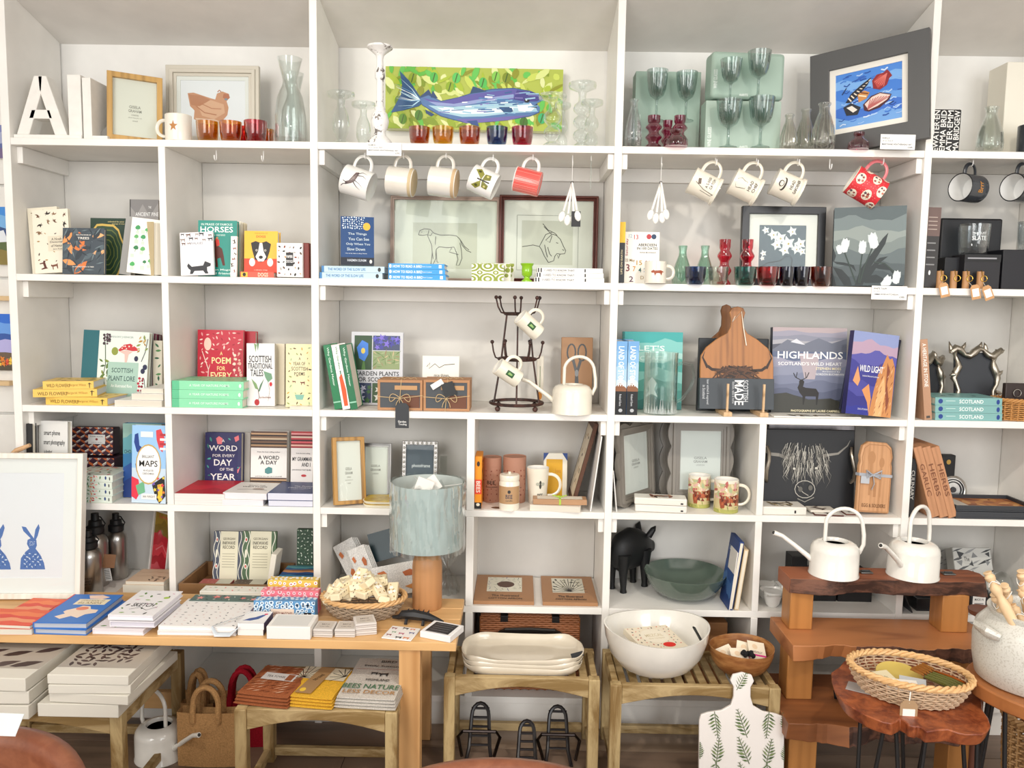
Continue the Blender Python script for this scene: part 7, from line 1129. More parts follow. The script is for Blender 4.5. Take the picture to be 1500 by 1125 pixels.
# rabbit print
Yf = -.115; ra = [('R', 0, 0, 100, 100, '#EDEBF2')]
def hare(cx, s, k=1, f='#4A6FB5'):
    out = [('P', [(cx+s*x*k, y) for x, y in ((-1, 92), (-.95, 78), (-.6, 70), (-.3, 66), (-.5, 60), (-.45, 55), (-.1, 52), (.25, 55), (.3, 62), (.2, 66), (.6, 74), (.9, 84), (1, 92))], f), ('P', [(cx+s*x*k, y) for x, y in ((-.15, 54), (-.8, 44), (-.95, 38), (-.6, 39), (-.2, 48), (.05, 53))], f), ('P', [(cx+s*x*k, y) for x, y in ((.05, 53), (.15, 42), (.4, 35), (.5, 40), (.35, 50), (.2, 55))], f)]
    out = [('P', [(x, 92-(92-y)*.76) for x, y in q[1]], q[2]) for q in out]
    return out+[('X', 'leaf', 40, cx-s*.75, 76, cx+s*.7, 91, 2.2, ['#DCE4F2', '#2F549A'], 3), ('X', 'thin', 8, cx-s*.3, 65, cx+s*.15, 70, 2.5, ['#DCE4F2'], 4)]
ra += hare(75, 10.5)+hare(45, 12)
frame(-128, 113, 669, Yf-.03, TZ, .016, .03, '#EDE6DC', ra, 'large cream framed print of two blue patterned hares, propped on the pine table', Y1=Yf, lean=7, mount=.045, mcol='#F1EFF0', kind='wood', dark='#E0D6C8', roll=0)
o = thing('driftwood_hook', 'pale driftwood branch hook above the framed hare print', 'hook', W(8, 668, -.02)); m = MB(M('#C9A27A', .6, 'wood', a=2, dark='#9A744C')); p0_ = o.location; pts = [W(4, 720, -.02), W(8, 690, -.02), W(12, 672, -.03), W(24, 660, -.03), W(44, 652, -.03)]; m.tube([q-p0_ for q in pts], [.008, .010, .009, .008, .006], 8); m.build('branch', o)
m = MB(M('#C9A27A', .6, 'wood', a=2, dark='#9A744C')); m.tube([W(-40, 1000, -.02)-p0_, W(-14, 800, -.02)-p0_, W(4, 722, -.02)-p0_], [.012, .011, .009], 8); m.build('stem', o); o.location.y -= .0
# books along the front edge
OR = [('G', 0, 0, 100, 100, ['#E8643A', '#F08048', '#E04A34', '#F0986a', '#E8583A'], 4)]
flatbook(-60, 47, 930, 9, .10, '#F3B5A0', (), 'pile of pink edged pages under the orange booklet', rz=2, hard=False, name='booklet', cat='booklet'); flatbook(-50, 47, 929, 5, .11, '#E85A3C', OR, 'orange and red booklet at the corner of the table by the hare print', rz=-3, dz=.0175, hard=False, name='booklet', cat='booklet'); flatbook(10, 66, 905, 8, .11, '#F0703A', OR, 'bright orange booklet tucked between the hare print and the blue map book', rz=-4, hard=False, name='booklet', cat='booklet')
BM = [('R', 0, 0, 100, 100, '#3F7AC9'), ('P', [(34, 4), (60, 2), (80, 10), (70, 18), (44, 16)], '#F4D6C4'), ('R', 26, 18, 88, 38, '#F0E3C4'), ('T', 'LITTLE BOOK OF', 56, 24, 46, 5, '#8a6a3c'), ('T', 'ISLANDS', 56, 32, 46, 6, '#8a6a3c'), ('P', [(30, 58), (44, 50), (50, 42), (66, 44), (74, 54), (90, 56), (92, 66), (76, 72), (70, 84), (54, 78), (40, 88), (24, 80), (36, 70), (28, 64)], '#F4DCC8'), ('E', 56, 52, 12, 6, '#E88A6a'), ('R', 0, 0, 3, 100, '#E0484a')]
t_ = flatbook(48, 128, 930, 9, .215, '#3F7AC9', (), 'lower blue hardback of islands with a red spine', rz=-2, pages=M('#B8BCC6', .8)); flatbook(48, 128, 930, 9.5, .215, '#3F7AC9', BM, 'upper blue hardback printed with cream islands', rz=1, dz=t_, pages=M('#B8BCC6', .8))
bq = [('X', 'leaf', 18, 4, 4, 96, 96, 12, ['#5C8A3C', '#3A3A34', '#E3B5C9', '#8FB55C'], 5), ('T', 'SKETCH', 50, 60, 50, 14, '#2c2c2c'), ('S', [(30, 78), (50, 70), (70, 80), (86, 66)], 1.6, '#333'), ('E', 82, 30, 7, 4, '#A9C94A')]
flatbook(134, 212, 930, 9, .20, '#EFE6E8', [('P', [(40, 90), (60, 50), (90, 30), (80, 60), (60, 84)], '#4F8A3C'), ('X', 'leaf', 10, 4, 4, 60, 96, 12, ['#5C8A3C', '#8FB55C'], 5)], 'white book with a long green leaf, beside the islands books', rz=-2, pages=M('#E3DEE3', .8)); flatbook(160, 228, 929, 9, .17, '#ECE8EC', (), 'lower block of white edged pages beneath the sketched flower book', rz=-1, pages=M('#D0CCD6', .8), dz=.0195); flatbook(158, 226, 929, 8, .19, '#F3F0F2', bq, 'white book sketched with black stems and pink flowers, topmost of its pile', rz=-1, dz=.039, pages=M('#E9E6EC', .8))
flatbook(276, 384, 893, 13, .05, '#5A716C', [('X', 'flower', 5, 5, 10, 95, 90, 12, ['#F0A09A', '#E8807a'], 3), ('X', 'leaf', 16, 2, 2, 98, 98, 5, ['#E3E6D8', '#33504a'], 4)], 'grey green book dotted with coral roses behind the speckled book'); flatbook(292, 384, 882, 16, .05, '#EFECE2', [('X', 'leaf', 14, 2, 2, 98, 98, 6, ['#E8A09a', '#8aa58a'], 6)], 'white floral book edge behind the coral rose book')
sk = [('X', 'leaf', 90, 2, 2, 98, 98, 4.2, ['#E3C9C4', '#2c2c34', '#C9B0B5', '#8a8a90', '#EAD8D0', '#4a4a54'], 9)]
flatbook(230, 346, 931, 7, .20, '#F3EFEC', (), 'lower speckled white journal', rz=1, pages=M('#E8E4E4', .8)); flatbook(231, 347, 930, 6, .205, '#F5F1EE', sk, 'white journal speckled with pink and black petals and tied with silver ribbon', dz=.013, rz=0, pages=M('#F1EEEC', .8))
c = G(312, 931, TZ); o = thing('ribbon', 'silver ribbon bow drooping over the table edge from the speckled journal', 'ribbon', (c.x, c.y, TZ+.03)); RB = M('#C9D0D6', .25)
m = MB(RB); [m.tube([(0, -.006, -.002), (.012, -.012, -.022), (.05, -.010, -.022), (.072, -.003, -.004)], [.003, .0075, .008, .002], 8, flat=.25), m.tube([(0, -.004, -.002), (.05, .05, .003), (.085, .09, .004)], .004, 6, flat=.2)]; m.build('ribbon_loop', o)
onflat('notelet_box', 'box', 'lower white notelet box with navy sides beside the speckled journal', 348, 386, 931, 9, .085, '#2F2C4A', fp=[('R', 0, 0, 100, 100, '#EDEBE8')]); onflat('notelet_box', 'box', 'upper white notelet box printed with a navy pheasant', 348, 387, 931, 10, .085, '#35305a', tp=[('R', 0, 0, 100, 100, '#F1EFEE'), ('P', [(10, 80), (30, 60), (50, 50), (70, 30), (84, 26), (80, 40), (66, 66), (40, 80), (24, 78)], '#3F5A9A'), ('E', 82, 24, 7, 6, '#E0345a')], fp=[('R', 0, 0, 100, 100, '#F1EFEE')], dz=.0165)
for k, (x0, x1, yb, hp, c, d, l) in enumerate(((392, 466, 888, 40, '#E8C45A', '#FFFFFF', 'yellow patterned match case, at the back of three'), (382, 467, 898, 34, '#F07A8A', '#F8D0D6', 'coral pink patterned match case, in the middle of three'), (371, 462, 909, 30, '#5C94C4', '#DCEAF4', 'blue patterned match case with a cream label, in front of three'))):
    onflat('match_case', 'match box', l, x0, x1, yb, hp, .035, c, tp=[('X', 'dot', 24, 0, 0, 100, 100, 6, [d], k)], fp=[('X', 'dot', 50, 0, 0, 100, 100, 7, [d], k), ('X', 'dot', 50, 0, 0, 100, 100, 3, ['#27507a' if k == 2 else '#B5605a'], k)]+([('R', 28, 40, 66, 88, '#EAD6C4'), ('T', 'SAFETY MATCHES', 47, 64, 32, 16, '#8a4a44'), ('R', 82, 58, 94, 94, '#16181c'), ('T', 'A', 88, 76, 8, 26, '#fff')] if k == 2 else []))
onflat('soap_tin', 'box', 'white boxed card set with a translucent lid in front of the match cases', 390, 455, 937, 20, .09, '#F1EDE8', tp=[('R', 8, 10, 92, 90, '#DCDAD6')]); 
for k, (x0, x1, yb, n) in enumerate(((458, 487, 934, 2), (490, 520, 934, 2), (521, 552, 931, 3))):
    for j in range(n): onflat('card_tin', 'tin', ('%s small grey tin of the pile %s' % (('bottom', 'top', 'top')[j] if n < 3 else ('bottom', 'middle', 'top')[j], ('next to the white boxed card set', 'in the middle of three piles', 'nearest the sticker sheet')[k])), x0, x1, yb, 6, .062, '#D9D2CC', dz=j*.0115, rz=(-3, 0, 14)[k]+j*2, tp=[('R', 10, 14, 90, 86, '#C9BFB5'), ('T', 'MINI', 50, 40, 40, 12, '#6a6058'), ('T', 'cards', 50, 64, 50, 10, '#6a6058')], fp=[('R', 0, 40, 100, 60, '#A9A09A')])
onflat('sticker_sheet', 'paper', 'white sheet printed with small coloured dogs', 557, 603, 938, 2, .085, '#F1ECE8', rz=-12, tp=[('X', 'beast', 9, 4, 4, 96, 96, 20, ['#8a2a3a', '#222', '#D87a3a', '#6a9a6a', '#B5446a', '#444a8a'], 3, 0)])
onflat('chocolate_box', 'box', 'white tray of black cards at the corner of the pine table', 612, 662, 938, 10, .085, '#F1EFEE', rz=-22, tp=[('R', 12, 10, 88, 90, '#2a2b2e')]+[('R', 20, 22+k*16, 80, 23.5+k*16, '#9a9ca0') for k in range(5)])
c = G(612, 912, TZ); o = thing('bottle_opener', 'black crocodile shaped opener lying before the lamp', 'ornament', (c.x, c.y, TZ+.0005), (0, 0, rad(-8))); m = MB(M('#1B1B1D', .5)); m.tube([(-.075, 0, .010), (-.055, 0, .012), (-.045, 0, .02), (-.01, 0, .022), (.03, 0, .018), (.06, 0, .010), (.075, .004, .006)], [.004, .008, .013, .016, .013, .008, .003], 8)
[m.tube([(x, 0, .03), (x+.004, 0, .040)], [.004, .0006], 5) for x in (-.03, -.015, 0, .015, .03)]; [m.tube([(x, y*.014, .012), (x, y*.022, .0)], .005, 6) for x in (-.03, .02) for y in (-1, 1)]; m.build('body', o)
# lamp
c = G(626, 897, TZ); Yl = c.y+.045; lx_ = sx(626, Yl, .6); o = thing('table_lamp', 'turned oak table lamp with a plastic wrapped duck egg drum shade', 'lamp', (lx_, Yl, TZ+.0005)); pr = F/(Yl+D); hb = sz(806, lx_, Yl)-TZ; R = 22.5/pr
LW = M('#BE8A5C', .45, 'wood', a=2, dark='#A06E44', s=24); MB(LW).lathe([(0, 0), (R*.97, 0), (R, .003), (R, hb*.72), (R*.96, hb*.82), (R*.82, hb*.92), (R*.5, hb*1.0), (R*.2, hb*1.02), (0, hb*1.02)], 40).build('base', o)
z0, z1, rs = sz(803, lx_, Yl)-TZ, sz(706, lx_, Yl)-TZ, 54/pr
m = MB(M('#C0C8C4', .7, 'paint', s=40)); m.lathe([(rs*.98, z0+.008), (rs, z1)], 56, cap=False); m.lathe([(rs-.0025, z1), (rs*.98-.0025, z0+.008)], 56, cap=False); m.build('lamp_shade', o)
m = MB('#C9C9C4'); [m.tube([(0, 0, z1-.02), (rs*.98*cos(a), rs*.98*sin(a), z1-.004)], .0015, 5) for a in (0, 2.1, 4.2)]; m.tube([(0, 0, hb), (0, 0, z1-.02)], .012, 10); m.build('fitting', o)
rg = random.Random(8); m = MB(M('#F4FBFC', .10, 'glass', bl=.30, g=.8, f0=.10)); n = 90; vs = []; fs = []
ph = [rg.uniform(-1, 1) for _ in range(n)]
for j in range(11):
    for i in range(n):
        q = rs+.0035+.0022*ph[(i+j//3) % n]*sin(j*.9+i*.35)+.0018*sin(i*1.9+j*.4); a = 2*pi*i/n; vs.append((q*cos(a), q*sin(a), z0-.002+(z1-z0+.006)*j/10+(.004*ph[i] if j in (0, 10) else 0)))
for j in range(10):
    for i in range(n): fs.append((j*n+i, j*n+(i+1) % n, (j+1)*n+(i+1) % n, (j+1)*n+i))
m.add(vs, fs); [m.add([(x, y, z1-.02+dz) for x, y, dz in ((-.05+k*.03, -.02, .0), (-.02+k*.03, .0, .03), (.0+k*.03, -.01, -.01), (-.02+k*.02, -.05, .01))], [(0, 1, 2, 3)]) for k in range(3)]; m.build('plastic_wrap', o, sharp=25)
for k, (x, y, a, l) in enumerate(((-.015, -.03, 20, .05), (.02, -.01, -34, .06))): MB('#EFE9E2', Matrix.Translation((x, y, z1-.028))@Matrix.Rotation(rad(a), 4, 'Y')).box(-l/2, l/2, -.001, .001, 0, .045).build('paper_insert', o)
# basket of wrapped soaps
c = G(533, 914, TZ); Yb = c.y+.075; bx = sx(533, Yb, .47); o = thing('wicker_basket', 'oval willow basket heaped with bee printed bars on the pine table', 'basket', (bx, Yb, TZ+.0005)); Rb = 62*(Yb+D)/F; weave(o, Rb, Rb*.72, .055, .72, 9, .0026, 22, mat=M('#A8927A', .6, 'paint', s=50), matr=M('#D8AC76', .5, 'paint', s=50), rimr=.0065)
WR = M('#F0E0BC', .4, 'paint', s=40); proto = None; r = random.Random(12)
spots = [(-.085, -.03, .075, 20, -50)]+[(Rb*.75*sqrt_*cos(a), Rb*.5*sqrt_*sin(a), h_, r.uniform(0, 180), r.uniform(-30, 30)) for sqrt_, a, h_ in [((i % 7)/7+.12, i*2.4, .052+.03*(1-((i % 7)/7))+.012*(i//9)) for i in range(26)]]
sl = ['wrapped bee bar standing up steeply at the end of the heaped basket']+[None]*30
for k, (x, y, z_, a, b) in enumerate(spots):
    loc = (bx+x, Yb+y, TZ+z_); rt = (rad(r.uniform(-25, 25)), rad(b), rad(a))
    if not proto:
        proto = thing('soap_bar', sl[0], 'soap', loc, rt); MB(WR).box(-.038, .038, -.016, .016, -.010, .010).build('wrapper', proto, bev=.003)
        m = MB(); art(m, [('X', 'oval', 7, 6, 6, 94, 94, 9, ['#4A3420', '#8a5a24'], 3), ('X', 'dot', 7, 6, 6, 94, 94, 4, ['#E8A83a'], 3), ('X', 'box', 3, 30, 10, 80, 90, 14, ['#FBF8F0'], 5)], .072, .030, lambda x, z, f: (x-.036, z-.015, .010+f)); m.build('bee_print', proto, smooth=False)
        m = MB(); art(m, [('X', 'oval', 5, 6, 6, 94, 94, 8, ['#4A3420'], 7)], .072, .018, lambda x, z, f: (x-.036, -.016-f, z-.009)); m.build('edge_print', proto, smooth=False)
    else: dup(proto, loc, rt, 'wrapped bee printed bar lying in the heap of the willow basket', 'bee printed bars heaped in the willow basket')
# ================================================================ RUSTIC STOOLS
DW = dict(p0=.40, p1=.58, s=9, b=.3, d=.8); RW = M('#BFA679', .65, 'blotch', dark='#8A6E40', st=(.5, 1, 2.2), **DW); RWV = M('#BBA375', .65, 'blotch', dark='#86693c', st=(2, 2, .35), **DW)
def stool(xl, xr, yf, yb, z, label, slats=True):
    w = xr-xl; o = thing('slatted_stool', label, 'stool', ((xl+xr)/2, yf, 0)); d = yb-yf; L = .032
    for sx_, y0 in ((-1, 0), (1, 0), (-1, d-L), (1, d-L)): x = -w/2 if sx_ < 0 else w/2-L; MB(RWV).box(x, x+L, y0, y0+L, 0, z-.001).build('leg', o, bev=.003)
    for y0 in (.004, d-.022):
        n = 12; pts = [(-w/2+L, z), (w/2-L, z)]+[(w/2-L-(w-2*L)*i/n, z-.058+.030*sin(pi*i/n)) for i in range(n+1)]; MB(RW).prism(pts, y0, y0+.018).build('apron', o, bev=.002)
    for s_ in (-1, 1):
        x = -w/2+.006 if s_ < 0 else w/2-.024; MB(RW).box(x, x+.018, L, d-L, z-.045, z).build('side_rail', o, bev=.002); MB(RW).box(x, x+.018, L, d-L, .02, .045).build('side_stretcher', o, bev=.002)
    MB(RW).box(-w/2+L, w/2-L, d-.026, d-.008, .02, .045).build('back_stretcher', o, bev=.002)
    n = int((w-.05)/.032)
    for i in range(n): x = -w/2+.028+i*(w-.05)/n; MB(RW).box(x, x+.022, .022, d-.022, z-.02, z-.010).build('slat', o, bev=.001)
    return o
SZ = .285
aC = (sx(650, -.25, .2), sx(878, -.25, .2)); stool(aC[0], aC[1], -.255, -.035, SZ, 'slatted rustic stool carrying the stacked platters')
aD = (sx(893, -.27, .2), sx(1140, -.27, .2)); stool(aD[0], aD[1], -.285, -.035, SZ, 'slatted rustic stool carrying the big white bowl')
aB = (sx(344, -.46, .2), sx(582, -.46, .2)); stool(aB[0], aB[1], -.465, -.20, SZ, 'slatted rustic stool holding folded tea towels under the pine table')
xA = sx(179, -.50, .2); stool(xA-.50, xA, -.50, -.10, SZ, 'slatted rustic stool carrying boxed prints beside the leather chair')
# platters
PL = M('#DDD2BE', .2, 'glaze'); sup = lambda hw, hd, k=32, e=.45: [(hw*abs(cos(a))**e*(1 if cos(a) > 0 else -1), hd*abs(sin(a))**.7*(1 if sin(a) > 0 else -1)) for a in [2*pi*i/k for i in range(k)]]
cx = sx(765, -.14, .3); hw = 92*(D-.14)/F; rg = random.Random(2)
for k, l in enumerate(('bottom cream stoneware platter of three stacked', 'middle cream stoneware platter of three stacked', 'top cream stoneware platter of three stacked, with a black label')):
    o = thing('platter', l, 'platter', (cx, -.14, SZ-.009+k*.0135)); m = MB(PL); n = 48; rings_ = [(.86, .0), (.90, .002), (.99, .018), (1.0, .029), (.985, .030), (.965, .020), (.915, .0085), (.5, .0075), (.02, .0075)]; vs = []
    wob = [1+.008*sin(5*2*pi*i/n+k)+.006*sin(9*2*pi*i/n+k*2) for i in range(n)]
    for q, zz in rings_: vs += [(x*q*wob[i], y*q*wob[i], zz+(.003*sin(6*2*pi*i/n+k) if zz > .028 else 0)) for i, (x, y) in enumerate(sup(hw, .098, n))]
    m.add(vs, [(j*n+i, j*n+(i+1) % n, (j+1)*n+(i+1) % n, (j+1)*n+i) for j in range(len(rings_)-1) for i in range(n)]+[tuple(range(n-1, -1, -1)), tuple((len(rings_)-1)*n+i for i in range(n))]); m.build('dish_body', o, sharp=70)
    if k == 2: MB('#26282b', Matrix.Translation((hw*.93, -.045, .026))@Matrix.Rotation(rad(32), 4, 'Z')@Matrix.Rotation(rad(-30), 4, 'X')).box(-.03, .012, -.001, .001, -.006, .008).build('label', o)
# boot racks under the stool
IR = M('#1F1B1C', .35)
for px, Y, w_, H_, l in ((702, -.19, .062, .17, 'black iron scraper stand under the platter stool, nearer the pine table'), (772, -.24, .052, .145, 'smaller black iron scraper stand in the middle under the platter stool'), (818, -.20, .062, .17, 'black iron scraper stand with a square tag under the platter stool')):
    x = sx(px, Y, .08); o = thing('iron_stand', l, 'stand', (x, Y, .006), (rad(-28), 0, 0)); m = MB(IR); m.tube([(-w_*.62, -.03, 0), (-w_*.5, 0, .04), (-w_*.42, 0, H_*.75)]+[(-w_*.42*cos(a), 0, H_*.75+H_*.22*sin(a)) for a in [pi*q/8 for q in range(1, 8)]]+[(w_*.42, 0, H_*.75), (w_*.5, 0, .04), (w_*.62, -.03, 0)], .0058, 7); m.build('hoop', o)
    for q in range(5): MB(IR).tube([(-w_*.44, 0, H_*(.28+q*.15)), (w_*.44, 0, H_*(.28+q*.15))], .0038, 6).build('rung', o)
    if w_ > .06: MB(M('#4a4240', .3, 'metal')).tube([(-w_*.75, -.09, .02), (-w_*1.0, -.05, .07), (-w_*.8, -.03, .085), (w_*.8, -.03, .085), (w_*1.0, -.05, .07), (w_*.75, -.09, .02)], .005, 7).build('front_bar', o)
    settle(o, 0)
# big white bowl, box inside, olive wood bowl
def openbowl(cx_, Y, Rpx, z, hpx, mat, name, label, wob=0, tilt=0):
    x = sx(cx_, Y, z+.06); R = Rpx*(Y+D)/F; h = hpx*(Y+D)/F; o = thing(name, label, 'bowl', (x, Y, z)); m = MB(mat); n = 48; vs = []
    for q, zz in ((.0, 0), (.46, 0), (.52, .01), (.72, .16), (.88, .42), (.97, .74), (1, 1), (.97, 1.0), (.93, .76), (.83, .46), (.66, .22), (.4, .1), (0, .08)):
        vs += [(q*R*(1+wob*sin(2*a+1)+wob*.5*sin(3*a))*cos(a), q*R*(1+wob*sin(2*a+1))*sin(a), zz*h*(1+wob*1.5*sin(2*a+tilt)*(zz > .7))) for a in [2*pi*i/n for i in range(n)]]
    m.add(vs, [(j*n+i, j*n+(i+1) % n, (j+1)*n+(i+1) % n, (j+1)*n+i) for j in range(12) for i in range(n)]); m.build('bowl_body', o, sharp=75); return o, R, h
o, R, h = openbowl(961, -.17, 78, SZ+.0005, 66, M('#E9E5DC', .15, 'glaze'), 'bowl', 'large wobbly rimmed white stoneware bowl on the slatted stool', .03, 1.2)
MB('#232528', Matrix.Translation((R*.80, -.01, h*.82))@Matrix.Rotation(rad(-30), 4, 'Y')@Matrix.Rotation(rad(20), 4, 'Z')).box(-.002, .002, -.006, .006, -.035, .03).build('label', o)
b = thing('boxed_book', 'cream speckled seasoning box lying in the big white bowl', 'box', (o.location.x-.005, -.175, SZ+h*.62), (rad(10), rad(4), rad(24))); MB('#EFE3CC').box(-.075, .075, -.06, .06, 0, .018).build('body', b, bev=.001)
m = MB(); art(m, [('X', 'oval', 70, 2, 2, 98, 98, 4, ['#B5342c', '#33303c', '#D8705a', '#8a8a80'], 4), ('E', 50, 44, 30, 30, '#F3EAD6'), ('T', 'MEZCAL', 50, 40, 40, 12, '#D8C9A8'), ('T', 'the recipes', 50, 54, 36, 8, '#D8C9A8'), ('E', 64, 84, 14, 10, '#E0342c')], .15, .12, lambda x, z, f: (x-.075, z-.06, .018+f)); m.build('top_print', b, smooth=False)
OL = M('#B5804C', .4, 'blotch', dark='#8A552C', s=10, st=(1, 1, 4), b=.1); o, R2, h2 = openbowl(1086, -.18, 48, SZ+.0005, 40, OL, 'bowl', 'olive wood bowl of small cards beside the big white bowl', .02)
for k, (dx, dy, rz, ry, l) in enumerate(((-.045, -.01, 20, -14, 'cream knitting card standing in the olive wood bowl, nearest the white bowl'), (-.012, -.03, 8, 4, 'cream knitting card lying in front in the olive wood bowl'), (.012, .005, -12, 10, 'cream knitting card in the middle of the olive wood bowl'), (.045, .0, 4, 12, 'cream knitting card against the far side of the olive wood bowl'))):
    b = thing('card', l, 'card', (o.location.x+dx, o.location.y+dy, SZ+h2*.66+.004*k), (rad(34), rad(ry), rad(rz))); MB('#EDE0C9').box(-.026, .026, -.03, .03, 0, .002).build('paper', b); m = MB(); art(m, [('E', 40, 30, 16, 14, '#E3C9A8'), ('R', 0, 72, 100, 82, '#D8388A'), ('T', 'WOOLLY', 50, 60, 60, 12, '#5a2a44')], .052, .06, lambda x, z, f: (x-.026, z-.03, .002+f)); m.build('card_print', b, smooth=False)
b = thing('sheep_charm', 'black woolly charm in the olive wood bowl', 'ornament', (o.location.x+.012, o.location.y-.03, SZ+h2*.86)); m = MB(M('#0f0f10', .9)); rg = random.Random(1); [m.ball((rg.uniform(-.016, .016), rg.uniform(-.006, .006), rg.uniform(-.004, .006)), .007, 8) for _ in range(10)]; m.build('wool', b)
# fern board
Yp = -.33; c, w, h, _ = pose(1027, 1153, 985, Yp, .012); o = thing('serving_board', 'white paddle board printed with green ferns, leaning on the slatted stool', 'serving board', c, (-rad(7), 0, 0)); pts = []
for u, v in ((-.5, .02), (-.5, .60), (-.48, .645), (-.40, .665), (-.24, .685), (-.13, .73), (-.10, .80), (-.10, .88), (-.14, .93), (-.11, .98), (0, 1), (.11, .98), (.14, .93), (.10, .88), (.10, .80), (.13, .73), (.24, .685), (.40, .665), (.48, .645), (.5, .60), (.5, .02)): pts.append((u*w, v*h))
PB = M('#EFE9E4', .3); MB(PB).prism(pts, 0, .010).build('board', o, bev=.002); fz = []
def fern(cx, cy, s, a, up=1):
    out = [('S', [(cx-s*.58*sin(a), cy+s*.58*cos(a)*up), (cx+s*.5*sin(a), cy-s*.5*cos(a)*up)], .8, '#5c6b48')]
    for q in range(8):
        f = q/7; px, py = cx+(f-.5)*s*.95*sin(a), cy-(f-.5)*s*.95*cos(a)*up; L = s*.46*(1-f*.80)*(.55+.45*min(f*4, 1))
        for sd in (-1, 1):
            th = a*up+sd*.95; ex, ey = px+L*sin(th), py-L*cos(th)*up; wx = L*.15; out.append(('P', [(px, py), (px+(ex-px)*.4, py+(ey-py)*.4-wx), (ex, ey), (px+(ex-px)*.5, py+(ey-py)*.5+wx)], ('#5E7344', '#4A6038', '#7A8A58')[q % 3]))
    return out
bx_ = (0, 0, 100, 100*h/w)
hh = 100*h/w
for cx_, cy_, s, a, up in ((50, hh*.06, 24, .5, 1), (20, hh*.44, 29, .15, -1), (50, hh*.41, 32, -.35, 1), (80, hh*.43, 29, -.1, -1), (100, hh*.40, 22, -.2, 1), (22, hh*.64, 29, .1, 1), (52, hh*.63, 31, -.4, 1), (82, hh*.64, 29, .2, 1), (1, hh*.64, 18, 0, 1), (100, hh*.65, 18, 0, 1), (22, hh*.85, 29, .15, -1), (52, hh*.84, 31, -.3, 1), (80, hh*.85, 29, 0, -1)): fz += fern(cx_, cy_, s, a, up)
m = MB(); art(m, fz, w, h, flatfn(-w/2, 0, 0), bx_); m.build('fern_print', o, smooth=False); settle(o, 0)
# tea towels on the stool, boxed prints, bags
def towel(x0, x1, yb, hp, dep, mat, tp, label, rz, z=SZ, band=None):
    c, w = gpose(x0, x1, yb, z); h = hp*(c.y+D)/F; o = thing('tea_towel', label, 'tea towel', (c.x, c.y, z+.0005), (0, 0, rad(rz))); n = 4
    for k in range(n):
        nx, ny = 10, 8; vs = []; lo = h*k/n+.0004; hi = h*(k+1)/n; q = 1-.02*k
        for zz in (lo, hi):
            for j in range(ny+1):
                for i in range(nx+1): e = (abs(i/nx-.5)*2)**6+(abs(j/ny-.5)*2)**6; vs.append(((i/nx-.5)*w*q, .004*k+dep*j/ny, zz-(e*.2*h/n if zz == hi else -e*.2*h/n)+.001*sin(i*1.1+k*2)*sin(j+k)*(zz == hi and k == n-1)))
        N1 = (nx+1)*(ny+1); fs = [(N1+j*(nx+1)+i, N1+j*(nx+1)+i+1, N1+(j+1)*(nx+1)+i+1, N1+(j+1)*(nx+1)+i) for j in range(ny) for i in range(nx)]+[(j*(nx+1)+i, (j+1)*(nx+1)+i, (j+1)*(nx+1)+i+1, j*(nx+1)+i+1) for j in range(ny) for i in range(nx)]
        ed = [i for i in range(nx+1)]+[j*(nx+1)+nx for j in range(1, ny+1)]+[ny*(nx+1)+i for i in range(nx-1, -1, -1)]+[j*(nx+1) for j in range(ny-1, 0, -1)]
        fs += [(ed[i], ed[(i+1) % len(ed)], ed[(i+1) % len(ed)]+N1, ed[i]+N1) for i in range(len(ed))]; MB(mat).add(vs, fs).build('fold', o, sharp=60)
    m = MB(); art(m, tp, w*.9, dep*.92, lambda x, zz, f: (x-w*.45, zz+.022, h+.0022+f)); m.build('printed_pattern', o, smooth=False); 
    if band: MB(M(band, .7)).box(-w*.2, w*.24, -.001, dep+.002, h*.2, h+.003).build('paper_band', o, bev=.001)
    return o
towel(338, 424, 1036, 17, .17, M('#A5603C', .8, 'fabric'), [('X', 'thin', 80, 0, 0, 100, 100, 16, ['#5A2A1C', '#E0A884', '#F0D0B4', '#7A3A24'], 4, 30), ('R', 16, 30, 84, 56, '#DAD6D4'), ('T', 'TEA TOWEL', 44, 43, 40, 7, '#333'), ('R', 66, 32, 80, 54, '#9A5A3A')], 'rust brown tea towel with a grey paper label, on the stool', -10)
towel(404, 488, 1038, 16, .17, M('#E8B43A', .8, 'fabric'), [('R', 0, 0, 100, 46, '#D6CDB5')]+[('S', [(14, 44), (14+40*cos(a), 44-46*sin(a))], 1.4, '#222') for a in [pi*q/9 for q in range(10)]]+[('S', [(96, 30), (96-30*cos(a), 30-34*sin(a))], 1.4, '#222') for a in [pi*q/7-.6 for q in range(8)]]+[('P', [(34, 0), (64, 0), (56, 100), (22, 100)], '#A8855C'), ('T', 'tea towel', 44, 40, 30, 10, '#3a2c20', 70), ('E', 34, 88, 6, 7, '#F0C94A')], 'yellow and black fan patterned tea towel with a kraft band, in the middle', -8)
towel(487, 580, 1040, 16, .24, M('#D3CDC4', .8, 'fabric'), [('T', 'BIRD', 60, 8, 30, 7, '#555'), ('T', 'Emily Sutton', 50, 22, 66, 6, '#444'), ('S', [(4, 32), (96, 30)], 1, '#B5605A'), ('X', 'beast', 2, 36, 38, 76, 52, 18, ['#333'], 4, 0), ('T', 'HIGHLAND', 56, 60, 44, 6, '#444'), ('T', 'BEES NATURE', 50, 78, 104, 12, '#4F7A5C'), ('T', 'LESS DECOR', 52, 92, 96, 9, '#B58A5C')], 'pale grey tea towel lettered in green and black, nearest the table leg', -4)
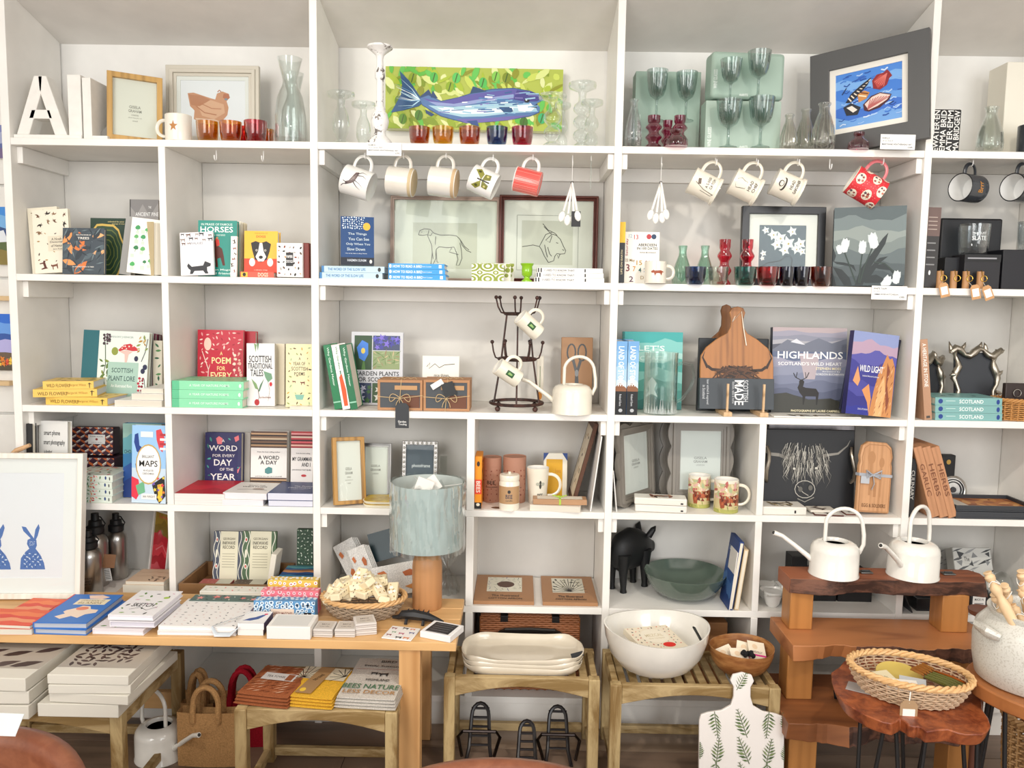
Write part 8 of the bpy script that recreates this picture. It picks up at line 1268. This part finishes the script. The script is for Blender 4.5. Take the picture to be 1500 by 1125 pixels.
bp_ = [('R', 0, 0, 100, 84, '#A9A196'), ('X', 'leaf', 60, 10, 20, 84, 80, 13, ['#3A2A2C', '#4c3a3a'], 6)]; bp2 = [('R', 0, 0, 100, 80, '#B0A79C'), ('X', 'leaf', 9, 4, 8, 96, 78, 30, ['#3A2A2C', '#4a3a3a'], 3, 25), ('T', 'leaves', 20, 86, 20, 3, '#999')]
BX2 = '#DDD8CC'
for k, (x0, x1, yb, hp, rz, l) in enumerate(((54, 148, 1049, 21, 0, 'cream boxed print at the bottom of the pile nearer the watering can'), (70, 160, 1029, 15, 4, 'cream boxed print second in the pile nearer the watering can'), (72, 160, 1015, 14, 0, 'cream boxed print third in the pile nearer the watering can'), (70, 169, 1002, 15, 2, 'top cream boxed print covered in small dark leaves'))):
    w_ = .205; onflat('boxed_print', 'print', l, x0, x0+w_*F/2.03, 1051, hp, .27, M(BX2, .6), tp=bp_ if k == 3 else (), z=SZ, dz=(0, .0365, .0625, .087)[k], rz=(0, -3, 2, 0)[k]-0)
for k, l in enumerate(('cream boxed print at the bottom of the pile by the leather chair', 'cream boxed print in the middle of the pile by the leather chair', 'top cream boxed print with large dark leaves by the leather chair')):
    w_ = .23; onflat('boxed_print', 'print', l, -92+(0, 8, 0)[k], 44-(0, 0, 2)[k], 1053, (22, 20, 21)[k], .27, M(BX2, .6), tp=bp2 if k == 2 else (), z=SZ, dz=(0, .039, .0745)[k], rz=(0, 2, -1)[k])
JU = M('#B98E5E', .9, 'fabric', s=260)
def bag(px0, px1, pyt, Y, mat, label, hs=1.0, d=.04):
    x0, x1 = sx(px0, Y, .15), sx(px1, Y, .15); z1 = sz(pyt, (x0+x1)/2, Y); w = x1-x0; o = thing('tote_bag', label, 'bag', ((x0+x1)/2, Y, .0005))
    m = MB(mat); n = 12
    for s_, y in ((-1, 0), (1, d)): m.add([(-w/2+w*i/n, y+s_*(.006*sin(pi*i/n)*(1-j)), z1*j-(.004*sin(pi*i/n) if j == 1 else 0)) for j in (0, .5, 1) for i in range(n+1)], [(j*(n+1)+i, j*(n+1)+i+1, (j+1)*(n+1)+i+1, (j+1)*(n+1)+i) for j in range(2) for i in range(n)])
    m.add([(x, y, z) for x in (-w/2, w/2) for y in (0, d) for z in (0, z1)], [(0, 2, 3, 1), (4, 5, 7, 6), (0, 4, 6, 2)]); m.build('bag_body', o, sharp=60)
    for y in (-.002, d): m = MB(mat); hw = w*.22; m.tube([(-hw, y, z1-.03), (-hw, y, z1+.01)]+[(-hw*cos(a), y+.004, z1+.02+.055*hs*sin(a)) for a in [pi*q/10 for q in range(11)]]+[(hw, y, z1+.01), (hw, y, z1-.03)], .0085, 8); m.build('handle', o)
    return o
bag(259, 344, 1044, -.255, JU, 'jute tote bag with rounded handles standing between the stools'); bag(264, 312, 1030, -.145, JU, 'second jute tote bag behind the first', 1.3, .024); bag(315, 394, 1026, -.145, M('#A8182A', .9, 'fabric', s=260), 'red tote bag behind the jute bags', 1.3, .024)
watering_can(234, 1165, 36, -.205, 0, 'cream watering can on the floor before the jute bag', rot=150)
# cans on the stand come with the stand
# ================================================================ LIVE EDGE STAND
CW_ = M('#96583A', .4, 'wood', a=0, dark='#4f2616', s=14, b=.4, wv=.3); CT_ = M('#B5774A', .4, 'wood', a=0, dark='#7A4022', s=14, wv=.3); PV = M('#B57B42', .4, 'wood', a=2, dark='#98622f', s=16)
def slab(o, x0, x1, yf, yb, z0, z1, seed, mat, name='slab', wav=.012, endr=.03):
    r = random.Random(seed); n = 40; ft = []; fb = []
    for i in range(n+1):
        f = i/n; x = x0+(x1-x0)*f; q = min(1, f*4)*wav*(.5*sin(f*9+seed)+.35*sin(f*23+seed*2)+r.uniform(-.3, .3)); ft.append((x, yf+q+(.02 if i == n else 0))); fb.append((x, yf+q*1.6+.012*sin(f*13+seed)+.006))
    back = [(x1+r.uniform(0, endr), yf+(yb-yf)*.35), (x1+r.uniform(0, endr), yf+(yb-yf)*.7), (x1, yb), (x0, yb)]
    m = MB(mat); m.slab(ft+back, z0, z1, fb+back); m.use(M('#7A5240', .7, 'blotch', dark='#3F2A22', s=9, st=(1, 3, 3), b=.9)); m.m[2+(seed % 3)*6:2+n] = [m.cur]*(n-(seed % 3)*6); return m.build(name, o, sharp=25, bev=.002)
st = thing('display_stand', 'three tier live edge wooden display stand with square posts', 'stand', (0, 0, 0)); YB = -.05
zt1 = W(1133, 829, YB).z; zt2 = W(1127, 903, YB).z; x1l = sx(1140, YB, zt1); x1r = sx(1436, -.12, zt1); x2l = sx(1128, YB, zt2); x2r = sx(1433, -.12, zt2)
zt3 = W(1151, 1060, -.36).z; x3l = sx(1152, -.34, zt3); x3r = sx(1424, -.3, zt3)
slab(st, x1l, x1r, YB-.115, YB, zt1-.046, zt1, 3, CW_, wav=.008); slab(st, x2l, x2r, YB-.215, YB, zt2-.045, zt2, 5, CT_, wav=.016); slab(st, x3l, x3r, YB-.31, YB, zt3-.055, zt3, 8, M('#9A6038', .45, 'wood', a=0, dark='#5c3420', s=12, b=.4), wav=.014)
for (xa, xb), z0, z1, yf in (((1157, 1191), zt2, zt1-.046, YB-.10), ((1380, 1419), zt2, zt1-.046, YB-.10), ((1153, 1191), zt3, zt2-.045, YB-.17), ((1392, 1426), zt3, zt2-.045, YB-.17), ((1155, 1196), 0, zt3-.055, YB-.25), ((1388, 1429), 0, zt3-.055, YB-.25)):
    MB(PV).box(sx(xa, yf, (z0+z1)/2), sx(xb, yf, (z0+z1)/2), yf, yf+.075, z0, z1).build('post', st, bev=.003)
watering_can(1222, 845, 35, YB-.066, zt1, 'white enamel watering can on the stand with its long spout pointing towards the bowls', rot=-6); watering_can(1338, 848, 36, YB-.064, zt1, 'white enamel watering can on the stand with its short looking spout turned forward', rot=36)
for px, l in ((1264, 'small steel clip lying between the two white cans'), (1384, 'small steel clip lying past the second white can')):
    p = W(px, 833, YB-.03); o = thing('metal_clip', l, 'clip', (p.x, YB-.05, zt1+.001)); MB(M('#8a8d8c', .35, 'metal')).box(-.018, .018, -.012, .012, 0, .004).build('plate', o, bev=.001); MB('#3a3c3d').tube([(-.012, 0, .006), (.012, 0, .006)], .003, 6).build('spring', o)
o = thing('cloth', 'black folded cloth on the lowest tier of the wooden stand', 'cloth', (sx(1262, -.26, zt3+.02), -.25, zt3+.001), (0, 0, rad(-24))); m = MB(M('#131314', .9, 'fabric')); m.tube([(-.07, 0, .016), (-.03, .005, .022), (.02, -.004, .020), (.07, 0, .012)], [.012, .021, .020, .008], 10, flat=1.3); m.build('folded_cloth', o); settle(o, zt3)
# burl table and basket
BU = M('#A85C34', .35, 'blotch', dark='#6a2e1a', s=26, b=.5, p0=.38, p1=.62)
def hairpin(o, x, y, z, a, spread=.035, lean=.03):
    m = MB(M('#1B1A1B', .4)); dx, dy = cos(a), sin(a); b = (x+dx*lean, y+dy*lean, .004)
    for s_ in (-1, 1): m.tube([(x-dy*spread*s_, y+dx*spread*s_, z), (b[0]-dy*.006*s_, b[1]+dx*.006*s_, .008)], .0052, 8)
    m.tube([(b[0]-dy*.006, b[1]+dx*.006, .008), b, (b[0]+dy*.006, b[1]-dx*.006, .008)], .0052, 8); m.build('hairpin_leg', o)
bz = .40; P_ = [G(x, y, bz) for x, y in ((1217, 985), (1222, 1012), (1238, 1030), (1262, 1044), (1284, 1054), (1306, 1060), (1318, 1052), (1330, 1062), (1346, 1064), (1358, 1072), (1388, 1068), (1415, 1076), (1440, 1076), (1452, 1064), (1440, 1040), (1436, 1010), (1410, 985), (1370, 968), (1320, 960), (1270, 962), (1236, 968))]
c = sum(P_, Vector())/len(P_); o = thing('burl_table', 'small burl topped side table with ragged edge and black hairpin legs', 'table', (c.x, c.y, 0)); rg = random.Random(3); m = MB(BU); top = []; 
for i, q in enumerate(P_):
    nq = P_[(i+1) % len(P_)]; top += [(q.x-c.x, q.y-c.y), ((q.x+nq.x)/2-c.x+rg.uniform(-.005, .005), (q.y+nq.y)/2-c.y+rg.uniform(-.005, .005))]
m.slab(top, bz-.034, bz, [(x*(.93+rg.uniform(-.03, .03)), y*(.93+rg.uniform(-.03, .03))) for x, y in top]); m.build('burl_top', o, bev=.003, sharp=30)
for x, y, a in ((-.10, -.02, 3.6), (-.02, -.05, 4.5), (.12, -.05, 5.3), (.06, .09, 1.2)): hairpin(o, x, y, bz-.034, a)
pb = G(1334, 1050, bz); Yb2 = pb.y+.115; b = thing('wicker_basket', 'oval willow basket with a tag on the burl side table', 'basket', (sx(1331, Yb2, bz+.03), Yb2, bz+.0005), (0, 0, rad(-22))); Rb = 84*(Yb2+D)/F; weave(b, Rb, Rb*.72, .062, .78, 9, .0030, 30, mat=M('#C4A788', .6, 'paint', s=50), matr=M('#DDB27C', .5, 'paint', s=50), rimr=.0075)
q_ = thing('swing_tag', 'kraft price tag tied to the basket on the burl table', 'tag', W(1331, 1042, Yb2-Rb*.80), (0, 0, rad(-4))); m = MB('#A88A68'); m.prism([(-.020, -.020), (.020, -.020), (.020, .016), (.012, .026), (-.012, .026), (-.020, .016)], -.001, .001); g = m.build('paper', q_); MB('#EFEBE4').box(-.014, .014, -.0018, -.001, -.015, .006).build('barcode_sticker', g); MB('#F1EEE6').tube([(0, 0, .020), (.004, .006, .045)], .0014, 5).build('string', q_)
for nm, l, dx, dy, rz, w_, d_, col, pr in (('card', 'white barcode label card lying in the basket on the burl table', -.03, -.03, -10, .075, .045, '#EDE8DE', [('R', 8+k*4, 20, 10+k*4, 60, '#444') for k in range(5)]+[('T', 'Solid copper', 66, 36, 50, 14, '#777'), ('R', 34, 52, 94, 84, '#BDB8AE')]), ('card', 'cream card beneath the barcode label in the willow basket', -.06, .01, 16, .06, .05, '#E6D9B5', [('T', 'Fork', 50, 50, 50, 20, '#A9A080')]), ('card', 'grey card lying in the willow basket near the forks', .0, -.02, -24, .06, .05, '#BFC2C4', ())):
    e = thing(nm, l, 'card', (b.location.x+dx, b.location.y+dy, bz+.036), (rad(12), 0, rad(rz))); MB(col).box(-w_/2, w_/2, -d_/2, d_/2, 0, .0015).build('paper', e)
    if pr: m = MB(); art(m, pr, w_, d_, lambda x, z, f: (x-w_/2, z-d_/2, .0015+f)); m.build('card_print', e, smooth=False)
e = thing('plate', 'small gold plate lying in the willow basket', 'plate', (b.location.x-.01, b.location.y+.03, bz+.03), (rad(10), 0, 0)); MB(M('#C9B05A', .4)).lathe([(0, .0), (.045, 0), (.056, .006), (.055, .008), (.044, .003), (0, .003)], 28).build('plate_body', e)
for k in range(5):
    f_ = thing('garden_fork', 'olive handled fork lying among its twins in the willow basket' if k < 4 else 'copper handled fork lying beside the olive ones', 'fork', (b.location.x+.045+k*.010, b.location.y-.012+k*.007, bz+.040), (0, rad(4), rad(-40)), 'olive handled forks in the willow basket' if k < 4 else None)
    mt = M('#5C5A26', .3) if k < 4 else M('#B5642c', .35, 'metal'); MB(mt).tube([(-.012, 0, .008), (.03, 0, .006), (.075, 0, 0)], [.004, .006, .006], 7).build('handle', f_); m = MB(M('#C98A4A', .3, 'metal')); [m.tube([(-.012, 0, .008), (-.02, y, .012), (-.045, y*1.2, .016)], .0014, 5) for y in (-.006, -.002, .002, .006)]; m.build('tines', f_)
e = thing('card', 'grey leaflet sticking out beneath the basket on the burl table', 'card', G(1262, 1010, bz+.001), (0, 0, rad(-30))); MB('#A9A29E').box(-.035, .03, -.02, .03, 0, .0012).build('paper', e)
# crock table
cz = .46; Pc = G(1430, 990, cz); o = thing('side_table', 'round edged wooden side table with black hairpin legs, holding the stoneware crock', 'table', (sx(1538, -.6, cz), -.60, 0)); m = MB(M('#A5683A', .4, 'wood', a=0, dark='#7a4422', s=12)); R = .175
m.slab([(R*(1+.04*sin(3*a))*cos(a), R*.95*sin(a)) for a in [2*pi*i/36 for i in range(36)]], cz-.035, cz); m.build('table_top', o, bev=.004, sharp=40)
for x, y, a in ((-.10, -.06, 4.0), (.08, -.08, 5.2), (.06, .10, 1.0), (-.08, .09, 2.4)): hairpin(o, x, y, cz-.035, a)
CR_ = M('#D6D4CC', .3, 'speckle', dark='#C3BFB5'); cr = thing('stoneware_crock', 'large speckled pale grey stoneware crock with lug handles', 'crock', (sx(1519, -.58, cz+.1), -.58, cz+.0005)); R = 86*(D-.58)/F; hcr = .175
MB(CR_).lathe([(0, 0), (.86*R, 0), (.93*R, .006), (.99*R, hcr*.3), (R, hcr*.55), (.96*R, hcr*.75), (.82*R, hcr*.88), (.76*R, hcr*.92), (.80*R, hcr*.98), (.80*R, hcr), (.74*R, hcr), (.70*R, hcr*.9), (.9*R, hcr*.6), (0, .01)], 44).build('crock_body', cr, sharp=70)
for a in (pi*1.06, 0): m = MB(CR_); m.tube([(R*.92*cos(a)-.0*sin(a), R*.9*sin(a)-.035, hcr*.74), (R*1.06*cos(a), R*.9*sin(a)-.02, hcr*.78), (R*1.06*cos(a), R*.9*sin(a)+.02, hcr*.78), (R*.92*cos(a), R*.9*sin(a)+.035, hcr*.74)], [.008, .012, .012, .008], 8, flat=1.4); m.build('lug_handle', cr)
SK = M('#E3C39A', .55, 'wood', a=2, dark='#CFA87A'); s0 = None; r = random.Random(5)
for k, (px, py, l) in enumerate(((1446, 838, 'turned wooden handle leaning farthest out of the crock towards the stand'), (1456, 870, 'turned wooden handle poking out low over the crock rim'), (1471, 857, 'turned wooden handle with a loop of string, between taller ones'), (1482, 886, 'turned wooden handle lying forward over the crock rim'), (1496, 836, 'tall turned wooden handle cut by the edge of the view'), (1494, 862, 'turned wooden handle below the tall one at the edge of the view'), (1500, 878, 'turned wooden handle low at the edge of the view'))):
    a = W(px, py, -.60+.01*k); base = Vector((cr.location.x-.05+.017*k, -.58+.02*((k*3) % 7-3), cz+hcr*.5)); dv = (a-base); L = .17; e = thing('turned_handle', l, 'handle', a, (dv.to_track_quat('Z', 'Y').to_euler()), 'turned wooden handles in the crock')
    if not s0:
        m = MB(SK); m.lathe([(0, -L), (.009, -L), (.012, -L*.7), (.013, -L*.5), (.009, -L*.4), (.008, -L*.36), (.012, -L*.3), (.013, -L*.24), (.007, -.03), (.006, -.026), (.011, -.02), (.012, -.012), (.008, -.006), (.010, -.001), (.009, 0), (0, .0)], 16); s0 = m.build('turned_wood', e); m = MB('#F1EEE6'); m.tube([(.013*cos(q), .013*sin(q), -.028+.008*cos(q*2)) for q in [2*pi*i/12 for i in range(12)]], .0012, 5, True); s1 = m.build('string', e)
    else:
        for s_ in (s0, s1): g = s_.copy(); COL.objects.link(g); g.parent = e
o = thing('cake_stand', 'small dark brown round pedestal behind the crock', 'stand', (sx(1440, -.39, .5), -.39, 0)); zz = W(1440, 893, -.39).z; MB(M('#6A4030', .4)).lathe([(0, 0), (.032, 0), (.032, .01), (.018, .02), (.012, .06), (.014, zz-.06), (.022, zz-.02), (.038, zz-.012), (.040, zz), (.034, zz-.001), (0, zz-.004)], 32).build('pedestal', o)
o = thing('wicker_basket', 'tall willow basket of books on the floor under the crock table', 'basket', (sx(1542, -.40, .2), -.40, .0005)); weave(o, .12, .10, .27, .86, 26, .0042, 30, mat=M('#BE935F', .6, 'paint', s=50), rimr=.009)
b = thing('book', 'navy book slotted in the floor basket under the crock table', 'book', (o.location.x+.0, -.40, .20), (0, rad(14), 0)); MB('#22386c').box(-.07, .08, -.02, -.004, 0, .10).build('cover', b, bev=.001); b = thing('magazine', 'brown magazine slotted in the floor basket under the crock table', 'magazine', (o.location.x-.0, -.37, .20), (0, rad(16), 0)); MB('#7a4a3a').box(-.07, .07, .004, .014, 0, .10).build('cover', b, bev=.001)
# ================================================================ LEATHER CHAIRS
LT = M('#8C563C', .35, 'blotch', dark='#7A4630', s=14, b=.05)
def tub(cx, cy, zt, label, R=.27, rz=0):
    o = thing('leather_chair', label, 'chair', (cx, cy, 0), (0, 0, rad(rz))); m = MB(LT); n = 28; vs = []
    prof = [(0, .0), (.012, -.02), (.02, -.08), (.02, -.25), (0, -.36)]
    for i in range(n+1):
        a = pi*.02+pi*.96*i/n; hh = zt-.10*(abs(i/n-.5)*2)**3; cx_, sy_ = R*cos(a), R*.92*sin(a)-.0; nx, ny = cos(a), sin(a)
        sec = [(0, 0), (.018, -.006), (.026, -.03), (.030, -.12), (.024, -.30), (-.004, -.34), (-.022, -.30), (-.020, -.12), (-.022, -.03), (-.016, -.006)]
        vs += [(cx_+nx*d, sy_+ny*d, hh+z_) for d, z_ in sec]
    K = 10; m.add(vs, [(i*K+j, i*K+(j+1) % K, (i+1)*K+(j+1) % K, (i+1)*K+j) for i in range(n) for j in range(K)]+[tuple(range(K-1, -1, -1)), tuple(n*K+j for j in range(K))]); m.build('backrest', o, sharp=70)
    MB(LT).lathe([(0, zt-.36), (R*.92, zt-.36), (R*.97, zt-.34), (R*.97, zt-.30), (R*.9, zt-.275), (0, zt-.265)], 36, (0, -.02, 0)).build('seat', o)
    for sx_, sy_ in ((-1, -1), (1, -1), (-1, 1), (1, 1)): MB(M('#1d1b1a', .4)).tube([(sx_*R*.55, sy_*R*.55, zt-.36), (sx_*R*.75, sy_*R*.75, 0)], [.011, .008], 8).build('leg', o)
    return o
p = W(40, 1066, -1.02); zc = p.z; tub(p.x-.06, -1.25, zc, 'brown leather tub chair at the corner of the view, before the boxed prints', .25, 10)
p = W(735, 1131, -1.20); tub(p.x, -1.42, p.z, 'tan leather tub chair whose top edge just enters at the bottom of the view', .28, 0)
o = thing('paper_sheet', 'white paper sheet lying over the corner leather chair', 'paper', W(2, 1062, -1.08), (rad(10), rad(12), rad(20))); MB('#E9F0F2').box(-.06, .03, -.03, .03, 0, .003).build('paper', o)
# ================================================================ keep shelf things inside their bays
def bounds(o):
    R = o.rotation_euler.to_matrix(); P3 = [R @ v.co+o.location for c in tree(o) if c.type == 'MESH' for v in c.data.vertices]; return [f(q[i] for q in P3) for i in range(3) for f in (min, max)]
for o in [o for o in bpy.data.objects if o.parent is None and 'category' in o and o is not sh and not o.name.startswith(('cup_hook', 'price_card'))]:
    if -.07 < o.location.y < .285 and Z6-.01 < o.location.z < 1.95 and -1.6 < o.location.x < 1.66 and o['label'].find('tipped') < 0 and o['label'].find('hanging over') < 0:
        x0, x1, y0, y1, z0, z1 = bounds(o)
        if y1 < .02: continue
        z = z0+.01; lv = [(-1.541, -.638), (-.615, .274), (.297, 1.197), (1.219, 1.66)] if z > Z1 else [(-1.541, -1.096), (-1.075, -.638), (-.615, .274), (.297, 1.197), (1.219, 1.66)] if z > Z3 else [(-1.541, -1.096), (-1.075, -.638), (-.615, -.158), (-.134, .274), (.297, .745), (.766, 1.197), (1.219, 1.66)]
        xm = (x0+x1)/2; a, b = min(lv, key=lambda q: max(q[0]-xm, xm-q[1], 0)); c = .0008
        if x1-x0 > b-a-2*c: pass
        elif x0 < a+c: o.location.x += a+c-x0
        elif x1 > b-c: o.location.x -= x1-b+c
        if y1 > .2855 and not o.name.startswith('canvas_painting'): o.location.y -= y1-.2855
